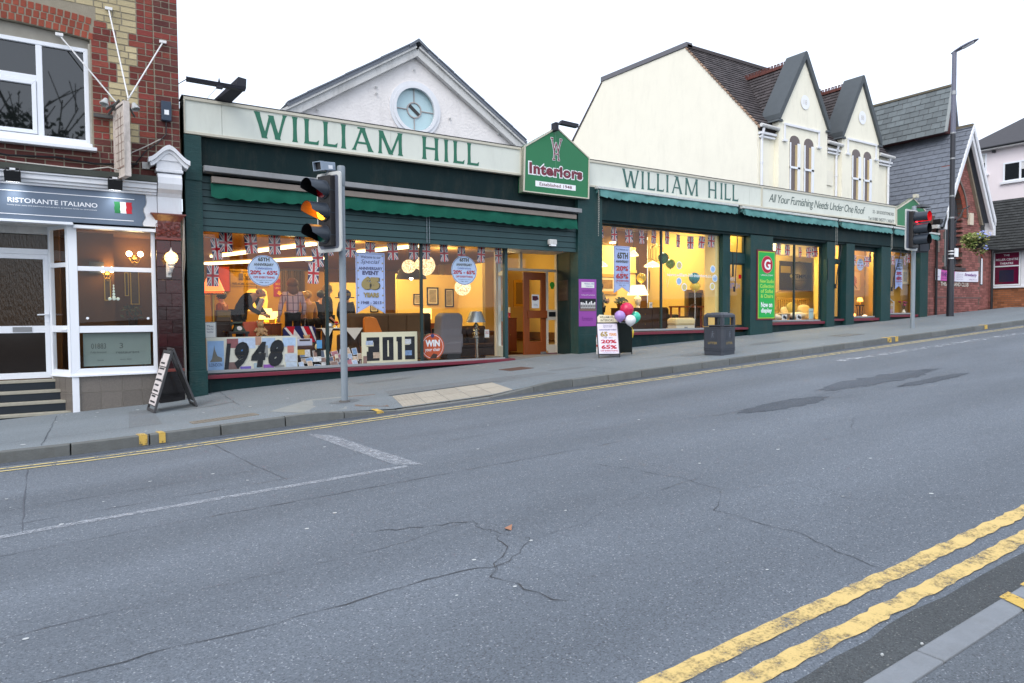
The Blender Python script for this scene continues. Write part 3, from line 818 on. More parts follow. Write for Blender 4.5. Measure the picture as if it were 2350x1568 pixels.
for cx,cz,r_ in ((1.588,3.49,.062),(1.43,3.43,.05),(1.745,3.43,.05),(1.50,3.30,.055),(1.68,3.30,.055),(1.42,3.27,.04),(1.76,3.27,.04),(1.588,3.36,.04),(1.588,3.25,.035)):
 b.ball((cx,14.79,cz),r_ * .8,9,0,(1,.3,1))
 b.lathe([(r_ * 1.05,-.012),(r_ * 1.25,.006),(r_ * 1.05,.016)],(cx,14.79,cz),10,0,(0,-1,0))
for sx in (-1,1):
 for k in range(5):
  a_ = math.pi * (.15 + k * .17)
  b.cyl((1.588 + sx * .10,14.78,3.28),(1.588 + sx * (.10 + .085 * math.cos(a_)),14.765,3.28 + .11 * math.sin(a_)),.018,.006,6)
b.build('carving',MAROON_C,ca)
prof = [(14.78,3.66),(14.78,3.98),(14.74,4.05),(14.66,4.12),(14.63,4.22),(14.64,4.34),(14.70,4.42),(14.76,4.44),(15.0,4.44),(15.0,3.66)]
fp = Fr((1.41,0,0),(0,1,0),(0,0,1))
con = MB().prism(fp,prof,0,.425).build('console',WHITE,rest,bev=.01)
b = MB(); b.box(1.385,14.66,4.44,1.86,15.0,4.50); b.box(1.40,14.68,4.50,1.845,15.0,4.70)
b.build('console_neck',WHITE,con,bev=.01)
def hump(x):
 t = abs(x - 1.62) / .36
 return 4.955 - .21 * (1 - math.cos(min(1,t) * math.pi)) / 2 - .06 * t
n_ = frange(1.26,1.98,.06)
b = MB(); b.prism(FY(14.60),[(x,hump(x)) for x in n_] + [(x,hump(x) - .085) for x in reversed(n_)],-.4,0)
b.prism(FY(14.66),[(x,hump(x) - .06) for x in n_[2:-2]] + [(1.84,4.66),(1.40,4.66)],-.3,0)
b.prism(FY(14.64),[(x * .94 + .097,hump(x) - .08) for x in n_] + [(x * .88 + .194,hump(x) - .15) for x in reversed(n_)],-.3,0)
b.build('pediment',WHITE,con,smooth=30)
MB().tube([(1.865,14.86,3.62),(1.86,14.86,3.3),(1.84,14.86,2.9),(1.83,14.87,2.6),(1.835,14.86,-.1)],.016,7).build('drainpipe',mat('pipe_cream',S(200,196,184),.6,var=.2,scale=8),rest)
MB().tube([(1.875,14.84,3.6),(1.872,14.84,2.8),(1.84,14.85,2.4),(1.85,14.85,-.1)],.009,6).build('cable',mat('cable_grey',S(150,150,146),.6),rest)
MB().tube([(1.0,14.87,4.50),(1.234,14.86,4.83),(1.45,14.86,5.02),(1.593,14.84,5.2),(1.60,14.84,5.45)],.012,6).build('cable',BLACK,rest)
MB().tube([(.9,14.85,4.62),(1.0,14.85,4.78),(1.2,14.85,4.90),(1.5,14.85,5.10)],.009,6).build('cable',mat('cable_white',S(190,188,180),.6),rest)
MB().tube([(-1.4,14.85,4.58),(-.9,14.83,4.50),(-.2,14.84,4.55),(.4,14.84,4.50),(.9,14.85,4.55),(1.1,14.86,4.58)],.018,6).build('cable',BLACK,rest)
MB().tube([(-1.4,14.62,4.42),(-.8,14.62,4.36),(-.1,14.62,4.345),(.3,14.62,4.345),(.6,14.62,4.42),(.85,14.64,4.37)],.011,6).build('cable',mat('cable_white',S(190,188,180),.6),rest)
b = MB(); b.tube([(.95,14.6,4.95),(.90,14.62,4.7),(.96,14.62,4.52),(.93,14.62,4.38)],.010,6)
b.build('cable',mat('cable_white',S(190,188,180),.6),rest)
MB().box(1.17,14.85,4.50,1.30,14.895,4.63).build('junction_box',WHITE_D,rest,bev=.006)
# restaurant room seen through the bay
RW = mat('restaurant_wall',S(104,66,26),.85,.2,var=.1)
room = bpy.data.objects.new('restaurant_room',None); COL.objects.link(room); room['kind'] = 'structure'; ORG['restaurant_room'] = Vector()
b = MB(); b.box(-1.5,17.65,0,1.86,17.8,3.9); b.box(1.78,15.2,0,1.86,17.65,3.9); b.box(-1.5,15.7,3.45,1.86,17.8,3.6); b.box(-.28,15.62,0,-.2,17.65,3.5)
b.box(.05,16.9,0,.75,17.0,3.5); b.box(1.37,15.3,.3,1.8,15.4,3.6)
b.build('wall',RW,room); MB().box(-1.5,15.64,.2,1.86,17.8,.3).build('floor',WOOD_D,room)
LK = .62
def lampmat(name,col,s): return mat(name,col,.4,.2,emit=col,estr=s * .8)
EM_W = lampmat('lamp_glow_warm',(1.0,.62,.22),9.0)
EM_H = lampmat('lamp_glow_hot',(1.0,.78,.45),22.0)
def point(name,loc,e,col,r=.06,parent=None):
 l = bpy.data.lights.new(name,'POINT'); l.energy = e * LK; l.color = col; l.shadow_soft_size = r
 o = bpy.data.objects.new(name,l); COL.objects.link(o); o.location = loc
 return o
BRASS = mat('brass',S(190,150,60),.3,.5,metal=.8)
def sconce(name,label,x,y,z,n,gap):
 t = thing(name,label,'wall lamp',(x,y,z))
 b = MB(); b.ball((x,y - .01,z - .02),.05,8); b.cyl((x,y - .01,z - .16),(x,y - .01,z + .05),.02)
 for k in range(n):
  xx = x + (k - (n - 1) / 2) * gap
  b.tube([(x,y - .02,z - .08),((x + xx) / 2,y - .10,z - .12),(xx,y - .12,z - .02),(xx,y - .12,z + .02)],.01,6)
 b.build('bracket',BRASS,t)
 for k in range(n):
  xx = x + (k - (n - 1) / 2) * gap
  MB().ball((xx,y - .12,z + .08),.058,10).build('glass_shade',EM_H,t)
 point('sconce_light',(x,y - .25,z + .12),5,(1,.6,.22),.08)
sconce('wall_lamp','lit brass wall lamp with a white globe, upper right inside the restaurant window',1.18,17.5,3.0,2,.22)
sconce('wall_lamp','smaller lit brass wall lamp under the transom inside the restaurant window',.62,16.86,2.60,2,.16)
def picture(name,label,fr,a0,b0,a1,b1,fm,w,art,c=.0,mount=None,group=None,cat='picture'):
 t = thing(name,label,cat,fr((a0 + a1) / 2,b0,c),group=group)
 MB().frame(fr,a0,b0,a1,b1,w,c,c + .03).build('frame',fm,t)
 if mount:
  MB().rect(fr,a0 + w,b0 + w,a1 - w,b1 - w,c + .008).build('mount',mount,t)
  q = (a1 - a0) * .2
  MB().rect(fr,a0 + q,b0 + q,a1 - q,b1 - q,c + .012).build('print',art,t)
 else:
  MB().rect(fr,a0 + w,b0 + w,a1 - w,b1 - w,c + .01).build('print',art,t)
 return t
ART1 = mat('dim_print',S(70,52,36),.6,var=.6,scale=9)
picture('picture','narrow dark framed picture between two others on the restaurant wall',FY(17.64),.98,2.15,1.06,2.68,BRASS,.015,ART1)
picture('picture','tall dark framed picture rightmost on the restaurant wall',FY(17.64),1.09,1.96,1.27,2.72,BRASS,.02,ART1)
picture('picture','tall dark framed picture behind the small white chandelier in the restaurant',FY(16.89),.56,2.03,.68,2.56,BRASS,.015,ART1)
t = thing('television','black television on a bracket high inside the restaurant window','television',(.40,16.85,2.75))
MB().box(.30,16.80,2.60,.56,16.84,2.84).build('screen',BLACK,t); MB().box(.40,16.84,2.68,.46,16.9,2.76).build('bracket',BLACK,t)
t = thing('chandelier','small pale chandelier of hanging glass drops in the restaurant window','chandelier',(.73,16.6,2.34))
b = MB(); b.cyl((.72,16.6,2.05),(.72,16.6,2.36),.008)
for k in range(5):
 b.ball((.72,16.6,2.10 + .06 * k),.032 - .004 * k,7)
for sx in (-.075,.075,0): b.ball((.72 + sx,16.6 - abs(.075 - abs(sx)) * .6,2.06),.034,7)
b.build('glass_drop',mat('pale_glass',S(200,214,208),.2,.6,emit=(.6,.75,.7),estr=.25),t)
t = thing('potted_plant','dark potted flowers on a table inside the restaurant window','plant',(1.08,16.9,1.45))
MB().lathe([(.001,0),(.07,0),(.10,.2),(.085,.2),(.07,.05)],(1.08,16.9,1.45),12).build('pot',WOOD_D,t)
b = MB(); rr = random.Random(3)
for k in range(40):
 c = Vector((1.08 + rr.uniform(-.2,.2),16.9 + rr.uniform(-.15,.15),1.72 + rr.uniform(-.08,.2))); d = Vector((rr.uniform(-1,1),rr.uniform(-1,1),rr.uniform(-.4,1))).normalized() * .07; e = d.orthogonal().normalized() * .025
 b.face([c - d,c + e,c + d,c - e])
b.build('leaf',mat('house_plant',S(52,64,34),.7,isl_var=.5),t,stuff=True)
t = thing('dining_table','dark dining table standing in the restaurant bay window','table',(.75,16.7,.3))
MB().box(.3,16.4,1.41,1.35,17.3,1.45).build('tabletop',WOOD_D,t)
for sx,sy in ((.36,16.46),(1.29,16.46),(.36,17.24),(1.29,17.24)): MB().box(sx - .03,sy - .03,.3,sx + .03,sy + .03,1.41).build('leg',WOOD_D,t)
fz = thing('frosted_screen','frosted panel with faded phone number behind the lowest pane of the restaurant window','screen',(.68,14.99,.75))
f = FY(14.985)
MB().rect(f,.135,.755,1.245,1.375).build('panel',mat('frosted_film',S(116,130,126),.5,.4,var=.12,scale=3),fz)
b = MB(); b.text('01883',f,.26,1.08,.50,1.18,.004); b.text('3',f,.72,1.08,.78,1.18,.004); b.text('Fully licensed',f,.25,.99,.50,1.03,.004); b.text('restaurant',f,.66,.98,1.05,1.02,.004); b.text('open daily',f,.72,.85,.92,.88,.004); b.text('book',f,.36,.85,.46,.88,.004)
b.build('lettering',mat('faded_ink',S(78,86,84),.6),fz)
for k,(x,z) in enumerate(((.215,1.655),(1.21,1.645))):
 b = MB()
 for a_ in range(3): b.sheet(FY(14.93),[(x + .028 * math.cos(t_ + a_ * math.pi / 3),z + .028 * math.sin(t_ + a_ * math.pi / 3)) for t_ in (0,2.1,4.2)],.004 + a_ * .001); b.sheet(FY(14.93),[(x + .028 * math.cos(t_ + a_ * math.pi / 3 + .5),z + .028 * math.sin(t_ + a_ * math.pi / 3 + .5)) for t_ in (0,2.1,4.2)],.0045 + a_ * .001)
 tag(b.build('window_sticker',INK_W),('small white star sticker at the left of the restaurant window','small white star sticker at the right of the restaurant window')[k],'sticker')
# signs, lamps and odds on the restaurant front
t = thing('restaurant_sign','grey fascia sign with white RISTORANTE ITALIANO lettering and thin white lines','sign',(0,14.79,3.4))
f = FY(14.79)
side2 = [(-3,3.395),(1.16,3.395)] + [(x - .012,z) for x,z in side[1:10]] + [(-3,3.998)]
MB().prism(f,side2,-.004,.012).build('board',mat('sign_grey',S(98,112,130),.5,.4,var=.05,scale=3),t)
b = MB(); f = FY(14.778)
b.text('RISTORANTE ITALIANO',f,-.915,3.685,.42,3.768,.004,bold=.012)
b.text('Lovely pizza, pasta and traditional food served in an intimate family run environment',f,-.925,3.625,.41,3.652,.004)
b.build('lettering',INK_W,t)
b = MB(); b.fbox(f,-3,3.882,1.02,3.894,0,.004); b.fbox(f,-3,3.478,1.0,3.490,0,.004); b.build('rule',INK_W,t)
fl = MB()
for k,m in enumerate(((0),(1),(2))):
 a0 = .69 + k * .095
 q = []
 for i in range(7): q.append((a0 + .006 * math.sin(i * 1.9 + k),3.615 + .21 * i / 6))
 r_ = [(x + .095,z) for x,z in q]
 fl.sheet(f,[p for p in q[:1]] + r_ + q[:0:-1],.004,k)
fl.build('flag_emblem',[mat('flag_green',S(30,110,60),.5),INK_W,mat('flag_red',S(186,30,44),.5)],t)
def floodlight(x,label):
 t = thing('floodlight',label,'lamp',(x,14.6,4.1),group='floodlights over the restaurant sign')
 b = MB(); b.hexa([(x - .115,14.52,4.00),(x + .115,14.52,4.00),(x + .115,14.66,4.02),(x - .115,14.66,4.02),(x - .12,14.44,4.17),(x + .12,14.44,4.17),(x + .10,14.60,4.18),(x - .10,14.60,4.18)])
 b.build('housing',BLACK,t,bev=.006)
 b = MB(); b.tube([(x - .10,14.54,4.17),(x - .10,14.58,4.24),(x + .10,14.58,4.24),(x + .10,14.54,4.17)],.011,5); b.box(x - .02,14.58,4.20,x + .02,14.70,4.23); b.build('bracket',BLACK,t)
 MB().box(x - .04,14.53,4.20,x + .04,14.6,4.235).build('sensor',INK_W,t)
 MB().face([(x - .10,14.535,3.998),(x + .10,14.535,3.998),(x + .10,14.65,4.015),(x - .10,14.65,4.015)])
 b = MB(); b.face([(x - .095,14.54,3.999),(x + .095,14.54,3.999),(x + .095,14.65,4.017),(x - .095,14.65,4.017)]); b.build('lens',lampmat('flood_white',(.92,.96,1.0),12),t)
 l = bpy.data.lights.new('flood_beam','SPOT'); l.energy = 3; l.spot_size = R(95); l.spot_blend = .8; l.color = (.92,.96,1); l.shadow_soft_size = .05
 o = bpy.data.objects.new('flood_beam',l); COL.objects.link(o); o.location = (x,14.58,3.985); o.rotation_euler = Vector((0,-.45,1)).to_track_quat('Z','Y').to_euler()
floodlight(-.82,'lit black floodlight above the R of RISTORANTE on the grey sign')
floodlight(.70,'lit black floodlight above the Italian flag on the grey sign')
t = thing('globe_lamp','lit amber globe lamp in a white bracket on the maroon tiled pilaster','lamp',(1.585,14.8,2.5))
MB().ball((1.60,14.56,2.80),.117,14).build('globe',mat('amber_globe',(1,.6,.2),.3,emit=(1,.55,.14),estr=2.6),t,smooth=True)
b = MB(); b.lathe([(.125,-.012),(.125,.012)],(1.60,14.56,2.80),18); b.lathe([(.001,.20),(.012,.16),(.03,.13),(.05,.105)],(1.60,14.56,2.80),10); b.lathe([(.06,-.10),(.07,-.12),(.045,-.16),(.05,-.18),(.03,-.22)],(1.60,14.56,2.80),12)
b.tube([(1.60,14.56,2.60),(1.59,14.60,2.54),(1.575,14.78,2.52)],.03,8); b.box(1.53,14.765,2.44,1.62,14.79,2.72); b.build('bracket',WHITE_D,t)
point('globe_light',(1.60,14.42,2.80),5,(1,.6,.22),.1)
t = thing('hanging_sign','weathered pale hanging sign edge-on with rusty frame, stayed by white rods on the brick wall','sign',(.75,14.9,4.3))
A,B_ = Vector((.755,14.84,0)),Vector((.895,14.2,0))
fh = Fr(A,B_ - A,(0,0,1)); W_ = (B_ - A).length
MB().fbox(fh,.03,4.26,W_ - .03,5.50,-.03,.03).build('panel',mat('flaking_panel',S(196,186,176),.8,var=.3,scale=9,dirt=.5),t)
MB().frame(fh,0,4.22,W_,5.56,.04,-.05,.05).build('frame',mat('rusty_white',S(206,196,188),.7,var=.35,scale=12,dirt=.6),t)
b = MB(); b.fbox(fh,.05,4.40,W_ - .05,4.43,.03,.036); b.fbox(fh,W_ * .36,4.45,W_ * .38,5.4,.03,.036); b.fbox(fh,W_ * .62,4.45,W_ * .64,5.4,.03,.036)
for k in range(6): b.fbox(fh,.08,4.55 + k * .15,W_ - .08,4.56 + k * .15,.03,.034)
b.build('faint_pattern',mat('sign_seam',S(140,120,110),.8),t)
ROD = mat('white_rod',S(226,226,226),.5,.4)
for p,q in (((.69,14.88,7.39),(.93,14.25,5.62)),((-.09,14.88,6.75),(.78,14.7,5.62)),((1.58,14.86,6.96),(.92,14.3,5.60))):
 MB().cyl(p,q,.013,n=6).build('stay_rod',ROD,t); MB().box(p[0] - .06,p[1] - .03,p[2] - .02,p[0] + .06,p[1] + .02,p[2] + .03).build('stay_fixing',ROD,t)
b = MB(); b.box(.40,14.80,5.36,.78,14.86,5.42); b.cyl((.60,14.75,5.5),(.78,14.6,5.62),.02); b.cyl((.62,14.85,5.4),(.80,14.55,5.65),.022); b.cyl((.95,14.7,5.4),(.86,14.5,5.65),.022); b.cyl((1.06,14.7,5.42),(.9,14.45,5.62),.018)
b.build('bracket',mat('dark_bracket',S(84,84,82),.7,var=.4,scale=20),t)
for x,y in ((.58,14.62),(1.06,14.66)):
 MB().lathe([(.03,-.07),(.08,.05),(.075,.06),(.01,-.06)],(x,y,5.60),10,0,(.25 if x > .8 else -.25,-.25,-.9)).build('sign_spotlight',mat('spot_grey',S(176,180,180),.5),t)
t = thing('alarm_box','dark blue alarm box with white label high on the brick pier','alarm',(1.6,14.87,5.4))
MB().box(1.515,14.76,5.45,1.69,14.875,5.82).build('case',mat('alarm_blue',S(52,66,84),.5,.4,var=.1),t,bev=.012)
MB().box(1.565,14.755,5.56,1.645,14.762,5.65).build('label_plate',INK_W,t)
t = thing('fixing_lamp','small white wall light at the top of the brick wall','lamp',(.27,14.88,7.66))
MB().box(.23,14.84,7.60,.31,14.895,7.68).build('base',WHITE_D,t); MB().cyl((.27,14.82,7.62),(.27,14.82,7.74),.02).build('tube_lamp',INK_W,t)
# pavement board of the restaurant
t = thing('pavement_board','black folding pavement board with paper notices in front of the tiled pilaster','sign board',(1.4,13.6,0))
fa = Fr((1.07,13.85,pave_z(1.07,13.85) + .02),(.07,-.72,0),(.32,.0,1.05)); fa.v = Vector((.30,0,1.06)).normalized(); fa.n = fa.u.cross(fa.v)
fbk = Fr((1.79,13.95,pave_z(1.79,13.95) + .02),(.03,-.65,0),(-.34,0,1.05)); fbk.v = Vector((-.36,0,1.05)).normalized(); fbk.n = fbk.u.cross(fbk.v)
for nm,fr_,wd in (('front_leaf',fa,.62),('back_leaf',fbk,.62)):
 o = MB().fbox(fr_,.03,.10,wd - .03,1.06,-.012,.0).build(nm,mat('board_black',S(34,34,36),.5,var=.3,scale=8),t)
 MB().frame(fr_,0,0,wd,1.11,.045,-.02,.012).build('frame',mat('board_frame',S(64,64,66),.5,.5,var=.5,scale=14),o)
b = MB(); b.fbox(fa,.06,.95,.56,1.05,.001,.006)
for z0,z1 in ((.12,.30),(.32,.55),(.57,.80),(.82,.95)): b.fbox(fa,.05,z0,.57,z1,.001,.016)
b.build('notice',mat('notice_paper',S(204,196,194),.7,var=.3,scale=12),t)
b = MB()
for k in range(8): b.fbox(fa,.12,.16 + k * .10,.12 + (.3 if k % 2 else .38),.19 + k * .10,.016,.019)
b.build('lettering',INK_K,t)
# ================================================================ the green furniture shop
shop = thing('furniture_shop','long dark green furniture shop with lit display windows and cream fascia','shop',(16,15.3,.6))
f = FY(15.3)
def gbox(x0,y0,z0,x1,y1,z1,m=GREEN_D,name='wall',par=shop,**k):
 return MB().box(x0,y0,z0,x1,y1,z1).build(name,m,par,**k)
# pilasters
for x0,x1,zb,zt,pl in ((1.925,2.24,-.3,5.29,.58),(11.80,12.67,.3,5.24,1.11)):
 p = gbox(x0,14.98,zb,x1,15.34,zt,GREEN_B,'pilaster',bev=.006)
 gbox(x0 - .015,14.945,zb,x1 + .02,15.0,pl,GREEN_B,'plinth',p,bev=.01)
gbox(1.935,14.955,4.39,2.245,15.0,4.71,GREEN_B,'pilaster_block',bev=.008)
for x0,x1,zb in ((19.215,20.40,.6),(23.55,24.06,.9),(24.80,25.34,.9),(27.22,27.92,1.0),(30.22,30.86,1.1)):
 gbox(x0,15.06,zb,x1,15.36,4.33,GREEN_B,'pilaster',bev=.006)
# stall risers and maroon sills
def sill(x0,x1,z0,z1,zt=.075,y=15.12):
 b = MB(); b.hexa([(x0,y,z0),(x1,y,z1),(x1,15.40,z1),(x0,15.40,z0),(x0,y,z0 + zt),(x1,y,z1 + zt),(x1,15.40,z1 + zt),(x0,15.40,z0 + zt)])
 return b.build('window_sill',MAROON,shop,bev=.008)
gbox(2.24,15.22,-.3,9.72,15.36,.40); sill(2.245,9.80,.385,.452)
gbox(12.67,15.22,.2,19.215,15.36,1.06); sill(12.675,18.36,1.055,1.07,.085); sill(18.40,19.20,1.14,1.14)
gbox(20.40,15.22,.6,23.55,15.36,1.27); sill(20.42,23.74,1.265,1.29,.09)
gbox(24.06,15.22,.8,24.80,15.36,1.38); sill(24.07,24.92,1.38,1.38,.08)
gbox(25.34,15.22,.9,27.22,15.36,1.37); sill(25.36,27.45,1.365,1.385,.10)
gbox(27.92,15.22,1.0,30.22,15.36,1.50); sill(27.95,30.3,1.50,1.51,.09)
# walls over the windows
gbox(1.925,15.16,3.46,12.1,15.40,5.9,GREEN_D,'upper_wall')
gbox(2.245,15.12,4.50,11.8,15.158,5.29,mat('panel_shaded_green',S(13,35,37),.6,.15,var=.2,scale=3,dirt=.2),'upper_panel')  # shade below the fascia put into this darker green
gbox(12.1,15.10,4.285,30.9,15.40,5.9,GREEN_D,'upper_wall')
gbox(12.67,15.02,4.36,30.9,15.098,5.2,GREEN_D,'awning_box')
gbox(1.925,15.02,5.3,1.99,15.5,6.03,GREEN_D,'fascia_return')
gbox(1.95,15.30,5.9,30.9,27,5.98,LEAD,'flat_roof')
gbox(1.90,14.975,6.03,9.96,15.42,6.055,BLACK,'coping'); gbox(12.1,14.975,5.985,28.1,15.42,6.01,BLACK,'coping')
# window frames, mullions, panes
FRD = mat('frame_dark_green',S(22,46,46),.4,.5)
def window(x0,z0,x1,z1,muls=(),y=15.32,w=.05,stone=True,trans=None,lw=None):
 fr = FY(y)
 o = MB().frame(fr,x0,z0,x1,z1,(w,.06,w,w),-.03,.03).build('window',FRD,shop)
 xs = [x0 + w] + [m for m in muls] + [x1 - w]
 for m in muls: MB().fbox(fr,m - .035,z0 + .06,m + .035,z1 - w,-.028,.026).build('mullion',FRD,o)
 for k in range(len(xs) - 1):
  MB().rect(fr,xs[k],z0 + .06,xs[k + 1],z1 - w,0).build('pane',GLASS,o)
 if stone: MB().fbox(fr,x0 + w,z0 + .03,x1 - w,z0 + .085,.0,.045).build('bottom_bead',mat('bead_grey',S(150,158,160),.5),o)
 return o
window(2.24,.47,9.66,3.47,(4.84,7.19),w=.045)
gbox(9.58,15.27,.5,9.67,15.39,3.47,GREEN_S,'window_post')
window(12.67,1.14,18.06,4.29,(15.31,))
gbox(18.0,15.2,1.1,18.36,15.36,4.29,GREEN_B,'window_post')
window(20.40,1.36,23.55,4.20,(21.95,)); gbox(20.40,15.28,4.19,23.55,15.36,4.3,GREEN_D,'lintel')
window(25.34,1.47,27.22,4.17); gbox(25.34,15.28,4.165,27.22,15.36,4.3,GREEN_D,'lintel')
window(27.92,1.59,30.22,4.24); gbox(27.92,15.28,4.235,30.22,15.36,4.3,GREEN_D,'lintel')
def shop_door(x0,z0,x1,zt0,zt1,ztop,w=.06):
 fr = FY(15.34)
 o = MB().frame(fr,x0,z0,x1,zt0,(w,.09,w,.05),-.03,.02).build('shop_door',FRD,shop)
 MB().fbox(fr,x0,zt0,x1,zt1,-.03,.05).build('transom',GREEN_S,o)
 MB().rect(fr,x0 + w,z0 + .09,x1 - w,zt0 - .05,0).build('pane',GLASS,o)
 MB().frame(fr,x0,zt1,x1,ztop,(w * .7,) * 4,-.03,.02).build('fanlight',FRD,o)
 MB().rect(fr,x0 + .03,zt1 + .04,x1 - .03,ztop - .04,0).build('pane',GLASS,o)
 return o
shop_door(18.36,1.21,19.215,3.37,3.70,4.32)
shop_door(24.06,1.46,24.80,3.60,3.70,4.30)
# recessed entrance
LOB = mat('lobby_floor',S(120,116,110),.8,.3,var=.15)
gbox(9.66,15.36,.2,12.05,16.45,.535,LOB,'entrance_floor')
gbox(9.70,15.20,.25,11.80,15.37,.515,LOB,'doorstep')
fr = Fr((11.80,15.36,0),(12.03 - 11.80,16.3 - 15.36,0),(0,0,1),(-.97,.24,0))
ln_ = math.hypot(.23,.94)
MB().fbox(fr,0,.4,ln_,3.5,-.1,0).build('lobby_wall',GREEN_D,shop)
gbox(9.64,15.40,3.45,12.1,16.5,3.6,WHITE_D,'lobby_ceiling')
f = FY(16.30)
CRM = mat('cream_frame',S(206,196,178),.5,.4,var=.08)
ent = MB().frame(f,9.9,.5,12.03,3.58,(.05,.0,.04,.06),-.05,.05).build('entrance_frame',CRM,shop)
b = MB(); b.fbox(f,9.95,2.93,11.99,3.0,-.045,.04); b.fbox(f,10.72,3.0,10.80,3.52,-.045,.04); b.fbox(f,11.62,.62,11.70,2.93,-.045,.04); b.fbox(f,11.70,1.52,11.99,1.82,-.03,.03); b.fbox(f,11.70,.56,11.99,.80,-.03,.03)
b.build('bar',CRM,ent)
for a0,b0,a1,b1 in ((9.95,3.0,10.72,3.52),(10.80,3.0,11.99,3.52),(11.70,.80,11.99,1.52),(11.70,1.82,11.99,2.93)):
 MB().rect(f,a0,b0,a1,b1,0).build('pane',GLASS,ent)
MB().fbox(f,11.72,1.62,11.97,1.76,.03,.036).build('letter_slot',BLACK,ent)
MB().fbox(f,11.62,.50,12.0,.56,-.05,.06).build('threshold',MAROON,ent)
door = MB().frame(f,10.82,.53,11.60,2.90,(.20,.38,.17,.22),.0,.06).build('open_door',WOOD_O,shop,bev=.006)
MB().fbox(f,10.95,1.58,11.62,1.80,.05,.10).build('push_bar',WOOD_O,door,bev=.006)
MB().rect(f,11.02,.91,11.43,1.58,.03).build('pane',GLASS,door); MB().rect(f,11.02,1.80,11.43,2.68,.03).build('pane',GLASS,door)
MB().fbox(f,11.40,.54,11.60,.60,.06,.07).build('kick_plate',ALU,door)
# white framed side window of the lobby, seen through the display window
fs2 = Fr((9.72,15.42,0),(10.0 - 9.72,16.25 - 15.42,0),(0,0,1)); L2 = math.hypot(.28,.83)
lb = MB().frame(fs2,0,.52,L2,3.50,(.06,.30,.06,.06),-.04,.04).build('lobby_side_window',mat('pale_frame',S(214,218,210),.5),shop)
MB().fbox(fs2,.06,2.75,L2 - .06,2.86,-.035,.035).build('bar',mat('pale_frame',S(214,218,210),.5),lb)
MB().rect(fs2,.06,.82,L2 - .06,2.75,0).build('pane',GLASS,lb); MB().rect(fs2,.06,2.86,L2 - .06,3.44,0).build('pane',GLASS,lb)
# roller shutter
rs = thing('roller_shutter','part lowered green roller shutter of wide slats above the big left shop window','shutter',(7,15.06,3.4))
z = 3.405; k = 0
while z < 4.5:
 h = (.115,.155,.15,.14,.14,.14,.14,.14)[k]
 MB().hexa([(2.245,15.05,z),(11.79,15.05,z),(11.79,15.12,z),(2.245,15.12,z),(2.245,15.065,z + h - .012),(11.79,15.065,z + h - .012),(11.79,15.12,z + h - .012),(2.245,15.12,z + h - .012)]).build('slat',GREEN_S,rs)
 z += h; k += 1
MB().box(2.25,15.095,3.41,11.785,15.12,4.5).build('backing',DARK,rs)
b = MB(); b.cyl((7.22,15.03,3.42),(7.22,15.03,4.1),.008,n=6); b.cyl((7.29,15.03,3.42),(7.29,15.03,4.1),.008,n=6); b.build('guide_wire',POLE_G,rs)
t = thing('entrance_light','small white light fitting on the shutter above the open shop door','lamp',(10.9,15.0,3.55))
MB().box(10.80,14.92,3.56,11.04,15.045,3.70).build('housing',WHITE_D,t,bev=.02); MB().box(10.82,14.91,3.52,11.0,15.0,3.56).build('diffuser',INK_W,t)
# awnings
def valance(name,x0,x1,y,z0,z1,drop_,pitch,amp,m,par,sharp=False,seed=1):
 rr = random.Random(seed); n = int((x1 - x0) / pitch * 6); b = MB(); P = []
 for i in range(n + 1):
  t_ = i / n; x = x0 + (x1 - x0) * t_; zt = z0 + (z1 - z0) * t_
  ph = (x - x0) / pitch
  s = abs(math.sin(math.pi * ph)) if not sharp else (ph % 1.0)
  yy = y + .012 * math.sin(x * 5.1 + seed) + .008 * math.sin(x * 13.7)
  P.append(((x,yy + .03,zt),(x,yy - .006 + .012 * math.sin(x * 8 + 1),zt - drop_ * .5),(x,yy - .01 + .02 * math.sin(x * 7.3),zt - drop_ - amp * s + .012 * math.sin(x * 1.7))))
 for i in range(n):
  for j in range(2):
   b.face([P[i][j],P[i + 1][j],P[i + 1][j + 1],P[i][j + 1]])
 o = b.build(name,m,par,smooth=50)
 return o
aw = thing('awning','rolled green awning with scalloped edge in grey housing over the left window','awning',(7,14.95,4.4),group='awnings along the green shop')
b = MB(); zl,zr = 4.71,4.60
b.hexa([(2.26,14.80,zl - .03),(11.80,14.80,zr - .03),(11.80,15.12,zr),(2.26,15.12,zl),(2.26,14.80,zl - .14),(11.80,14.80,zr - .14),(11.80,15.12,zr - .14),(2.26,15.12,zl - .14)])
b.build('housing',mat('housing_grey',S(136,138,140),.5,.4,var=.15,scale=4,dirt=.3),aw,bev=.008)
b = MB(); b.hexa([(2.40,14.86,4.49),(11.66,14.86,4.40),(11.66,14.98,4.40),(2.40,14.98,4.49),(2.40,14.86,4.365),(11.66,14.86,4.285),(11.66,14.98,4.285),(2.40,14.98,4.365)])
b.build('front_bar',mat('bar_brown_grey',S(128,118,110),.5,.4,var=.2,scale=5,dirt=.3),aw,bev=.006)
valance('valance',2.39,11.70,14.89,4.365,4.285,.265,.288,.035,AWN_G,aw,seed=2)
LED = mat('weathered_edge',S(196,200,198),.7,var=.3,scale=12)
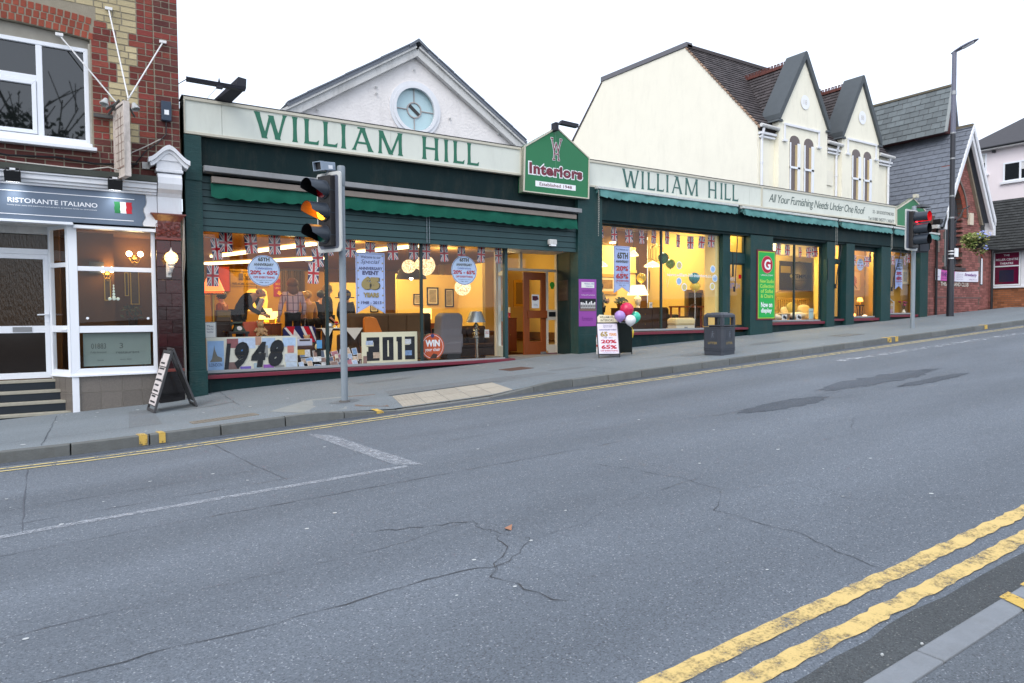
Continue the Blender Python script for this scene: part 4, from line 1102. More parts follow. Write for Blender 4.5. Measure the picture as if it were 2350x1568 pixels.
for k,(x0,x1,y,za,zb,lab) in enumerate(((12.45,18.32,14.86,5.19,5.16,'rolled teal awning below the second WILLIAM HILL sign'),
         (18.50,23.74,14.78,5.11,5.07,'rolled teal awning below the All Your Furnishing Needs lettering'),
         (23.98,27.50,14.78,5.07,5.04,'shorter rolled teal awning below the address and phone number'),
         (27.62,31.2,14.78,5.04,4.98,'rolled teal awning behind the farther traffic light'))):
 aw = thing('awning',lab,'awning',((x0 + x1) / 2,y,za),group='awnings along the green shop')
 b = MB(); b.hexa([(x0 - .05,y - .02,za),(x1,y - .02,zb),(x1,y + .2,zb),(x0 - .05,y + .2,za),(x0 - .05,y - .02,za + .075),(x1,y - .02,zb + .075),(x1,y + .2,zb + .085),(x0 - .05,y + .2,za + .085)])
 b.build('front_bar',LED,aw,bev=.008)
 MB().cyl((x0,y + .12,za - .04),(x1,y + .12,zb - .04),.07,n=8).build('roll',AWN_T,aw)
 valance('valance',x0 + .05,x1,y,za,zb,.21,.26,.05,AWN_T,aw,sharp=True,seed=3 + k)
 for xe,ze in ((x0 + .05,za),(x1,zb)):
  b = MB(); b.face([(xe,y,ze),(xe,y + .2,ze - .02),(xe,y,ze - .22)]); b.build('end_flap',AWN_T,aw)
 MB().box(x1,y,zb - .22,x1 + .08,y + .2,zb + .05).build('end_bracket',GREEN_D,aw)
 CH = mat('chain_pale',S(150,152,146),.5)
 b = MB()
 ends = [(x0 - .02,0),(x0 + .05,.05)] if k == 0 else [(x1 - .1,.0),(x1 + .02,.02)]
 for (xx,dy),zl in zip(ends,((3.9,4.3),(3.9,4.0),(4.2,4.25),(4.3,4.3))[k]):
  q = 5.15
  while q > zl: b.cyl((xx,y + dy,q),(xx,y + dy,q - .03),.012,n=5); q -= .05
 b.build('chain',CH,aw)
def awning_pole(x0,z0,x1,z1,label):
 t = thing('awning_pole',label,'pole',(x1,15.0,z1),group='bent awning winding poles')
 MB().tube([(x0,15.02,z0),(x0 + (x1 - x0) * .06,14.99,z0 - .12),(x1 - (x1 - x0) * .1,14.99,z1 + .4),(x1,15.0,z1)],.016,6).build('rod',BLACK,t)
 MB().cyl((x1,15.03,z1 - .15),(x1,15.03,z1 + .02),.035,n=8).build('hook',BLACK,t)
awning_pole(18.46,4.25,18.36,2.55,'thin black awning pole beside the Best of BRITISH door')
awning_pole(24.36,4.24,24.06,2.75,'thin black awning pole in front of the narrow poster door')
awning_pole(28.55,4.24,27.95,2.70,'thin black awning pole slanting before the last shop window')
for x in (12.42,18.3,23.6): MB().box(x - .02,15.03,2.9,x + .035,15.058,3.7).build('conduit',FRD,shop)
# --- fascia signs
def letter(b,ch,fr,x0,z0,x1,z1,w,c=.004,mi=0):
 """classical letters with slightly flared strokes"""
 W,H = x1 - x0,z1 - z0
 k_ = [0]
 def st(p,q,ww=w,fl=1.5):
  P = []
  for t,s_ in ((0,fl),(.10,1.08),(.5,.92),(.9,1.08),(1,fl)):
   P.append((x0 + (p[0] + (q[0] - p[0]) * t),z0 + (p[1] + (q[1] - p[1]) * t),ww * s_ / 2))
  cc = c + k_[0] * .0006; k_[0] += 1
  for i in range(4):
   a,d = P[i],P[i + 1]
   b.sheet(fr,[(a[0] - a[2],a[1]),(a[0] + a[2],a[1]),(d[0] + d[2],d[1]),(d[0] - d[2],d[1])],cc,mi)
 def bar(p,q,ww=w * .7,up=0,lip=0):
  cc = c + k_[0] * .0006; k_[0] += 1
  b.sheet(fr,[(x0 + p[0],z0 + p[1] - ww / 2),(x0 + q[0],z0 + q[1] - ww / 2),(x0 + q[0] + lip,z0 + q[1] + ww / 2 + up),(x0 + q[0] - w * .5,z0 + q[1] + ww / 2),(x0 + p[0],z0 + p[1] + ww / 2)],cc,mi)
 if ch == 'I': st((W / 2,0),(W / 2,H))
 if ch == 'L': st((w * .75,0),(w * .75,H)); bar((w * .7,w * .35),(W,w * .35),w * .7,.05,.02)
 if ch == 'H': st((w * .75,0),(w * .75,H)); st((W - w * .75,0),(W - w * .75,H)); bar((w,H * .5),(W - w,H * .5),w * .6)
 if ch == 'A':
  st((w * .5,0),(W / 2,H),w * .7,1.9); st((W - w * .5,0),(W / 2,H),w * 1.15,1.5); bar((W * .26,H * .34),(W * .74,H * .34),w * .55); bar((W * .27,H - w * .2),(W * .60,H - w * .2),w * .4)
 if ch == 'W':
  st((w * .5,H),(W * .30,0),w * 1.15,1.25); st((W * .30,0),(W * .5,H * .92),w * .7,1.2); st((W * .5,H * .92),(W * .72,0),w * 1.15,1.25); st((W * .72,0),(W - w * .4,H),w * .7,1.7)
 if ch == 'M':
  st((w * .5,0),(W * .1,H),w * .8,1.6); st((W * .1,H),(W * .52,0),w * 1.15,1.2); st((W * .52,0),(W * .9,H),w * .7,1.2); st((W - w * .55,0),(W * .91,H),w,1.6)
def fascia(name,label,x0,x1,z0,z1,seams,word,extra=None,w=.085,ink=GREEN_LET):
 t = thing(name,label,'sign',((x0 + x1) / 2,15.0,z0))
 f = FY(15.0)
 xs = [x0 + .0] + list(seams) + [x1]
 for k in range(len(xs) - 1):
  MB().fbox(f,xs[k] + .003,z0 + .05,xs[k + 1] - .003,z1 - .055,-.05,0).build('panel',CREAM_P,t)
 MB().frame(f,x0,z0,x1,z1,(.03,.055,.03,.06),-.09,.028).build('trim',CREAM_F,t,bev=.006)
 MB().fbox(f,x0 + .01,z0 + .01,x1 - .01,z1 - .01,-.14,-.055).build('back_box',GREEN_D,t)
 for ch,a0,b0,a1,b1 in word:
  b = MB(); letter(b,ch,f,a0,b0,a1,b1,w); b.build('letter',ink,t)
 return t
t1 = [('W',3.28),('I',4.047),('L',4.295),('L',4.71),('I',5.118),('A',5.372),('M',5.999),('H',7.097),('I',7.668),('L',7.933),('L',8.322)]
e1 = [3.93,4.165,4.607,5.024,5.238,5.859,6.59,7.547,7.823,8.237,8.651]
fascia('fascia_sign','large cream fascia sign with green WILLIAM HILL capitals, left of the Interiors sign',1.93,9.94,5.305,6.03,(2.64,6.31),[(c,a,5.414,e,5.95 - (.012 if c in 'AM' else 0)) for (c,a),e in zip(t1,e1)])
t2 = [13.444,14.171,14.419,14.799,15.177,15.433,16.008,17.043,17.593,17.813,18.194]; e2 = [14.08,14.297,14.724,15.09,15.32,15.876,16.573,17.45,17.755,18.106,18.48]
t = fascia('fascia_sign','cream fascia sign reading WILLIAM HILL and All Your Furnishing Needs, right of the Interiors sign',12.13,28.10,5.24,5.985,(15.64,19.066,19.69,25.0),[(c[0],a,5.36,e,5.885) for c,a,e in zip(t1,t2,e2)],w=.075,ink=mat('letter_blue_green',S(50,96,88),.4,.5))
f = FY(15.0)
MB().fbox(f,19.66,5.245,19.72,5.98,.0,.03).build('joint_strip',CREAM_F,t)
MB().text('All Your Furnishing Needs Under One Roof',f,20.06,5.40,25.90,5.77,.004,shear=.32,spacing=.88).build('script_lettering',mat('script_ink',S(64,84,80),.5),t)
AI = mat('address_ink',S(70,78,76),.5)
MB().text('22 - 28 GODSTONE RD.',f,26.43,5.585,27.99,5.705,.004,bold=.01).build('address_lettering',AI,t); MB().text('Tel: 01883 345777 / 342677',f,26.13,5.295,27.99,5.425,.004,bold=.01).build('phone_lettering',AI,t)
sg = thing('interiors_sign','green house-shaped sign with maroon Interiors lettering between the two cream fascias','sign',(11.0,14.9,4.87))
f = FY(14.86); pts = [(9.90,4.87),(12.09,4.865),(12.115,6.0),(11.0,6.685),(9.945,6.05)]
ctr = (11.0,5.6)
inn = [(ctr[0] + (x - ctr[0]) * .962,ctr[1] + (z - ctr[1]) * .958) for x,z in pts]
MB().prism(f,pts,-.22,-.004).build('box',GREEN_SIGN,sg)
MB().prism(f,inn,-.01,.0).build('panel',GREEN_SIGN,sg)
b = MB()
for k in range(5):
 l = (k + 1) % 5
 b.prism(f,[pts[k],pts[l],inn[l],inn[k]],-.2,.018)
b.build('trim',CREAM_F,sg,bev=.004)
MB().fbox(f,10.953,4.95,10.958,6.6,0,.001).build('seam',mat('seam_pale',S(120,170,140),.5),sg)
def strokes(b,fr,segs,w,c):
 for k,(p,q) in enumerate(segs):
  d = Vector((q[0] - p[0],q[1] - p[1])).normalized(); nn = Vector((-d.y,d.x)) * w / 2; e = d * w * .3
  b.sheet(fr,[(p[0] - e.x + nn.x,p[1] - e.y + nn.y),(p[0] - e.x - nn.x,p[1] - e.y - nn.y),(q[0] + e.x - nn.x,q[1] + e.y - nn.y),(q[0] + e.x + nn.x,q[1] + e.y + nn.y)],c + k * .0003)
SEG = [((10.80,6.365),(10.86,6.365)),((11.10,6.365),(11.16,6.365)),((10.83,6.36),(10.905,6.03)),((10.905,6.03),(10.965,6.26)),((10.965,6.26),(11.03,6.03)),((11.03,6.03),(11.13,6.36)),
  ((10.905,6.05),(10.89,5.815)),((11.03,6.05),(11.045,5.815)),((10.90,5.965),(11.04,5.965)),((10.86,5.815),(10.92,5.815)),((11.015,5.815),(11.075,5.815))]
b = MB(); strokes(b,f,SEG,.058,.003); b.build('monogram_outline',INK_W,sg)
b = MB(); strokes(b,f,SEG,.03,.009); b.build('monogram',MAROON,sg)
MB().text('Interiors',f,10.06,5.33,11.885,5.69,.003,bold=.085,spacing=1.08).build('lettering_outline',INK_W,sg)
MB().text('Interiors',f,10.095,5.36,11.855,5.66,.008,bold=.045,spacing=1.1).build('lettering',MAROON,sg)
MB().rect(f,10.29,5.05,11.625,5.195,.003).build('plate',INK_W,sg)
MB().text('Established 1948',f,10.42,5.082,11.49,5.168,.006,bold=.008).build('lettering',MAROON,sg)
sg2 = thing('gabled_sign','green house-shaped sign with cream trim behind the farther traffic light','sign',(29.7,14.9,5.2))
f = FY(15.0); pts = [(28.14,5.2),(30.7,5.2),(30.75,5.85),(29.45,6.44),(28.12,5.86)]; ctr = (29.4,5.7); inn = [(ctr[0] + (x - ctr[0]) * .95,ctr[1] + (z - ctr[1]) * .93) for x,z in pts]
MB().prism(f,pts,-.2,-.004).build('box',GREEN_SIGN,sg2); MB().prism(f,inn,-.01,0).build('panel',GREEN_SIGN,sg2)
b = MB()
for k in range(5): l = (k + 1) % 5; b.prism(f,[pts[k],pts[l],inn[l],inn[k]],-.2,.018)
b.build('trim',CREAM_F,sg2); MB().box(29.3,14.8,6.42,29.5,14.95,6.56).build('finial',CREAM_F,sg2)
def trough(name,label,parts):
 t = thing(name,label,'lamp',parts[0][0],group='lamp troughs over the fascia signs')
 return t
t = thing('sign_lamp','dark sign lamp trough on a thick arm above the left end of the fascia','lamp',(2.6,15.1,6.05))
DKB = mat('dark_bracket_blue',S(44,46,54),.6,.3,var=.2)
b = MB(); b.hexa([(2.48,15.1,6.02),(2.78,15.1,6.0),(2.99,14.36,6.18),(2.80,14.36,6.20),(2.48,15.1,6.05),(2.78,15.1,6.04),(3.0,14.36,6.37),(2.85,14.36,6.39)]); b.build('arm',DKB,t)
MB().hexa([(1.92,14.36,6.16),(2.98,14.36,6.15),(2.98,14.48,6.15),(1.92,14.48,6.16),(1.92,14.34,6.21),(2.98,14.34,6.21),(2.98,14.46,6.25),(1.92,14.46,6.26)]).build('trough',DKB,t)
b = MB(); b.cyl((2.5,14.4,6.2),(2.5,14.4,6.31),.03,.005,6); b.box(2.45,14.36,6.11,2.56,14.45,6.16); b.cyl((1.845,14.95,6.24),(1.92,14.42,6.19),.008,n=5); b.cyl((2.35,15.05,6.03),(2.46,14.4,6.13),.004,n=4); b.build('fixing',DKB,t)
t = thing('sign_lamp','small dark sign lamp on a thin rod above the peak of the Interiors sign','lamp',(10.6,14.9,6.6))
b = MB(); b.box(10.84,14.7,6.55,10.94,14.9,6.76); b.build('base',DKB,t); MB().cyl((10.9,14.75,6.74),(10.72,14.25,6.62),.008,n=5).build('rod',DKB,t)
MB().hexa([(10.63,14.2,6.57),(11.21,14.2,6.555),(11.21,14.34,6.555),(10.63,14.34,6.57),(10.68,14.2,6.665),(11.22,14.2,6.645),(11.22,14.3,6.645),(10.68,14.3,6.665)]).build('trough',DKB,t)
# plaque, purple poster, green poster
pq = thing('brass_plaque','dark bronze plaque reading WILLIAM HILL on the side wall of the shop entrance','plaque',(11.9,15.6,2.1))
PLQ = mat('plaque_brown',S(58,48,44),.4,.5)
MB().fbox(fr,.12,2.08,.80,2.66,0,.015).build('plate',PLQ,pq,bev=.004)
fr2 = Fr(fr.o + fr.u * .8,-fr.u,(0,0,1))
b = MB(); b.text('WILLIAM HILL',fr2,.05,2.43,.62,2.53,.022); b.text('Established 1948',fr2,.10,2.26,.58,2.33,.022); b.build('lettering',mat('plaque_letter',S(116,100,88),.5),pq)
pp = thing('poster','purple poster with a dining photograph on the green pilaster by the entrance','poster',(12.2,14.98,1.34))
f = FY(14.98); PUR = mat('purple_print',S(146,70,160),.4,.4)
MB().fbox(f,11.815,1.345,12.44,2.66,-.01,.012).build('panel',PUR,pp,bev=.003)
MB().rect(f,11.90,2.42,12.36,2.58,.016).build('title_box',PAPER_W,pp)
b = MB(); b.text('William Hill',f,12.0,2.51,12.34,2.56,.02); b.text('Interiors',f,12.06,2.45,12.30,2.49,.02); b.build('lettering',mat('poster_blue',S(90,110,170),.5),pp)
b = MB(); b.text('dining and occasional',f,11.9,2.20,12.38,2.235,.016); b.build('lettering',INK_W,pp)
b = MB(); b.rect(f,11.835,1.77,12.42,2.12,.015,0)
rr = random.Random(9)
for k in range(9): xx = 11.87 + k * .06; b.rect(f,xx,1.85,xx + .045,1.98 + rr.random() * .08,.018,1); b.rect(f,xx + .01,1.87,xx + .035,1.95,.02,0)
b.rect(f,11.84,1.775,12.415,1.84,.018,2)
b.build('photograph',[INK_K,PAPER_W,mat('photo_floor',S(120,96,90),.5)],pp)
b = MB(); b.text('quality',f,11.92,2.29,12.3,2.38,.016); b.text('furniture',f,11.92,1.5,12.3,1.62,.016); b.build('lettering',mat('purple_dark',S(120,50,136),.5),pp)
gp = thing('poster','bright green poster with G in a red disc and Now on display','poster',(19.97,15.05,1.46))
f = FY(15.05)
MB().fbox(f,19.52,1.46,20.50,3.84,-.02,.02).build('frame',MAROON,gp)
MB().rect(f,19.57,1.51,20.46,3.79,.024).build('border',mat('lime_border',S(160,210,60),.5),gp)
MB().rect(f,19.60,1.54,20.43,3.76,.028).build('panel',mat('bright_green',S(24,170,76),.4,.4),gp)
def disc(b,fr,cx,cz,r_,c,n=28,mi=0): b.sheet(fr,[(cx + r_ * math.cos(2 * math.pi * k / n),cz + r_ * math.sin(2 * math.pi * k / n)) for k in range(n)],c,mi)
b = MB(); disc(b,f,20.03,3.35,.30,.031); b.build('disc_rim',mat('rim_pink',S(220,120,130),.5),gp)
b = MB(); disc(b,f,20.03,3.35,.275,.034); b.build('disc',INK_R,gp)
MB().text('G',f,19.87,3.17,20.20,3.53,.038,bold=.03).build('letter',INK_W,gp)
b = MB(); b.text('UPHOLSTERY',f,19.70,2.96,20.36,3.01,.032); b.text('Now on',f,19.72,1.89,20.32,2.07,.032,bold=.03); b.text('display',f,19.72,1.66,20.30,1.86,.032,bold=.03); b.build('lettering',INK_W,gp)
b = MB()
for k,s in enumerate(('New Studio','Collection','of Sofas','& Chairs')): b.text(s,f,19.66 + (.04 if k > 1 else 0),2.72 - k * .17,20.40 - (.04 if k > 1 else 0),2.85 - k * .17,.032,bold=.02)
b.build('lettering',mat('lime_letter',S(178,220,90),.5),gp)
# ================================================================ white hall with the round window
hall = thing('rendered_hall','white roughcast gabled hall with round window, behind the left fascia','building',(7.9,17,5.9))
Y = 17.0; f = FY(Y)
AP,RE,LE = (7.87,8.72),(11.2,6.62),(4.54,6.62)
hole = [(7.86 + .60 * math.cos(2 * math.pi * k / 32),7.20 + .60 * math.sin(2 * math.pi * k / 32)) for k in range(32)]
b = MB()
out = [(4.54,5.0),(11.2,5.0),RE,AP,LE]
def ray_out(a):
 c = (7.86,7.20); d = (math.cos(a),math.sin(a)); best = 1e9
 for k in range(5):
  p,q = out[k],out[(k + 1) % 5]; ex,ez = q[0] - p[0],q[1] - p[1]
  den = d[0] * ez - d[1] * ex
  if abs(den) < 1e-9: continue
  t_ = ((p[0] - c[0]) * ez - (p[1] - c[1]) * ex) / den; s_ = ((p[0] - c[0]) * d[1] - (p[1] - c[1]) * d[0]) / den
  if t_ > 0 and -1e-6 <= s_ <= 1 + 1e-6: best = min(best,t_)
 return (c[0] + d[0] * best,c[1] + d[1] * best)
angs = sorted([2 * math.pi * k / 32 for k in range(32)] + [math.atan2(z - 7.2,x - 7.86) % (2 * math.pi) for x,z in out])
for k in range(len(angs)):
 a0,a1 = angs[k],angs[(k + 1) % len(angs)]
 if abs(a0 - a1) < 1e-6: continue
 i0,i1 = [(7.86 + .60 * math.cos(a),7.20 + .60 * math.sin(a)) for a in (a0,a1)]
 o0,o1 = ray_out(a0),ray_out(a1)
 b.face([f(*i0),f(*o0),f(*o1),f(*i1)])
 b.face([f(*i0),f(*i1),f(*i1,-.2),f(*i0,-.2)])
b.build('wall',PEBBLE,hall)
gbox(4.54,17.02,5,4.6,30,6.6,PEBBLE,'wall',hall); gbox(11.14,17.02,5,11.2,30,6.6,PEBBLE,'wall',hall)
ux,uz = RE[0] - AP[0],RE[1] - AP[1]; ll = math.hypot(ux,uz)
for sgn in (1,-1):
 fr_ = Fr((AP[0],Y,AP[1]),(sgn * ux,0,uz),(-sgn * uz * sgn * sgn,0,ux) if sgn == 1 else (uz,0,ux),(0,-1,0))
 fr_.v = Vector((-uz * 1.0 if sgn == 1 else uz,0,ux)).normalized()
 if fr_.v.z < 0: fr_.v = -fr_.v
 e_ = .004 * (sgn < 0); bb = MB().prism(fr_,[(.0,-.13),(ll + .25,-.13),(ll + .25,.10),(0,.10)],.02,.16 + e_).build('bargeboard',WHITE_D,hall,bev=.01)
 MB().prism(fr_,[(.0,.06),(ll + .28,.06),(ll + .28,.12),(0,.12)],.167 + e_,.22 + e_).build('moulding',WHITE_D,bb)
 MB().prism(fr_,[(.0,.115),(ll + .05,.115),(ll + .05,.19),(0,.19)],-8,.24 + e_).build('roof',SLATE,hall)
 for k in range(7):
  MB().prism(fr_,[(k * ll / 7,.192),((k + 1) * ll / 7 - .012,.192),((k + 1) * ll / 7 - .012,.22 + .01 * (k % 2)),(k * ll / 7,.22)],.0,.263 + e_).build('verge_slate',SLATE,hall)
MB().prism(f,[(7.60,8.72),(7.87,8.92),(8.14,8.72),(8.14,8.80),(7.87,9.0),(7.60,8.80)],-8.1,.275).build('ridge_cap',LEAD,hall)
rw = MB()
for r0,r1,c in ((.74,.64,.035),(.65,.56,.06)):
 n = 40
 for k in range(n):
  a0,a1 = 2 * math.pi * k / n,2 * math.pi * (k + 1) / n
  q = [(7.86 + r_ * math.cos(a),7.20 + r_ * math.sin(a)) for r_,a in ((r0,a0),(r0,a1),(r1,a1),(r1,a0))]
  rw.hexa([f(*p,-.02) for p in q] + [f(*p,c) for p in q])
rwo = rw.build('round_window',WHITE,hall)
for k in range(4):
 a0 = math.pi / 2 * k; n = 8
 q = [(7.86 + r_ * math.cos(a0 + math.pi / 2 * i / n),7.20 + r_ * math.sin(a0 + math.pi / 2 * i / n)) for r_,i in [(.585,i) for i in range(n + 1)] + [(.2,i) for i in range(n,-1,-1)]]
 MB().sheet(f,q,-.08).build('pane',GLASS_BL,rwo)
b = MB(); disc(b,f,7.86,7.20,.2,-.075); b.build('pane',GLASS_BL,rwo)
b = MB()
for k in range(24):
 a0,a1 = 2 * math.pi * k / 24,2 * math.pi * (k + 1) / 24
 q = [(7.86 + r_ * math.cos(a),7.20 + r_ * math.sin(a)) for r_,a in ((.215,a0),(.215,a1),(.185,a1),(.185,a0))]
 b.hexa([f(*p,-.08) for p in q] + [f(*p,-.05) for p in q])
for k in range(4):
 a = math.pi / 2 * k; d = (math.cos(a),math.sin(a)); e = (-d[1] * .011,d[0] * .011)
 b.prism(f,[(7.86 + d[0] * .21 + e[0],7.2 + d[1] * .21 + e[1]),(7.86 + d[0] * .21 - e[0],7.2 + d[1] * .21 - e[1]),(7.86 + d[0] * .585 - e[0],7.2 + d[1] * .585 - e[1]),(7.86 + d[0] * .585 + e[0],7.2 + d[1] * .585 + e[1])],-.08,-.055)
b.build('glazing_bar',mat('bar_grey',S(168,160,158),.6),rwo)
MB().prism(Fr((7.86,Y,7.20),(.78,0,-.62),(.62,0,.78),(0,-1,0)),[(-.2,-.045),(.2,-.045),(.2,.045),(-.2,.045)],-.07,-.06).build('vent_slot',mat('slot_dark',S(60,60,60),.7),rwo)
for x,z in ((7.83,8.22),(6.75,7.58),(6.75,7.42),(8.88,7.1),(10.45,6.9),(5.2,6.75)):
 MB().cyl((x,Y - .07,z),(x,Y,z + .03),.028,.02,7).build('wall_tie',WHITE_D,hall)
# ================================================================ cream house with two sharp gables
ch = thing('cream_house','cream rendered house with two steep grey-edged gables and arched windows','house',(26.6,17,6))
X0,X1,EV = 22.05,31.2,8.85
sd = Fr((X0,0,0),(0,-1,0),(0,0,1))
prof = [(-17.012,4),(-17.012,EV),(-20.66,12.93),(-26.08,13.08),(-28.46,10.67),(-31,7.9),(-31,4)]
MB().prism(sd,prof,-.25,0).build('side_wall',CREAM_W,ch)
MB().box(X0 + .01,17.0,4,X1,17.25,EV - .02).build('front_wall',CREAM_W2,ch)
MB().box(X1 - .1,17.2,4,X1,30,EV).build('end_wall',CREAM_W2,ch)
capm = mat('flat_cap',S(104,104,110),.7,var=.15)
MB().prism(sd,[(-20.55,12.95),(-26.12,13.09),(-26.12,13.30),(-20.55,13.14)],-.3,.05).build('parapet_cap',capm,ch)
MB().prism(sd,[(-26.08,13.0),(-28.46,10.6),(-31,7.8),(-31,7.95),(-28.46,10.77),(-26.08,13.12)],-9.2,.03).build('rear_roof',TILE_D,ch)
MB().box(X0 + .02,20.66,12.7,X1,26.1,12.98).build('flat_roof',LEAD,ch)
RS = Vector((0,20.66 - 16.88,12.95 - 8.72)); RL = RS.length; RU = RS.normalized()
rf = Fr((X0,16.88,8.72),(1,0,0),RU)
MB().prism(rf,[(.012,0),(X1 - X0,0),(X1 - X0,RL),(.012,RL)],-.12,0).build('roof',mat('roof_felt',S(60,54,52),.9),ch)
b = MB(); rr = random.Random(11); rows = 28
for j in range(rows):
 v0 = RL * j / rows; hh = RL / rows * 1.12; n = 34
 for i in range(n):
  u0 = (X1 - X0) * i / n + (.13 if j % 2 else 0); u1 = u0 + (X1 - X0) / n - .012; dz = rr.uniform(0,.012)
  if u1 > X1 - X0 + .02: continue
  b.hexa([rf(u0,v0,.004),rf(u1,v0,.004),rf(u1,v0 + hh,.002),rf(u0,v0 + hh,.002),rf(u0,v0,.035 + dz),rf(u1,v0,.035 + dz),rf(u1,v0 + hh,.010),rf(u0,v0 + hh,.010)])
b.build('roof_tile',TILE_D,ch,stuff=True,recalc=False)
b = MB()
for j in range(rows): v0 = RL * j / rows; b.hexa([rf(-.035,v0,-.03),rf(.02,v0,-.03),rf(.02,v0 + .15,-.03),rf(-.035,v0 + .15,-.03),rf(-.04,v0,.05),rf(.02,v0,.05),rf(.02,v0 + .15,.03),rf(-.04,v0 + .15,.03)])
b.build('verge',mat('verge_mix',S(150,124,104),.8,isl_var=.4),ch)
MB().box(X0 + .015,20.55,12.92,X1,20.80,13.06).build('ridge',TILE_D,ch)
# dormer gables
GREYC = mat('coping_grey',S(78,84,88),.65,.3,var=.18,scale=4)
def gable(xl,xr,za,zb,tag_txt,wins,xc=None):
 xm = (xl + xr) / 2; f = FY(16.80)
 MB().prism(f,[(xl,6.2),(xr,6.2),(xr,zb),(xm,za),(xl,zb)],-.3,0).build('gable_wall',CREAM_W2,ch)
 for s in (-1,1):
  xe = xl if s < 0 else xr; dx,dz = xm - xe,za - zb; L_ = math.hypot(dx,dz)
  k_ = .19
  o = [(xe - s * (-.10),zb - .17),(xe + s * .10,zb - .17),(xe + s * .14,zb + .06),(xm + s * .10,za + .36),(xm,za + .36),(xm,za + .0),(xe,zb - .02)]
  P = [(xe - s * .0,zb - .16),(xe + s * .10,zb - .16),(xe + s * .10,zb + .04),(xm + s * .075,za + .30),(xm,za + .34),(xm,za + .02)]
  MB().prism(f,P,-.78 if s < 0 else -.6,.10).build('coping',GREYC,ch,bev=.01)
  MB().prism(f,[(xe - .16,zb - .25),(xe + .16,zb - .25),(xe + .10,zb - .165),(xe - .10,zb - .165)],-.5,.09).build('kneeler',GREYC,ch)
 # small tiled roof behind
 for s in (-1,1):
  xe = xl if s < 0 else xr
  A_,B2 = Vector((xe,17.3,zb - .1)),Vector((xm,17.3,za - .05)); up_ = B2 - A_
  yb = 20.9
  q = Fr(A_,(0,1,0),up_); n = q.n if q.n.z > 0 else -q.n
  q = Fr(A_,(0,1,0),up_,n); LL = up_.length
  b = MB(); rows = 16
  for j in range(rows):
   v0 = LL * j / rows; hh = LL / rows
   zz = A_.z + up_.z * (j + .5) / rows
   yend = 16.88 + (zz - 8.72) / (12.95 - 8.72) * 3.78 + .1
   m = max(1,int((yend - 17.3) / .26))
   for i in range(m):
    u0,u1 = (yend - 17.3) * i / m,(yend - 17.3) * (i + 1) / m - .012
    b.hexa([q(u0,v0,-.03),q(u1,v0,-.03),q(u1,v0 + hh,-.03),q(u0,v0 + hh,-.03),q(u0,v0,.045),q(u1,v0,.045),q(u1,v0 + hh,.015),q(u0,v0 + hh,.015)])
  b.build('gable_roof_tile',TILE_D,ch,stuff=True,recalc=False)
 ye = 16.88 + (za - 8.72) / (12.95 - 8.72) * 3.78
 y_ = 17.6
 while y_ < ye + .2:
  MB().box(xm - .07,y_,za - .02,xm + .07,y_ + .30,za + .10).build('ridge_tile',RIDGE_R,ch)
  for k in range(2):
   b = MB(); b.box(xm - .02,y_ + .03 + k * .15,za + .10,xm + .02,y_ + .06 + k * .15,za + .2); b.box(xm - .02,y_ + .10 + k * .15,za + .10,xm + .02,y_ + .13 + k * .15,za + .2); b.box(xm - .02,y_ + .03 + k * .15,za + .2,xm + .02,y_ + .13 + k * .15,za + .225); b.build('ridge_crest',RIDGE_R,ch)
  y_ += .315
 # roundel, string course, windows
 f = FY(16.795)
 b = MB(); n = 24; disc(b,f,xm + .04,10.05,.28,.02); ro = b.build('date_roundel',INK_W,ch)
 MB().text(tag_txt,f,xm - .07,9.95,xm + .15,10.15,.026).build('numerals',mat('raised_cream',S(208,206,200),.7),ro)
 a0,a1 = wins[0][0] - .37,wins[1][1] + .37
 b = MB(); b.fbox(f,a0,8.97,a1,9.06,0,.06); b.fbox(f,a0,8.42,a0 + .09,8.97,0,.05); b.fbox(f,a1 - .09,8.42,a1,8.97,0,.05); b.fbox(f,a0 - .08,8.34,a0 + .16,8.42,0,.08); b.fbox(f,a1 - .16,8.34,a1 + .08,8.42,0,.08)
 b.build('hood_mould',WHITE,ch,bev=.008)
 for wl,wr in wins:
  w_ = wr - wl; xm2 = (wl + wr) / 2
  arch = [(wl,6.3),(wr,6.3),(wr,8.38)] + [(xm2 + w_ / 2 * math.cos(t_ * 1.0),8.38 + .28 * math.sin(t_) ** .8) for t_ in frange(.3,math.pi - .3,.3)] + [(wl,8.38)]
  rv = MB()
  i_ = len(arch)
  for k in range(i_):
   p,q = arch[k],arch[(k + 1) % i_]
   rv.face([f(p[0],p[1],.003),f(q[0],q[1],.003),f(q[0],q[1],-.28),f(p[0],p[1],-.28)])
  o = rv.build('window',CREAM_W,ch)
  MB().sheet(f,arch,.003).build('opening',mat('window_dark',S(86,68,62),.2,.6,var=.2,scale=3),o)
  sx = [(wl + (x - wl) * .92 + w_ * .04,z - .03) for x,z in arch]
  b = MB()
  b.fbox(f,wl + .02,6.3,wl + .08,8.36,.004,.03); b.fbox(f,wr - .17,6.3,wr - .02,8.36,.004,.05); b.fbox(f,wl + .02,7.36,wr - .02,7.44,.004,.05); b.fbox(f,wl + .02,6.45,wr - .02,6.53,.004,.04)
  b.build('sash',UPVC,o)
  MB().fbox(f,wr - .30,6.3,wr - .165,8.30,.004,.012).build('net_curtain',mat('net_beige',S(190,170,130),.9),o)
gable(23.05,26.2,11.70,9.32,'18',((23.70,24.36),(24.62,25.26)))
gable(27.25,30.05,11.50,9.22,'88',((27.95,28.59),(28.82,29.43)))
def gutter(x0,x1,z):
 o = MB().cyl((x0,16.80,z),(x1,16.80,z - .03),.075,n=8).build('gutter',WHITE_D,ch)
 b = MB(); b.box(x0 + .08,16.84,z - .30,x1 - .05,17.0,z - .22); b.box(x0 + .12,16.88,z - .42,x1 - .1,17.0,z - .36); b.build('bracket',WHITE,o)
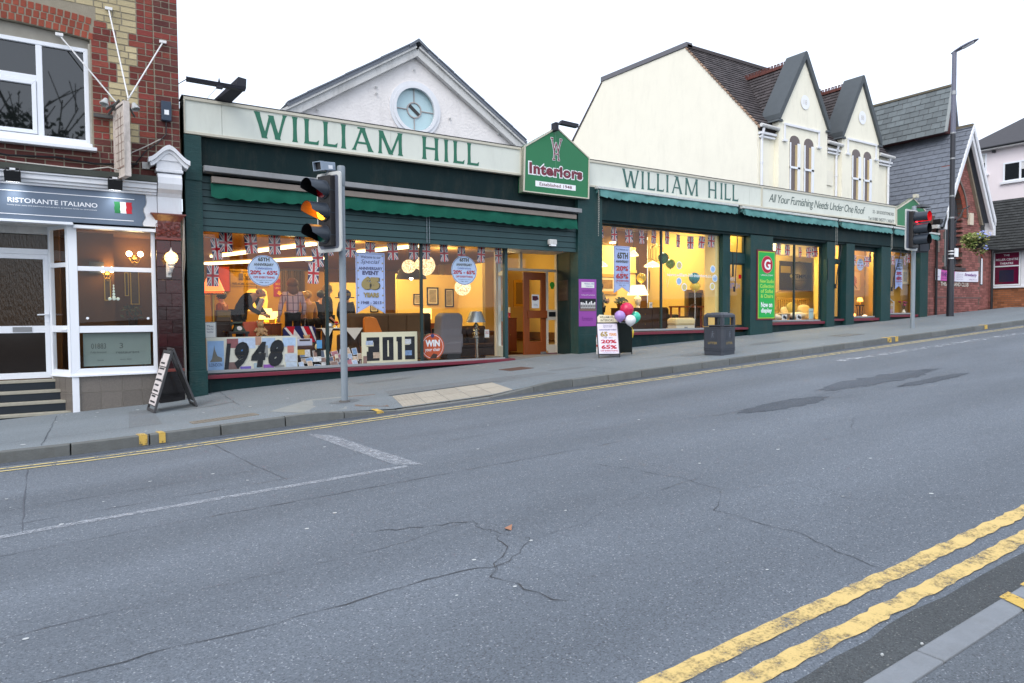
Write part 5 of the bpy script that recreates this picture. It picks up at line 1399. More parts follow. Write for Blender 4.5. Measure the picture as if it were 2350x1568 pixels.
gutter(22.0,23.05,8.80); gutter(26.25,27.3,8.72); gutter(30.1,31.3,8.68)
for x in (22.16,27.0,31.0):
 b = MB(); b.tube([(x,16.80,8.70),(x,16.84,8.50),(x + .05,16.93,8.3),(x + .05,16.93,6.0)],.05,8); b.lathe([(.065,0),(.065,.06)],(x + .05,16.93,7.4),8); b.build('drainpipe',WHITE,ch)
MB().box(30.02,16.86,9.0,30.28,16.96,9.25).build('alarm_plate',INK_W,ch)
MB().rect(FY(16.948),26.35,7.0,26.85,7.6).build('patch_panel',CREAM_W,ch)
# dormer peeping between the gables
b = MB(); b.box(26.6,18.6,10.0,27.6,19.6,11.35); b.build('dormer',mat('dormer_white',S(220,226,230),.6),ch)
MB().prism(FY(18.5),[(26.1,11.3),(28.0,11.3),(26.9,12.35)],-1.6,.1).build('dormer_roof',TILE_D,ch)
MB().rect(FY(18.59),26.75,10.3,27.45,11.2).build('dormer_pane',GLASS_BL,ch)
# ================================================================ theatre: brick gable and steep slate roof
th = thing('theatre_building','brick theatre with tall pointed window, white bargeboards and steep slate roof','building',(34.5,15.3,1.6))
Y = 15.45; f = FY(Y); XM,ZA,SP = 34.55,10.15,1.79
XL,XR = 32.15,36.15
def gz(x): return ZA - .25 - SP * abs(x - XM)
WXL,WXR,WXM,WZ0,WZS,WZA = 33.02,34.72,33.87,3.75,6.05,7.25
def inwin(x,z,g=0):
 if z < WZ0 - g or abs(x - WXM) > .85 + g: return False
 if z < WZS: return True
 R_ = 1.7 + g; dz = z - WZS
 return (x - (WXM + .85)) ** 2 + (dz * 1.0) ** 2 < (1.7 + g) ** 2 and (x - (WXM - .85)) ** 2 + dz ** 2 < (1.7 + g) ** 2
MB().prism(f,[(30.86,.8),(36.5,.8),(36.5,6.2),(XM,ZA - .25),(32.2,5.95),(30.86,5.95)],-.5,-.40).build('core_wall',MORTAR_D,th)
b = MB(); rr = random.Random(21); bt = MB(); CZ = .105
z = 1.0; k = 0
while z < 10:
 x = 30.87 + (.16 if k % 2 else 0)
 while x < 36.5:
  ln = .31 if rr.random() < .8 else .155
  xm_ = x + ln / 2
  if not (inwin(xm_,z + .05,.02) or z > gz(xm_) - .02 or x + ln > 36.55 or (xm_ < 32.1 and z > 5.9)):
   archring = z > WZS - .1 and inwin(xm_,z + .05,.36)
   dd = rr.uniform(-.004,.004)
   if not archring:
    b.fbox(f,x,z,x + ln - .016,z + CZ - .016,-.40,dd + (.03 if z < 2.35 else 0))
  x += ln
 z += CZ; k += 1
b.build('brickwork',BRICK_T,th,stuff=True,recalc=False)
MB().prism(f,[(30.86,.8),(36.5,.8),(36.5,WZ0),(30.86,WZ0)],-.39,-.012).build('mortar_bed',MORTAR_D,th)
MB().prism(f,[(30.86,WZ0),(WXL,WZ0),(WXL,6.05),(32.25,5.95),(30.86,5.95)],-.39,-.012).build('mortar_bed',MORTAR_D,th)
MB().prism(f,[(WXR,WZ0),(36.5,WZ0),(36.5,6.2),(WXR,gz(WXR) - .05)],-.39,-.012).build('mortar_bed',MORTAR_D,th)
hd = []
for t_ in range(9):
 a = math.acos(.5) * t_ / 8; hd.append((WXM - .85 + 1.7 * math.cos(a),WZS + 1.7 * math.sin(a)))
arc = hd + [(2 * WXM - x,z) for x,z in reversed(hd)]
outer = [(WXR,WZS),(36.0,7.0),(XM,ZA - .25),(32.3,6.1),(WXL,WZS)]
MB().prism(f,arc[:9] + [(WXM,gz(WXM) - .05),(XM,gz(XM) - .05),(WXR,gz(WXR) - .05)],-.39,-.012).build('mortar_bed',MORTAR_D,th)
MB().prism(f,[(32.25,6.0),(WXL,WZS)] + list(reversed(arc[9:]))[0:0] + [(x,z) for x,z in reversed(arc[9:])][0:9] + [(WXM,gz(WXM) - .05)],-.39,-.013).build('mortar_bed',MORTAR_D,th)
for s in (1,-1):
 n = 13
 for i in range(n):
  a0,a1 = math.acos(.5) * i / n + .01,math.acos(.5) * (i + 1) / n
  q = [(.85 * -1 + r_ * math.cos(a),WZS + r_ * math.sin(a)) for r_,a in ((1.7,a0),(2.02,a0),(2.02,a1),(1.7,a1))]
  q = [(WXM + s * x,z) for x,z in q]
  q = [(min(x,WXM) if s < 0 else max(x,WXM),z) for x,z in q]
  MB().prism(f,q,-.3,.012).build('arch_brick',BRICK_A,th)
for s in (1,-1):
 n = 12; b = MB()
 for i in range(n):
  a0,a1 = math.acos(.5) * i / n,math.acos(.5) * (i + 1) / n
  q = [(WXM + s * (-.85 + r_ * math.cos(a)),WZS + r_ * math.sin(a)) for r_,a in ((2.03,a0),(2.12,a0),(2.12,a1),(2.03,a1))]
  q = [(min(x,WXM) if s < 0 else max(x,WXM),z) for x,z in q]
  b.prism(f,q,-.1,.05)
 b.build('hood_mould',mat('stone_drip',S(120,110,104),.8,var=.2),th)
sky_gl = glass_mat('reflecting_glass',(.25,.28,.30),5.5)
tw = MB().sheet(f,[(WXL,WZ0),(WXR,WZ0)] + arc,-.22).build('pointed_window',mat('theatre_glass',S(66,72,78),.03,.9),th)
b = MB(); b.fbox(f,WXL,6.0,WXR,6.11,-.22,-.16); b.fbox(f,WXM - .04,WZ0,WXM + .04,7.4,-.22,-.17); b.fbox(f,WXL,WZ0,WXL + .06,6.1,-.22,-.17); b.fbox(f,WXR - .06,WZ0,WXR,6.1,-.22,-.17)
b.build('mullion',mat('window_brown',S(92,76,78),.6),tw)
b = MB(); b.fbox(f,WXM - .36,WZ0,WXM - .30,6.0,-.215,-.19); b.fbox(f,WXM + .36,WZ0,WXM + .42,6.0,-.215,-.19); b.fbox(f,WXL + .1,WZ0 + .1,WXL + .25,WZ0 + .6,-.21,-.2)
b.build('inner_bar',mat('pale_bar',S(160,160,156),.6),tw)
MB().fbox(f,WXL - .12,WZ0 - .14,WXR + .15,WZ0,-.25,.09).build('window_sill',mat('dark_sill',S(74,66,66),.7),th)
MB().fbox(f,32.2,2.33,36.5,2.40,-.1,.045).build('plinth_course',mat('plinth_top',S(110,88,84),.8,var=.2),th)
# bargeboards
for s in (1,-1):
 xe = XM + s * 2.30; ze = ZA - SP * 2.30
 for c0,c1,o0,o1 in ((.30,.42 + .004 * s,-.34,-.02),(.43,.50 + .004 * s,-.14,.02)):
  MB().prism(f,[(xe,ze + o0 * 1.9),(xe,ze + o1 * 1.9),(XM,ZA + o1 * 1.9),(XM,ZA + o0 * 1.9)],c0,c1).build('bargeboard',WHITE,th,bev=.01)
 MB().prism(f,[(xe - s * .10,ze - .72),(xe + s * .10,ze - .72),(xe + s * .10,ze - .2),(xe - s * .10,ze - .02)],.05,.44).build('kneeler',WHITE,th,bev=.01)
 MB().prism(f,[(xe - s * .5,ze + .38 - .6),(xe - s * .36,ze + .38 - .6),(XM,ZA - .62),(XM,ZA - .88)],.0,.12).build('inner_moulding',mat('moulding_grey',S(140,132,116),.7,var=.2),th)
# slate roofs
def slates(name,fr_,U,V,nu,nv,m,par,th_=.022,limit=None):
 rr = random.Random(nu * 7 + nv); objs = 0; rest = MB(); cache = {}
 for j in range(nv):
  v0 = V * j / nv; hh = V / nv
  for i in range(nu + 1):
   u0 = U * i / nu - (U / nu / 2 if j % 2 else 0); u1 = u0 + U / nu - .014
   u0,u1 = max(0,u0),min(U,u1)
   if u1 - u0 < .05: continue
   t_ = th_ + rr.uniform(0,.012)
   P = [fr_(u0,v0,-.01),fr_(u1,v0,-.01),fr_(u1,v0 + hh,-.01),fr_(u0,v0 + hh,-.01),fr_(u0,v0,t_),fr_(u1,v0,t_),fr_(u1,v0 + hh * 1.02,.004),fr_(u0,v0 + hh * 1.02,.004)]
   if limit and objs < limit and u0 < U * .62 and v0 > V * .22:
    key = (round(u1 - u0,2),int(rr.random() * 3))
    c_ = sum(P,Vector()) / 8
    if key not in cache:
     o = MB().hexa([p - c_ for p in P]).build(name,m,par,local=True); cache[key] = o.data
    else:
     o = bpy.data.objects.new(name,cache[key]); COL.objects.link(o); o.parent = par
    o.location = c_ - ORG[par.name]; objs += 1
   else: rest.hexa(P)
 if rest.v: rest.build(name,m,par,stuff=True,recalc=False)
EVX = 31.9; EVZ = ZA - SP * (XM - EVX)
lr = Vector((XM - EVX,0,ZA - EVZ));
flr = Fr((EVX,15.0,EVZ),(0,1,0),lr,Vector((-SP,0,1)).normalized())
MB().prism(flr,[(0,0),(14,0),(14,lr.length),(0,lr.length)],-.14,-.012).build('lower_roof',mat('roof_batten',S(50,54,58),.9),th)
slates('slate',flr,14.0,lr.length,30,21,SLATE,th,limit=290)
MB().prism(Fr((XM,15.0,ZA),(0,1,0),(XM + 2.4 - XM,0,-SP * 2.4),Vector((SP,0,1)).normalized()),[(0,0),(14,0),(14,4.9),(0,4.9)],-.14,0).build('lower_roof',SLATE,th)
MB().box(XM - .08,15.0,ZA - .06,XM + .08,29,ZA + .08).build('ridge_tile',mat('mossy_ridge',S(104,98,84),.9,var=.4,scale=9),th)
UA = (34.42,12.15); UF = (33.86,9.95)
uu = Vector((UA[0] - UF[0],0,UA[1] - UF[1]))
fur = Fr((UF[0],15.9,UF[1]),(0,1,0),uu,Vector((-uu.z,0,uu.x)).normalized())
slates('upper_slate',fur,13.0,uu.length,30,8,SLATE_N,th)
MB().prism(FY(15.9),[UF,(UF[0] + .02,UF[1]),(34.98,9.95),UA],-13,-.03).build('upper_gable',mat('dark_gable_brick',S(78,46,46),.8,var=.3),th)
MB().prism(FY(15.9),[(34.42,12.17),(35.0,9.9),(35.06,9.95),(34.5,12.25)],-13,.1).build('upper_roof',SLATE,th)
MB().box(34.36,15.75,12.12,34.52,29,12.22).build('ridge_tile',mat('mossy_ridge',S(104,98,84),.9,var=.4,scale=9),th)
MB().prism(FY(15.86),[(33.84,9.98),(33.92,9.98),(34.44,12.05),(34.40,12.16)],-.05,.06).build('upper_verge',mat('verge_pale',S(150,156,156),.7),th)
# gutter, pipes, light box and lettering
b = MB(); b.tube([(31.95,15.2,5.6),(32.05,15.3,5.2),(32.18,15.36,4.9),(32.2,15.36,1.5)],.055,8); b.box(31.8,15.05,5.55,32.2,15.35,5.75); b.build('drainpipe',BLACK,th)
MB().box(31.7,15.1,5.35,32.1,15.45,5.5).build('gutter_end',WHITE_D,th)
MB().fbox(f,35.15,5.75,35.5,6.3,0,.12).build('light_box',mat('box_cream',S(216,204,184),.6),th,bev=.01)
b = MB(); b.text('THEATRE AND CLUB',f,32.66,2.88,35.25,3.06,.05,bold=.012); b.build('lettering',mat('sign_letter_cream',S(226,220,206),.5),th)
bn = thing('theatre_banner','pink and white theatre banner hung on the brick wall under the pointed window','banner',(34,15.38,3.1))
f = FY(15.37)
b = MB(); nn = 16
for i in range(nn):
 x0,x1 = 32.12 + 4.0 * i / nn,32.12 + 4.0 * (i + 1) / nn
 sag0,sag1 = -.09 * math.sin(math.pi * i / nn),-.09 * math.sin(math.pi * (i + 1) / nn)
 mi = 0 if (i < 2 or i >= 7) else 1
 b.face([(x0,15.37 + .02 * math.sin(i),3.12 + sag0 * .3 - .0),(x1,15.37 + .02 * math.sin(i + 1),3.12 + sag1 * .3),(x1,15.365,3.63 + sag1),(x0,15.365,3.63 + sag0)],mi)
b.build('cloth',[mat('banner_white',S(232,230,240),.7),mat('banner_pink',S(206,96,176),.7)],bn)
b = MB(); b.text('THEATRE',f,32.62,3.30,33.75,3.48,.02,bold=.02); b.text('musical',f,32.65,3.18,33.3,3.25,.02); b.text('Strawberry',f,34.75,3.33,35.95,3.50,.02,shear=.3,bold=.02)
for k in range(4): b.text('tickets from the box office',f,34.0,3.42 - k * .08,34.6,3.45 - k * .08,.02)
b.text('charity no',f,35.2,3.18,36.0,3.24,.02); b.text('logo',f,32.2,3.25,32.45,3.32,.02)
b.build('lettering',mat('banner_letter',S(120,70,140),.6),bn)
# porch with lancet
b = MB(); b.box(36.2,15.75,1,38.3,16.0,4.75); b.build('porch_wall',BRICK_T,th)
b = MB(); rr = random.Random(4)
z = 1.6
while z < 4.6:
 x = 36.5 + (.15 if int(z * 10) % 2 else 0)
 while x < 38.2:
  if not (37.0 < x + .1 < 37.45 and z > 3.0): b.fbox(FY(15.75),x,z,x + .28,z + .09,-.02,.012)
  x += .30
 z += .105
b.build('porch_brickwork',BRICK_T,th,stuff=True,recalc=False)
MB().sheet(FY(15.74),[(37.06,3.0),(37.42,3.0),(37.42,4.2),(37.24,4.5),(37.06,4.2)],.02).build('lancet',mat('lancet_dark',S(60,56,66),.2),th)
MB().fbox(FY(15.74),37.22,3.05,37.36,4.3,.02,.03).build('lancet_blind',INK_W,th)
b = MB(); b.sheet(FY(15.74),[(36.98,4.15),(37.24,4.62),(37.5,4.15),(37.42,4.15),(37.24,4.5),(37.06,4.15)],.03); b.build('lancet_arch',BRICK_A,th)
MB().box(36.3,15.5,4.75,38.5,16.2,4.87).build('porch_roof',TILE_DK,th); MB().cyl((38.1,15.6,1.8),(38.1,15.6,4.7),.06,n=8).build('drainpipe',BLACK,th)
# ================================================================ low tiled building and pale house at the right edge
ml = thing('low_theatre_wing','low brick wing with dark tiled roof and maroon theatre sign window at the right edge','building',(39.5,15.5,1.9))
fx = Fr((39.5,0,0),(0,-1,0),(0,0,1),(-1,0,0))
MB().fbox(fx,-16.6,1.2,-10.5,4.75,-.3,0).build('wall',MORTAR_D,ml)
b = MB(); rr = random.Random(6); z = 1.7; k = 0
while z < 4.7:
 y = -16.5 + (.15 if k % 2 else 0)
 while y < -12:
  if not (z > 2.95 and -16.12 < y + .15 < -10) or y < -16.1: b.fbox(fx,y,z,y + .285,z + .088,-.02,.012)
  y += .30
 z += .104; k += 1
b.build('brickwork',BRICK_O,ml,stuff=True,recalc=False)
sw = MB().frame(fx,-16.1,3.02,-14.92,4.72,.06,0,.06).build('sign_window',UPVC,ml)
MB().fbox(fx,-16.04,3.96,-14.98,4.02,0,.05).build('transom',UPVC,sw)
MB().rect(fx,-16.04,4.02,-14.98,4.66,.025).build('sign_panel',mat('theatre_maroon',S(116,22,62),.4,.4),sw)
MB().rect(fx,-16.04,3.08,-14.98,3.96,.025).build('pane',mat('maroon_glass',S(92,18,52),.08,.7),sw)
MB().rect(fx,-15.85,3.2,-15.2,3.8,.03).build('reflection_board',mat('board_blue',S(40,40,64),.2,.5),sw)
b = MB(); b.text('THE',fx,-15.66,4.49,-15.40,4.58,.03,bold=.02); b.text('MILLER CENTRE',fx,-16.0,4.27,-15.02,4.38,.03,bold=.02); b.text('THEATRE',fx,-15.82,4.08,-15.24,4.18,.03,bold=.02)
b.build('lettering',INK_W,sw)
MB().fbox(fx,-14.90,3.0,-10.5,4.74,0,.03).build('white_panel',WHITE,ml)
MB().fbox(fx,-16.15,2.9,-10.5,3.0,0,.09).build('window_sill',UPVC,ml)
rs_ = Vector((1.5,0,2.72)); frf = Fr((39.2,17.0,4.78),(0,-1,0),rs_,Vector((-2.72,0,1.5)).normalized())
MB().prism(frf,[(0,0),(6.5,0),(6.5,3.1),(0,3.1)],-.12,-.01).build('roof',mat('roof_felt',S(60,54,52),.9),ml)
b = MB(); rr = random.Random(8)
for j in range(19):
 for i in range(26):
  u0 = 6.5 * i / 26 + (.12 if j % 2 else 0); u1 = u0 + .24; v0 = 3.1 * j / 19
  if u1 > 6.55: continue
  e = rr.uniform(0,.01)
  b.hexa([frf(u0,v0,-.008),frf(u1,v0,-.008),frf(u1,v0 + .17,-.008),frf(u0,v0 + .17,-.008),frf(u0,v0,.035 + e),frf(u1,v0,.035 + e),frf(u1,v0 + .17,.006),frf(u0,v0 + .17,.006)])
b.build('roof_tile',TILE_DK,ml,stuff=True,recalc=False)
MB().box(39.0,10.5,4.68,39.3,17.0,4.80).build('gutter',BLACK,ml)
ph = thing('pale_house','pale rendered house with dark hipped roof and white windows behind the low tiled wing','house',(45,18,2))
fx = Fr((45,0,0),(0,-1,0),(0,0,1),(-1,0,0))
MB().fbox(fx,-20.3,2,-9,11.22,-7,0).build('wall',mat('pale_render',S(232,222,224),.85,.2,var=.04,scale=1,bump=.1),ph)
MB().hexa([(44.6,20.7,11.16),(53,20.7,11.16),(53,8.6,11.12),(44.6,8.6,11.12),(48.4,14.9,14.5),(49.0,14.9,14.5),(49.0,11,14.5),(48.4,11,14.5)]).build('roof',mat('dark_roof',S(72,72,76),.8,var=.2,scale=5,bump=.3,bscale=12,stretch=(1,1,4)),ph)
MB().fbox(fx,-20.5,11.05,-8.8,11.18,0,.45).build('eaves',WHITE_D,ph); MB().cyl((44.55,20.6,11.16),(44.55,8.8,11.14),.07,n=7).build('gutter',BLACK,ph)
for a0,b0,a1,b1 in ((-19.75,9.75,-18.8,10.95),(-17.95,9.12,-16.2,10.2)):
 w = MB().frame(fx,a0,b0,a1,b1,.08,-.05,.05).build('window',UPVC,ph)
 am = a0 + (a1 - a0) * (.40 if a1 - a0 < 1.2 else .48)
 MB().fbox(fx,am - .05,b0,am + .05,b1,-.04,.045).build('mullion',UPVC,w)
 MB().rect(fx,a0 + .08,b0 + .08,am - .05,b1 - .08,.01).build('pane',DKG,w); MB().rect(fx,am + .05,b0 + .08,a1 - .08,b1 - .08,.01).build('pane',DKG,w)
 MB().fbox(fx,am + .05,b0 + (b1 - b0) * .55,a1 - .08,b1 - .08,.012,.016).build('blind',WHITE_D,w)
 MB().fbox(fx,a0 - .12,b0 - .12,a1 + .12,b0,0,.14).build('window_sill',WHITE,w)
MB().box(44.85,18.35,10.9,45.0,18.5,11.0).build('security_camera',CHARC,ph)
# ================================================================ street furniture
# --- nearer traffic light
def backboard(t,fr_,W,H,rim_m,face_m):
 o = MB().fbox(fr_,-W / 2 + .02,.02,W / 2 - .02,H - .02,-.015,.0).build('backing_board',face_m,t)
 r = .055; pts = []
 for cx,cz,a in ((W / 2 - r,r,-90),(W / 2 - r,H - r,0),(-W / 2 + r,H - r,90),(-W / 2 + r,r,180)):
  for k in range(4): pts.append((cx + r * math.cos(R(a + 30 * k)),cz + r * math.sin(R(a + 30 * k))))
 s = (W - .11) / W; s2 = (H - .11) / H
 inn = [(x * s,H / 2 + (z - H / 2) * s2) for x,z in pts]
 b = MB(); n = len(pts)
 for k in range(n):
  l = (k + 1) % n
  b.prism(fr_,[pts[k],pts[l],inn[l],inn[k]],-.02,.006)
 b.build('white_border',rim_m,o)
 return o
def aspect(t,fr_,z,r,lens_m,hood_m,inside_m,D=.26,full=False):
 c = fr_(0,z,.13)
 n_ = fr_.n; q = Fr(c,fr_.u,fr_.v,n_)
 ln_ = MB(); disc(ln_,q,0,0,r,.02,20)
 lo = ln_.build('lens',lens_m,t)
 b = MB(); ang = [R(-52) + (R(284)) * k / 22 for k in range(23)]
 inner = MB()
 for k in range(22):
  a0,a1 = ang[k],ang[k + 1]
  def dep(a): return D * (1.0 if full or 0 < math.degrees(a) < 180 else max(.16,1 - min(abs(math.degrees(a)),abs(math.degrees(a) - 180)) / 50 * .9))
  p = [(r * 1.10 * math.cos(a),r * 1.10 * math.sin(a)) for a in (a0,a1)]
  p2 = [(r * 1.06 * math.cos(a),r * 1.06 * math.sin(a)) for a in (a0,a1)]
  b.face([q(*p[0],0),q(*p[1],0),q(p[1][0] * .97,p[1][1] * .97,dep(a1)),q(p[0][0] * .97,p[0][1] * .97,dep(a0))])
  inner.face([q(*p2[0],0),q(*p2[1],0),q(p2[1][0] * .97,p2[1][1] * .97,dep(a1) - .004),q(p2[0][0] * .97,p2[0][1] * .97,dep(a0) - .004)])
 b.lathe([(r * 1.16,-.12),(r * 1.16,.0),(r * 1.0,.005)],c,20,0,tuple(n_))
 b.build('hood',hood_m,lo,smooth=35); inner.build('hood_lining',inside_m,lo,smooth=35)
HOOD = mat('hood_black',S(46,54,64),.35,.5); HOODI = mat('hood_matt',(.006,.006,.007),.9,.1)
AMB = mat('amber_lit',(1,.5,.02),.3,emit=(1,.42,.015),estr=3.2); REDL = mat('red_lit',(1,.03,.04),.3,emit=(1,.015,.03),estr=3)
REDO = mat('red_lens_off',S(120,12,22),.2,.6); AMBO = mat('amber_lens_off',S(60,48,40),.2,.6); GRNO = mat('green_lens_off',S(10,74,62),.2,.6)
ts = thing('traffic_light','nearer grey traffic light with its amber lamp lit, before the big shop window','traffic light',(3.89,11.42,.19))
P = MB().lathe([(.058,-.2),(.058,4.0),(.055,4.01),(.001,4.012)],(3.89,11.42,.19),18)
po = P.build('pole',POLE_G,ts,smooth=40)
MB().lathe([(.064,3.68),(.068,3.69),(.068,4.0),(.06,4.02),(.001,4.022)],(3.89,11.42,.19),18).build('collar',POLE_G,po,smooth=40)
MB().lathe([(.11,-.01),(.09,.02),(.058,.03)],(3.89,11.42,pave_z(3.89,11.42)),18).build('base',mat('mortar_base',S(86,84,82),.9),po)
nrm = Vector((-.926,-.376,0)); tu = Vector((.376,-.926,0))
fh = Fr(Vector((3.62,11.47,2.72)),tu,(0,0,1),nrm)
fh.o = Vector((3.655,11.36,2.735))
BRDF = mat('board_grey',S(92,98,112),.5,.4,var=.1); RIM = mat('board_rim',S(196,198,196),.5,.4,var=.1,dirt=.2)
backboard(ts,fh,.60,1.33,RIM,BRDF)
MB().fbox(fh,-.155,.10,.155,1.26,-.10,.11).build('head_case',mat('case_black',S(38,36,38),.5,.4,var=.2,dirt=.3),ts,bev=.01)
for z,lm,im in ((1.03,REDO,HOODI),(.66,AMB,mat('hood_lining',(.30,.10,.03),.55,.4)),(.29,GRNO,HOODI)): aspect(ts,fh,z,.135,lm,HOOD,im,.34)  # amber lamp's glow inside its hood is put into the lining colour
b = MB()
for z in (2.95,3.85): b.box(3.70,11.36,z,3.86,11.46,z + .09)
b.box(3.76,11.36,3.5,3.82,11.44,4.0); b.build('mounting_bracket',BLACK,ts)
dt = MB(); fd = Fr(Vector((3.56,11.40,4.15)),Vector((.50,-.86,0)),Vector((-.1,-.1,1)),Vector((-.86,-.5,-.14)).normalized())
fd.v = fd.n.cross(fd.u)
dt.fbox(fd,-.085,-.055,.085,.085,-.24,.06); d_ = dt.build('detector',mat('detector_grey',S(142,156,172),.4,.4),ts,bev=.008)
MB().frame(fd,-.09,-.06,.09,.09,.012,.05,.12).build('sun_shield',mat('detector_grey',S(142,156,172),.4,.4),d_)
MB().fbox(fd,-.075,-.045,.075,.075,.05,.065).build('detector_face',BLACK,d_); MB().fbox(fd,.084,-.03,.088,.03,-.16,-.06).build('maker_plate',INK_W,d_)
MB().cyl((3.63,11.42,4.0),(3.66,11.43,4.12),.02,n=6).build('detector_stem',POLE_G,d_)
# --- farther traffic light
tf = thing('traffic_light','farther grey traffic light showing red, before the last shop window','traffic light',(23.62,12.0,1.16))
pf = MB().lathe([(.068,-.2),(.068,4.02),(.06,4.05),(.001,4.06)],(23.62,12.0,1.16),16).build('pole',POLE_G,tf,smooth=40)
n2 = Vector((.05,-1,0)).normalized(); u2 = Vector((1,.05,0)).normalized()
fh2 = Fr(Vector((23.28,11.90,3.72)),u2,(0,0,1),n2)
backboard(tf,fh2,.84,1.33,RIM,BRDF)
MB().fbox(fh2,-.20,.08,.20,1.26,-.10,.13).build('head_case',mat('case_black',S(38,36,38),.5,.4,var=.2,dirt=.3),tf,bev=.01)
fv = fh2
for z,lm in ((1.06,REDL),(.68,AMBO),(.32,AMBO)): aspect(tf,fv,z,.16,lm,HOOD,mat('red_glow_lining',(.5,.02,.03),.5,.4) if lm is REDL else HOODI,.42,True)  # glow of the lit red lens is painted into its lining
for z in (3.05 - .19 + 1.3,3.05 + .19 + 1.28): MB().box(23.52,11.78,z - .06,23.70,11.92,z + .04).build('pole_strap',ALU,tf)
hb = MB(); fb2 = Fr(Vector((24.0,12.05,3.7)),Vector((.8,-.6,0)),(0,0,1)); hb.fbox(fb2,-.28,.0,.30,1.36,-.16,.06)
sh_ = hb.build('second_head',mat('case_dark_blue',S(34,38,46),.5,.4),tf,bev=.015); MB().fbox(fb2,.02,.03,.31,1.33,.06,.09).build('head_door',mat('case_dark_blue2',S(44,50,60),.5,.4),sh_)
MB().hexa([(23.75,11.8,5.18),(24.35,11.8,5.20),(24.35,12.1,5.20),(23.75,12.1,5.18),(23.85,11.85,5.28),(24.25,11.85,5.28),(24.25,12.05,5.28),(23.85,12.05,5.28)]).build('detector',CHARC,tf)
# --- lamp post
lp = thing('street_lamp','tall dark street lamp post with angled head, in front of the theatre','street lamp',(31.0,14.22,1.52))
LPM = mat('lamp_post_black',S(36,38,46),.35,.5,var=.1); LPG = mat('lamp_post_grey',S(104,106,122),.45,.5,var=.1)
o3 = (30.98,14.22,1.5)
MB().lathe([(.145,-.1),(.14,.02),(.135,.4),(.13,2.1),(.098,2.35),(.095,7.6)],o3,16).build('shaft',LPM,lp,smooth=40)
MB().lathe([(.095,7.61),(.09,9.3),(.085,10.95),(.001,11.0)],o3,16).build('upper_shaft',LPG,lp,smooth=40)
for z in (4.1,5.0,6.55,7.6,9.2): MB().lathe([(.102,0),(.102,.06 if z < 9 else .16)],(o3[0],o3[1],o3[2] + z),16).build('band',ALU,lp)
for z in (2.6,2.72,2.42): MB().lathe([(.106,0),(.106,.04)],(o3[0],o3[1],o3[2] + z),16).build('band',INK_W,lp)
hd_ = MB(); fl_ = Fr((30.98,14.34,12.42),Vector((.15,-1.0,.34)),(1,.15,0))
prof = [(0,.12,.02,.04),(.25,.20,.08,.03),(.7,.26,.12,.05),(1.2,.26,.11,.06),(1.6,.20,.07,.05),(1.82,.08,.02,.02)]
hd_.loft([[fl_(a0,w0 * math.cos(t_),(t0 if math.sin(t_) > 0 else b0) * math.sin(t_)) for t_ in [2 * math.pi * q / 14 for q in range(14)]] for a0,w0,t0,b0 in [(a * .56,w * .6,t * .7,b_ * .7) for a,w,t,b_ in prof]])
h2 = hd_.build('lamp_head',LPG,lp,smooth=50); MB().fbox(fl_,.42,-.10,.85,.10,-.05,-.035).build('lens',mat('lamp_lens',S(190,196,204),.2,.5),h2)
MB().box(31.0,14.05,4.0,31.24,14.1,4.36).build('notice_plate',INK_W,lp)
MB().tube([(31.04,14.18,5.4),(31.35,14.05,5.7),(31.5,14.0,6.0),(31.9,13.95,6.15)],.025,6).build('basket_arm',BLACK,lp)
# hanging basket
hbk = thing('hanging_basket','hanging basket of blue and yellow flowers fixed to the street lamp','flower basket',(32.55,14.0,4.6))
MB().lathe([(.02,-.36),(.22,-.3),(.36,-.12),(.40,.05),(.38,.05)],(32.55,14.0,4.75),14).build('basket',mat('basket_dark',S(30,32,26),.9),hbk)
rr = random.Random(17)
def tuft(b,n,c,sx,sy,sz,s0,s1,m=1,low=None):
 for k in range(n):
  d = Vector((rr.gauss(0,1),rr.gauss(0,1),rr.gauss(0,1)))
  d = d.normalized() * (rr.random() ** .35)
  p = Vector((c[0] + d.x * sx,c[1] + d.y * sy,c[2] + d.z * sz))
  a = Vector((rr.uniform(-1,1),rr.uniform(-1,1),rr.uniform(-1,.6))).normalized() * rr.uniform(s0,s1); e = a.orthogonal().normalized() * rr.uniform(s0,s1) * .45
  mi = rr.randrange(m)
  b.face([p - a,p + e,p + a,p - e],mi)
b = MB(); tuft(b,700,(32.5,14.0,4.82),.62,.5,.27,.05,.10,2); tuft(b,160,(32.0,14.0,4.6),.22,.3,.35,.05,.09,2); tuft(b,160,(32.95,14.0,4.5),.22,.3,.42,.05,.09,2)
b.build('foliage',[mat('basket_leaf',S(92,110,50),.7,isl_var=.5),mat('basket_leaf_pale',S(150,152,92),.7,isl_var=.4)],hbk,stuff=True,recalc=False)
b = MB(); tuft(b,46,(32.5,13.7,4.98),.5,.3,.16,.05,.08); tuft(b,8,(32.6,13.6,4.4),.12,.1,.12,.05,.08); b.build('blue_flower',mat('petal_blue',S(150,164,222),.7),hbk,stuff=True,recalc=False)
b = MB(); tuft(b,16,(33.1,13.8,4.92),.18,.2,.12,.05,.08); b.build('yellow_flower',mat('petal_yellow',S(240,190,40),.7),hbk,stuff=True,recalc=False)
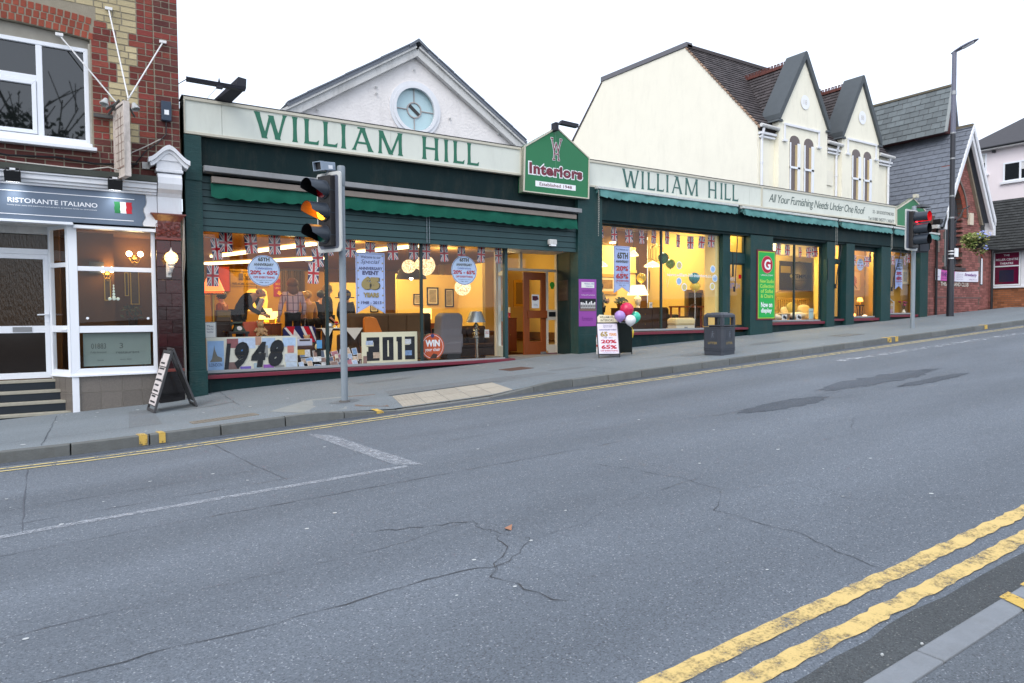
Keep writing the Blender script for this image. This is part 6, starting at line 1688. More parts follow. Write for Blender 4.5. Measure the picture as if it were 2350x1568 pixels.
# --- litter bin
LB = mat('bin_grey',S(58,63,72),.42,.5,var=.12,scale=5,dirt=.15)
lbn = thing('litter_bin','dark grey square litter bin on the pavement before the second window','litter bin',(0,0,0))
G2 = mat('bin_gold',S(150,132,84),.5)
W2 = .285
def cham(w,z0,z1,b,w1=None):
 w1 = w1 or w
 def ring(s,z): c = s * .84; return [(-s,-c,z),(-c,-s,z),(c,-s,z),(s,-c,z),(s,c,z),(c,s,z),(-c,s,z),(-s,c,z)]
 i = len(b.v); b.v += [Vector(p) for p in ring(w,z0) + ring(w1,z1)]
 for k in range(8): l = (k + 1) % 8; b.f.append((i + k,i + l,i + 8 + l,i + 8 + k)); b.m.append(0)
 b.f.append(tuple(range(i + 7,i - 1,-1))); b.m.append(0); b.f.append(tuple(range(i + 8,i + 16))); b.m.append(0)
b = MB(); cham(W2 * .97,0,.10,b); cham(W2 * .99,.10,.69,b); body = b.build('body',LB,lbn,local=True,bev=.006)
for z in (.11,.16,.66,.71): b = MB(); cham(W2 * 1.015,z,z + .022,b); b.build('ring',LB,body,local=True)
b = MB()
for sx in (-1,1):
 for sy in (-1,1): b = MB(); b.box(min(sx * .272,sx * .19),min(sy * .272,sy * .19),.70,max(sx * .272,sx * .19),max(sy * .272,sy * .19),.93); b.build('hood_post',LB,lbn,local=True,bev=.006)
b = MB(); b.box(-.18,-.18,.5,.18,.18,.72); b.build('liner',mat('liner_brown',S(62,46,38),.8),lbn,local=True)
b = MB(); cham(W2 * 1.0,.92,.985,b); cham(W2 * .99,.986,1.03,b,W2 * .80); lid = b.build('lid',LB,lbn,local=True,bev=.008); MB().box(-.14,-.14,1.03,.14,.14,1.045).build('stub_plate',ALU,lid,local=True)
for q in range(4):
 a = R(90 * q); u_ = Vector((math.cos(a),math.sin(a),0)); n_ = Vector((math.sin(a),-math.cos(a),0)); ff = Fr(n_ * W2 * .99,u_,(0,0,1),n_)
 MB().text('LITTER',ff,-.13,.27,.13,.325,.003,bold=.02).build('lettering',G2,body,local=True)
 MB().frame(ff,-.11,.38,.11,.62,.012,0,.006).build('raised_panel',LB,body,local=True)
 b = MB(); disc(b,ff,.0,.575,.022,.007,10); b.sheet(ff,[(-.03,.43),(-.01,.43),(.0,.49),(.02,.43),(.035,.43),(.015,.52),(.05,.52),(.05,.535),(-.025,.55)],.007); b.build('figure_emblem',mat('bin_emblem',S(92,98,108),.5),body,local=True)
lbn.location = (13.42,11.43,pave_z(13.4,11.4) - .005); lbn.rotation_euler = (0,0,R(6.5)); ORG[lbn.name] = lbn.location.copy()
# --- A-board with balloons
ab = thing('sale_board','white and black folding sale board with balloons, on the pavement by the shop entrance','sign board',(11.9,13.3,.58))
z0 = pave_z(11.6,13.15)
A_ = Vector((11.21,13.42,z0 + .0)); Bq = Vector((11.70,13.14,z0)); top = Vector((.30,.22,.98))
fa = Fr(A_,Bq - A_,(0,0,1)); fa.v = (top - fa.u * top.dot(fa.u)).normalized(); fa.n = fa.u.cross(fa.v)
if fa.n.y > 0: fa.n = -fa.n
W_ = (Bq - A_).length
MB().frame(fa,0,.08,W_,.94,.022,-.015,.015).build('frame',BLACK,ab)
pn = MB().fbox(fa,.02,.10,W_ - .02,.92,-.008,.004).build('front_panel',mat('board_lilac',S(214,208,222),.5,.4),ab)
def tx(s,z0,z1,x0=.1,x1=.9,m=INK_R,bold=.02,sh=0): MB().text(s,fa,x0 * W_,z0,x1 * W_,z1,.008,bold=bold,shear=sh).build('lettering',m,pn)
tx('Welcome to our',.855,.885,.3,.75,INK_B,0); tx('Special',.80,.845,.3,.72,INK_B,0,.3); tx('ANNIVERSARY EVENT',.725,.765,.12,.92,INK_B); tx('65',.56,.70,.16,.50,GOLD,.05); tx('YEARS',.58,.66,.54,.90,mat('orange_ink',S(210,140,70),.5),.04)
tx('1948 - 2013',.515,.545,.3,.7,INK_B,.01); tx('20%',.38,.48,.17,.88,INK_R,.04); tx('TO',.345,.37,.45,.58,INK_R,.02); tx('65%',.23,.335,.17,.88,INK_R,.04); tx('OFF EVERYTHING',.165,.20,.12,.92,INK_R); tx('Throughout the store',.13,.15,.2,.8,INK_B,0)
MB().prism(fa,[(.04,.95),(W_ - .0,.95),(W_ - .03,1.13),(.10,1.16),(.04,1.10)],-.01,.006).build('header',mat('header_cream',S(214,206,178),.5),ab)
b = MB(); b.text('WILLIAM HILL',fa,.10,1.06,.50,1.12,.009,bold=.01); b.text('INTERIORS',fa,.12,.97,.46,1.03,.009,bold=.01); b.build('lettering',INK_K,ab)
b = MB()
for u_ in (.02,W_ - .02): b.cyl(fa(u_,-.005,0),fa(u_,.1,0),.013,n=6)
b.build('leg',BLACK,ab)
C_ = Vector((11.95,13.86,pave_z(11.9,13.9))); D_ = Vector((12.50,13.55,pave_z(12.5,13.5))); tb = Vector((-.22,-.16,.98))
fb_ = Fr(C_,D_ - C_,(0,0,1)); fb_.v = (tb - fb_.u * tb.dot(fb_.u)).normalized(); fb_.n = fb_.u.cross(fb_.v); Wb = (D_ - C_).length
MB().prism(fb_,[(.03,.05),(Wb - .02,.05),(Wb - .06,.92),(.10,.92)],-.008,.008).build('back_panel',mat('board_black2',S(24,34,32),.5,.4),ab)
b = MB()
for u_ in (.03,Wb - .02): b.cyl(fb_(u_,-.01,0),fb_(u_ * .9 + .03,.95,0),.013,n=6)
b.build('leg',BLACK,ab)
def balloon(x,y,z,r,m,label,group='balloons',knot=True,string=None,cat='balloon'):
 t = thing('balloon',label,cat,(x,y,z - r * 1.1),group=group)
 b = MB(); b.lathe([(.001,-1.12 * r),(.10 * r,-1.08 * r),(.12 * r,-1.02 * r),(.5 * r,-.80 * r),(.86 * r,-.42 * r),(1.0 * r,.06 * r),(.9 * r,.48 * r),(.6 * r,.83 * r),(.25 * r,.99 * r),(.001,1.02 * r)],(x,y,z),16)
 b.build('skin',m,t,smooth=60)
 if string: MB().tube([(x,y,z - r * 1.1),((x + string[0]) / 2 + .02,(y + string[1]) / 2,(z - r + string[2]) / 2),string],.004,4).build('string',INK_W,t)
 return t
BL = lambda n,c: mat(n,c,.18,.5,var=.05,scale=3)
kn = (12.08,13.22,1.42)
balloon(12.05,13.28,1.79,.185,BL('balloon_red',S(206,42,84)),'red balloon topmost of the bunch on the sale board',string=kn,group='balloons on the sale board')
balloon(11.78,13.24,1.62,.145,BL('balloon_lilac',S(170,140,206)),'lilac balloon leftmost of the bunch on the sale board',string=kn,group='balloons on the sale board')
balloon(12.01,13.10,1.51,.145,BL('balloon_white',S(224,224,228)),'white balloon lowest of the bunch on the sale board',string=kn,group='balloons on the sale board')
balloon(12.30,13.24,1.59,.150,BL('balloon_jade',S(60,190,160)),'jade green balloon rightmost of the bunch on the sale board',string=kn,group='balloons on the sale board')
b = MB(); b.ball((12.1,13.10,1.22),.03,7,0,(.8,.8,2.2)); b.cyl((12.1,13.1,1.28),kn,.006,n=4); b.cyl((12.1,13.1,1.16),(12.09,13.1,1.06),.014,.004,5); tag(b.build('ribbon_weight',mat('ribbon_gold',S(214,190,60),.4)),'small yellow ribbon weight hanging below the white balloon','ribbon')
st = thing('striped_stool','small red and white striped stool half hidden behind the sale board','stool',(11.75,14.5,.6))
b = MB()
for k in range(4): b.box(11.98,14.35,.66 + k * .13,12.75,14.42,.72 + k * .13,k % 2)
b.build('slat',[INK_W,mat('stripe_red',S(180,40,50),.5)],st)
for x in (12.02,12.7): MB().box(x,14.42,.55,x + .05,14.47,1.1).build('leg',INK_W,st)
# ================================================================ rooms behind the shop windows
WALL_Y = mat('wall_ochre',S(176,128,46),.85,.2,var=.06,scale=2); WALL_C = mat('wall_cream_warm',S(228,194,112),.85,.2,var=.04,scale=2)
WALL_L = mat('wall_pale_yellow',S(238,214,142),.85,.2,var=.04,scale=2); CEIL = mat('ceiling_warm',S(176,138,78),.9,.2,var=.05)
CARPET = mat('carpet_brown',S(110,78,50),.95,.1,var=.2,scale=20)
def shell(name,boxes,m):
 r_ = bpy.data.objects.new(name,None); COL.objects.link(r_); r_['kind'] = 'structure'; ORG[r_.name] = Vector()
 for nm,bx,mm in boxes: MB().box(*bx).build(nm,mm or m,r_)
 return r_
shell('large_showroom',[('floor',(1.95,15.40,.2,12.4,29,.44),CARPET),('ceiling',(1.95,15.42,3.72,12.4,29,3.85),CEIL),
  ('wall',(1.90,15.42,.2,1.98,29,3.72),None),('wall',(1.95,28.9,.2,14,29,3.72),None),('wall',(12.5,16.45,.2,12.6,29,3.72),WALL_C),
  ('partition',(2.0,22.0,.44,6.9,22.12,3.12),None),('partition',(8.55,20.0,.44,10.72,20.12,3.0),WALL_C),('partition',(10.72,18.4,.44,10.82,20.12,3.3),WALL_C),
  ('partition',(6.85,21.3,.44,8.6,21.4,2.75),WALL_C)],WALL_Y)
shell('second_showroom',[('floor',(12.3,15.42,.9,23.0,26,1.13),CARPET),('ceiling',(12.3,15.42,5.05,22.0,26,5.15),CEIL),('wall',(12.6,16.6,.9,12.7,26,5.05),None),
  ('wall',(12.3,24.5,.9,23,24.6,5.05),None),('partition',(12.7,20.0,1.1,18.7,20.1,4.3),None),('partition',(19.35,20.0,1.1,22.0,20.1,5.0),None),('glow_block_wall',(18.3,20.7,1.1,19.9,20.8,5.0),mat('glow_block_brown',S(120,84,44),.8)),('pier',(17.86,15.40,1.1,18.12,15.85,4.35),WALL_L),('wall',(19.3,15.5,1.1,19.4,20,5.0),WALL_C)],WALL_L)  # brown wall behind the door opening is added to block the strip light's glow
shell('bed_showroom',[('floor',(19.4,15.42,1.1,30.8,20,1.36),CARPET),('ceiling',(19.4,15.42,4.6,30.8,20,4.7),WALL_L),('wall',(19.4,19.05,1.1,30.8,19.15,4.6),None),('wall',(25.9,16.6,1.1,30.8,16.7,4.6),WALL_C),('wall',(28.0,15.78,1.1,30.8,15.86,4.6),WALL_Y),('wall',(30.72,15.4,1.1,30.8,19,4.6),WALL_Y)],WALL_L)
_r = bpy.data.objects['bed_showroom']
for (xa,ya),(xb,yb) in (((23.62,15.45),(26.35,17.45)),((27.26,15.42),(28.72,16.6))):
 MB().hexa([(xa,ya,1.1),(xb,yb,1.1),(xb + .06,yb,1.1),(xa + .06,ya,1.1),(xa,ya,4.6),(xb,yb,4.6),(xb + .06,yb,4.6),(xa + .06,ya,4.6)]).build('wall',WALL_L,_r)
EM_STRIP = lampmat('strip_glow',(1.0,.82,.42),2.6)
WARM = (1.0,.74,.32); WARM2 = (1.0,.83,.44)
def strip(name,p,q,w,e,label,col=WARM):
 t = thing(name,label,'ceiling light',p)
 p,q = Vector(p),Vector(q); d = (q - p); L_ = d.length; d.normalize(); s = Vector((-d.y,d.x,0)) * w / 2
 MB().hexa([p - s,p + s,q + s,q - s,p - s - Vector((0,0,.07)),p + s - Vector((0,0,.07)),q + s - Vector((0,0,.07)),q - s - Vector((0,0,.07))]).build('tube_light',EM_STRIP,t)
 l = bpy.data.lights.new('strip_light','AREA'); l.shape = 'RECTANGLE'; l.size = L_; l.size_y = w; l.energy = e * LK; l.color = col
 o = bpy.data.objects.new('strip_light',l); COL.objects.link(o); o.location = (p + q) / 2 - Vector((0,0,.10)); o.rotation_euler = (0,0,math.atan2(d.y,d.x))
strip('strip_light',(4.2,27.6,3.70),(7.2,23.2,3.70),.30,130,'long lit ceiling strip passing behind the round sale sign in the left window')
strip('strip_light',(3.9,24.2,3.70),(5.6,18.8,3.70),.22,110,'lit ceiling strip just under the flags in the left window')
strip('strip_light',(7.5,20.4,3.70),(8.3,18.0,3.70),.22,90,'short lit ceiling strip above the wicker globe lamps')
strip('strip_light',(21.0,24.2,5.03),(21.3,21.2,5.03),.25,130,'bright ceiling strip behind the flags of the second window',WARM2)
strip('strip_light',(17.8,19.6,5.03),(17.95,17.6,5.03),.25,120,'short ceiling strip at the upper left of the second window',WARM2)
point('showroom_fill',(3.6,17.2,3.5),26,WARM,.25); point('showroom_fill',(4.4,16.2,3.3),10,WARM2,.2); point('showroom_fill',(6.5,18.2,3.5),32,WARM,.25); point('showroom_fill',(9.6,18.6,3.4),34,WARM2,.25)  # showroom points are added fill without fittings; the second brightens the plaid shirt woman
point('showroom_fill',(14.6,17.2,4.8),44,WARM2,.25); point('showroom_fill',(17.4,17.6,4.8),44,WARM2,.25)
point('showroom_fill',(22.6,16.8,4.3),90,WARM2,.2); point('showroom_fill',(24.4,17.9,4.3),110,WARM2,.2); point('showroom_fill',(26.9,15.9,4.35),36,(1,.80,.54),.12); point('showroom_fill',(29.0,15.6,4.4),16,WARM2,.08); point('entrance_glow',(11.2,17.6,3.3),16,WARM,.2)
point('doorway_glow',(18.9,15.9,4.4),14,WARM,.15); point('doorway_glow',(24.3,15.6,4.2),3,(1,.9,.7),.12)
# flags
FB,FW,FR = mat('flag_blue',S(34,40,92),.7,.2),mat('flag_white',S(238,232,230),.7,.2),mat('flag_red_dark',S(206,20,40),.7,.2)
_FLAG = []
def flag(par,x,y,ztop,w=.25,h=.40,rz=0.0,tilt=0.0):
 if not _FLAG:
  b = MB(); F0 = Fr((0,0,0),(1,0,0),(0,0,1)); W,H = 1.0,1.0
  b.rect(F0,-.5,-1,.5,0,0,0)
  def diag(s,a,bb,c,mi):
   P = [(-.5,-1),(-.5 + a,-1),(.5,-bb),(.5,0),(.5 - a,0),(-.5,-1 + bb)]
   b.sheet(F0,[(s * x_,z_) for x_,z_ in P],c,mi)
  diag(1,.16,.11,.006,1); diag(-1,.16,.11,.008,1)
  for s in (1,-1):
   b.sheet(F0,[(s * -.5,-1),(s * (-.5 + .085),-1),(s * 0,-.5 - .03),(s * 0,-.5 + .0)],.011,2); b.sheet(F0,[(s * .5,0),(s * (.5 - .085),0),(0,-.5 + .03),(0,-.5)],.011,2)
  b.rect(F0,-.17,-1,.17,0,.014,1); b.rect(F0,-.5,-.60,.5,-.40,.014,1)
  b.rect(F0,-.10,-1,.10,0,.018,2); b.rect(F0,-.5,-.56,.5,-.44,.018,2)
  o = b.build('flag',[FB,FW,FR],None,recalc=False); _FLAG.append(o.data); bpy.data.objects.remove(o)
 o = bpy.data.objects.new('flag',_FLAG[0]); COL.objects.link(o); o.parent = par
 o.location = Vector((x,y,ztop)) - ORG[par.name]; o.rotation_euler = (0,tilt,rz); o.scale = (w,.8,h)
 return o
def bunting(label,pts,y=15.47,w=.25,h=.40,seed=1):
 rr = random.Random(seed)
 t = thing('bunting',label,'bunting',(pts[0][0],y,pts[0][1]),group='Union flag bunting in the shop windows')
 for x,z in pts: flag(t,x,y + rr.uniform(-.01,.01),z,w * rr.uniform(.92,1.05),h * rr.uniform(.95,1.05),rr.uniform(-.35,.35),rr.uniform(-.10,.10))
 MB().tube([(pts[0][0] - .2,y,pts[0][1] + .02)] + [(x,y,z + .005) for x,z in pts] + [(pts[-1][0] + .2,y,pts[-1][1] + .02)],.006,4).build('string',FW,t)
bunting('string of Union flags across the left pane of the largest window',[(2.745,3.44),(3.235,3.44),(3.75,3.44),(4.295,3.44),(4.68,3.2)],seed=1)
bunting('string of Union flags across the middle pane, above the long anniversary banner',[(4.95,3.44),(5.465,3.43),(5.955,3.41),(6.51,3.42),(7.06,3.45)],seed=2)
bunting('string of Union flags across the pane with the WIN your chair disc',[(7.41,3.46),(7.885,3.44),(8.405,3.42),(8.985,3.46),(9.50,3.45)],w=.22,seed=3)
bunting('string of Union flags across the second window, left of its mullion',[(12.95,4.30),(13.526,4.246),(14.11,4.22),(14.64,4.23),(15.15,4.26)],seed=4)
bunting('string of Union flags across the second window, right of its mullion',[(15.73,4.28),(16.22,4.19),(16.775,4.165),(17.305,4.20),(17.75,4.28)],w=.26,seed=5)
bunting('string of Union flags above the dark advertising board in the bed window',[(20.75,4.16),(21.265,4.16),(21.76,4.15),(22.51,4.10),(23.024,4.12),(23.40,4.16)],h=.37,seed=6)
bunting('sagging string of Union flags in the narrow window with the small lit lamp',[(25.96,3.96),(26.87,3.94),(27.1,4.12)],seed=7)
bunting('string of Union flags in the last shop window behind the farther traffic light',[(28.2,4.19),(28.81,4.04),(29.73,4.05),(30.05,4.17)],h=.37,seed=8)
bunting('hanging line of Union flags at the left edge of the largest window',[(2.54,3.31),(2.48,2.75)],h=.46,w=.22,seed=9)
bunting('single Union flag hung by the first window post, below the traffic light head',[(4.61,2.88)],h=.47,w=.24,seed=10)
# posters and discs hung in the windows
def banner(name,label,x0,x1,z0,z1,y,lines,dip=.2,stars=True):
 f = FY(y); t = thing(name,label,'banner',((x0 + x1) / 2,y,z0)); W,H = x1 - x0,z1 - z0
 pts = [(x0,z1),(x0,z0),((x0 + x1) / 2,z0 + dip),(x1,z0),(x1,z1)]
 MB().prism(f,pts,-.006,0).build('panel',mat('banner_blue',S(172,190,238),.6,.3),t)
 cx,cz = (x0 + x1) / 2,(z0 + z1) / 2; inn = [(cx + (x - cx) * .93,cz + (z - cz) * .965) for x,z in pts]; inn2 = [(cx + (x - cx) * .905,cz + (z - cz) * .955) for x,z in pts]
 b = MB()
 for k in range(5): l = (k + 1) % 5; b.sheet(f,[inn[k],inn[l],inn2[l],inn2[k]],.002)
 b.build('border',INK_B,t)
 for k,(s,a0,a1,v0,v1,m,bo,sh) in enumerate(lines):
  MB().text(s,f,x0 + a0 * W,z0 + v0 * H,x0 + a1 * W,z0 + v1 * H,.004 + .0015 * k,bold=bo,shear=sh).build('lettering',m,t)
 if stars:
  b = MB()
  for v in (.95,.83,.70,.56,.42,.30,.18,.10):
   for a in (.08,.92):
    c = (x0 + a * W,z0 + v * H); b.sheet(f,[(c[0] + r_ * math.cos(math.pi / 2 + k * math.pi / 5),c[1] + r_ * math.sin(math.pi / 2 + k * math.pi / 5)) for k,r_ in enumerate((.028,.012) * 5)],.004)
  b.build('star',GOLD,t)
 return t
G_SH = mat('gold_shadow',S(40,40,34),.5)
banner('anniversary_banner','long pale blue banner with big gold 65 YEARS, right of the nearer traffic light',5.545,6.262,1.725,3.155,15.36,
  [('Welcome to our',.17,.86,.905,.95,INK_B,.01,0),('Special',.17,.82,.80,.885,INK_B,0,.3),('ANNIVERSARY',.09,.92,.715,.765,INK_B,.03,0),('EVENT',.22,.78,.635,.70,INK_B,.05,0),
  ('65',.21,.84,.385,.605,G_SH,.10,0),('65',.18,.80,.395,.61,GOLD,.10,0),('YEARS',.24,.78,.265,.345,GOLD,.06,0),('1948 - 2013',.16,.86,.155,.205,INK_B,.02,0)])
def sale(t_): return [('To Celebrate our',.12,.88,.91,.945,INK_B,.01,0),('65TH',.20,.86,.73,.87,G_SH,.05,0),('ANNIVERSARY',.12,.90,.645,.70,G_SH,.03,0),('20%',.12,.88,.475,.58,INK_R,.05,0),('TO',.42,.58,.43,.46,INK_R,.02,0),('65%',.12,.88,.31,.42,INK_R,.05,0),('OFF EVERYTHING',.10,.90,.245,.285,INK_R,.02,0),('Throughout the store',.12,.9,.205,.23,INK_B,0,0),('1948 - 2013',.3,.7,.16,.18,INK_B,.01,0)]
banner('sale_banner','pale blue 65th anniversary sale banner left of the mullion in the second window',13.44,14.08,2.30,3.70,15.37,sale(0),stars=False,dip=.18)
banner('sale_banner','pale blue 65th anniversary sale banner in the last shop window',29.23,29.80,2.67,3.96,15.58,sale(0),stars=False,dip=.15)
banner('leaning_banner','pale blue banner leaning in the narrow door between the bed window and the lamp window',24.12,24.52,1.55,3.0,15.55,[('65',.1,.9,.4,.62,G_SH,.06,0),('YEARS',.1,.9,.28,.36,GOLD,.04,0),('EVENT',.1,.9,.7,.76,INK_B,.03,0)],stars=False,dip=.12)
def round_sign(label,cx,cz,r_,y,rim=INK_B):
 f = FY(y); t = thing('round_sign',label,'sign',(cx,y,cz - r_))
 b = MB(); n = 36; b.prism(f,[(cx + r_ * math.cos(2 * math.pi * k / n),cz + r_ * math.sin(2 * math.pi * k / n)) for k in range(n)],-.006,0); b.build('panel',mat('disc_blue',S(186,208,242),.6,.3),t)
 b = MB()
 for k in range(n):
  a0,a1 = 2 * math.pi * k / n,2 * math.pi * (k + 1) / n
  b.sheet(f,[(cx + q * r_ * math.cos(a),cz + q * r_ * math.sin(a)) for q,a in ((.97,a0),(.97,a1),(.94,a1),(.94,a0))],.002)
 b.build('border',rim,t)
 for s,a,v0,v1,m,bo in (('65TH',.36,.60,.86,G_SH,.05),('ANNIVERSARY',.62,.30,.48,G_SH,.03),('Celebrations',.52,.08,.24,mat('celebration_blue',S(70,90,170),.5),.01),('20% - 65%',.86,-.26,.02,INK_R,.05),('OFF EVERYTHING',.66,-.50,-.36,INK_R,.03),('Throughout the store',.5,-.66,-.58,INK_B,0),('1948 - 2013',.28,-.80,-.72,INK_B,.01)):
  MB().text(s,f,cx - a * r_,cz + v0 * r_,cx + a * r_,cz + v1 * r_,.004,bold=bo).build('lettering',m,t)
round_sign('round pale blue anniversary sale sign above the bending man',3.49,2.66,.335,15.37)
round_sign('round pale blue anniversary sale sign above the grey recliner',8.42,2.815,.37,15.37)
round_sign('small round sale sign half hidden behind the bright green poster',20.60,3.70,.27,15.42)
round_sign('small round sale sign hung in the narrow window with the lamp',26.39,3.60,.24,15.45)
t = thing('prize_sign','orange disc reading WIN your chair at the foot of the right pane','sign',(7.53,15.42,.56)); f = FY(15.42); cx,cz,r_ = 7.53,.895,.325
b = MB(); n = 36; b.prism(f,[(cx + r_ * math.cos(2 * math.pi * k / n),cz + r_ * math.sin(2 * math.pi * k / n)) for k in range(n)],-.006,0); b.build('panel',mat('prize_orange',S(196,84,40),.5,.4),t)
b = MB()
for k in range(n):
 a0,a1 = 2 * math.pi * k / n,2 * math.pi * (k + 1) / n; b.sheet(f,[(cx + q * r_ * math.cos(a),cz + q * r_ * math.sin(a)) for q,a in ((.90,a0),(.90,a1),(.87,a1),(.87,a0))],.002)
b.text('WIN',f,cx - .2,cz + .0,cx + .2,cz + .17,.003,bold=.05); b.text('your chair',f,cx - .21,cz - .14,cx + .21,cz - .03,.003,bold=.02); b.build('lettering',INK_W,t)
b = MB(); disc(b,f,cx,cz + .27,.05,.004,12); b.build('badge',INK_B,t)
b = MB(); b.sheet(f,[(cx - .08,cz - .30),(cx + .10,cz - .30),(cx + .13,cz - .2),(cx + .02,cz - .17),(cx - .03,cz - .22)],.004); b.build('chair_emblem',WOOD_D,t)
for k,(x,z,c) in enumerate(((16.148,3.214,'gold'),(16.136,2.71,'blue'),(16.374,2.53,'gold'),(17.70,3.143,'blue'),(17.80,2.84,'blue'),(17.68,2.575,'gold'))):
 lab = ('gold and white window sticker, topmost left of the web address','blue and white window sticker just below the start of the web address','gold and white window sticker, lowest on the left of the twin balloons','blue and white window sticker above the end of the web address','blue and white window sticker at the end of the web address','gold and white window sticker, lowest at the right of the second window')[k]
 t = thing('round_sticker',lab,'sticker',(x,15.36,z),group='round stickers on the second window'); f = FY(15.36)
 b = MB(); disc(b,f,x,z,.125,0,20); b.build('rim',INK_W,t)
 b = MB(); disc(b,f,x,z,.09,.003,20); b.build('centre',mat('sticker_' + c,S(222,200,120) if c == 'gold' else S(150,190,240),.5),t)
t = thing('web_address','white web address lettering on the glass of the second window','lettering',(16.7,15.35,2.88)); MB().text('www.william-hill-interiors.co.uk',FY(15.345),15.59,2.86,17.83,2.965,.0,bold=.02).build('lettering',INK_W,t)
t = thing('door_lettering','Best of BRITISH lettering on the glass door with a tiny flag','lettering',(18.8,15.35,2.5)); f = FY(15.365)
MB().text('Best of',f,18.50,2.79,18.87,2.94,.0,shear=.3).build('lettering',INK_W,t)
MB().text('BRIT',f,18.42,2.53,18.76,2.70,.0,bold=.01).build('lettering',mat('british_blue',S(110,120,190),.5),t); MB().text('I',f,18.79,2.53,18.82,2.70,.0,bold=.02).build('lettering',INK_R,t); MB().text('SH',f,18.85,2.53,19.05,2.70,.0).build('lettering',mat('british_grey',S(170,170,200),.5),t)
b = MB(); b.rect(f,18.98,2.86,19.12,3.0,0); b.build('flag_emblem',FR,t)
t = thing('advertising_board','dark advertising board with a pale glow reading TEMPUR above the bed','sign',(27.3,19,2.7)); f = FY(19.0)
MB().fbox(f,26.2,2.72,28.55,4.0,-.02,0).build('panel',mat('board_olive',S(48,42,24),.5,.4),t)
b = MB();
for k in range(6): disc(b,f,27.6 - k * .02,3.4,.62 - .09 * k,.003 + k * .002,28,k)
b.build('glow_print',[mat('glow%d' % k,S(88 + 22 * k,80 + 22 * k,50 + 19 * k),.6) for k in range(6)],t)
MB().text('TEMPUR',f,27.15,3.26,28.45,3.44,.02,bold=.03).build('lettering',INK_K,t); MB().text('mattresses and pillows',f,27.0,3.12,28.4,3.20,.02).build('lettering',INK_K,t)
b = MB(); b.fbox(f,26.92,3.33,27.08,3.37,.0,.022); b.fbox(f,26.98,3.27,27.02,3.43,.0,.023); b.build('plus_emblem',mat('plus_gold',S(190,180,120),.5),t); MB().rect(f,26.25,3.48,26.95,3.78,.02).build('corner_print',mat('corner_yellow',S(170,150,50),.5),t)
# ---------------------------------------------------------------- furniture makers
def soft(b,x0,y0,z0,x1,y1,z1): return b.box(x0,y0,z0,x1,y1,z1)
def table_lamp(label,x,y,z,h,rs,rt,hs,base_m,shade_m,e=0,bprof=None,col=WARM):
 t = thing('table_lamp',label,'table lamp',(x,y,z))
 bp = bprof or [(rs * .42,0),(rs * .42,.02),(rs * .12,.05),(rs * .36,.35 * (h - hs)),(rs * .30,.7 * (h - hs)),(rs * .1,h - hs)]
 MB().lathe([(.001,0)] + bp + [(.012,h - hs + .03)],(x,y,z),14).build('base',base_m,t,smooth=50)
 MB().lathe([(rs,h - hs),(rt,h)],(x,y,z),20).build('lamp_shade',shade_m,t,smooth=50)
 if e: point('lamp_light',(x,y,z + h - hs * .5),e,col,.05)
 return t
SHADE_Y = lampmat('shade_lit_yellow',(1.0,.66,.2),1.5); SHADE_W = lampmat('shade_lit_cream',(1.0,.80,.44),1.15); SHADE_O = lampmat('shade_lit_orange',(1,.4,.08),2.6)
def sofa(label,x0,x1,y0,y1,z,h,m,seats=2,name='sofa',cat='sofa',rz=None):
 t = thing(name,label,cat,((x0 + x1) / 2,(y0 + y1) / 2,z)); sh = h * .45
 MB().box(x0,y0,z + .06,x1,y1,z + sh * .7).build('base',m,t,bev=.04); MB().box(x0 + .1,y1 - .28,z + sh * .5,x1 - .1,y1,z + h).build('backrest',m,t,bev=.06)
 for xx in (x0,x1 - .2): MB().box(xx,y0,z + .1,xx + .2,y1,z + h * .68).build('arm',m,t,bev=.06)
 w = (x1 - x0 - .4) / seats
 for k in range(seats):
  MB().box(x0 + .2 + k * w + .01,y0 - .02,z + sh * .7,x0 + .2 + (k + 1) * w - .01,y1 - .25,z + sh).build('seat_cushion',m,t,bev=.04)
  MB().box(x0 + .2 + k * w + .02,y1 - .42,z + sh,x0 + .2 + (k + 1) * w - .02,y1 - .24,z + h * .95).build('back_cushion',m,t,bev=.05)
 for xx in (x0 + .08,x1 - .12):
  for yy in (y0 + .08,y1 - .12): MB().box(xx,yy,z,xx + .05,yy + .05,z + .07).build('leg',WOOD_D,t)
 return t
def table(label,x0,x1,y0,y1,z,h,m,name='table',cat='table',top=.05):
 t = thing(name,label,cat,((x0 + x1) / 2,(y0 + y1) / 2,z)); MB().box(x0,y0,z + h - top,x1,y1,z + h).build('tabletop',m,t,bev=.006)
 for xx in (x0 + .03,x1 - .08):
  for yy in (y0 + .03,y1 - .08): MB().box(xx,yy,z,xx + .05,yy + .05,z + h - top).build('leg',m,t)
 return t
def cabinet(label,x0,x1,y0,y1,z,h,m,rows=2,cols=2,name='cabinet',cat='cabinet'):
 t = thing(name,label,cat,((x0 + x1) / 2,(y0 + y1) / 2,z)); MB().box(x0,y0,z,x1,y1,z + h - .03).build('carcass',m,t); MB().box(x0 - .02,y0 - .02,z + h - .03,x1 + .02,y1,z + h).build('top',m,t,bev=.006)
 for i in range(cols):
  for j in range(rows):
   a0 = x0 + (x1 - x0) * i / cols + .012; a1 = x0 + (x1 - x0) * (i + 1) / cols - .012; b0 = z + .05 + (h - .1) * j / rows + .01; b1 = z + .05 + (h - .1) * (j + 1) / rows - .01
   d = MB().box(a0,y0 - .018,b0,a1,y0 - .001,b1).build('drawer',m,t,bev=.004); MB().ball(((a0 + a1) / 2,y0 - .03,(b0 + b1) / 2),.016,6).build('knob',BRASS,d)
 return t
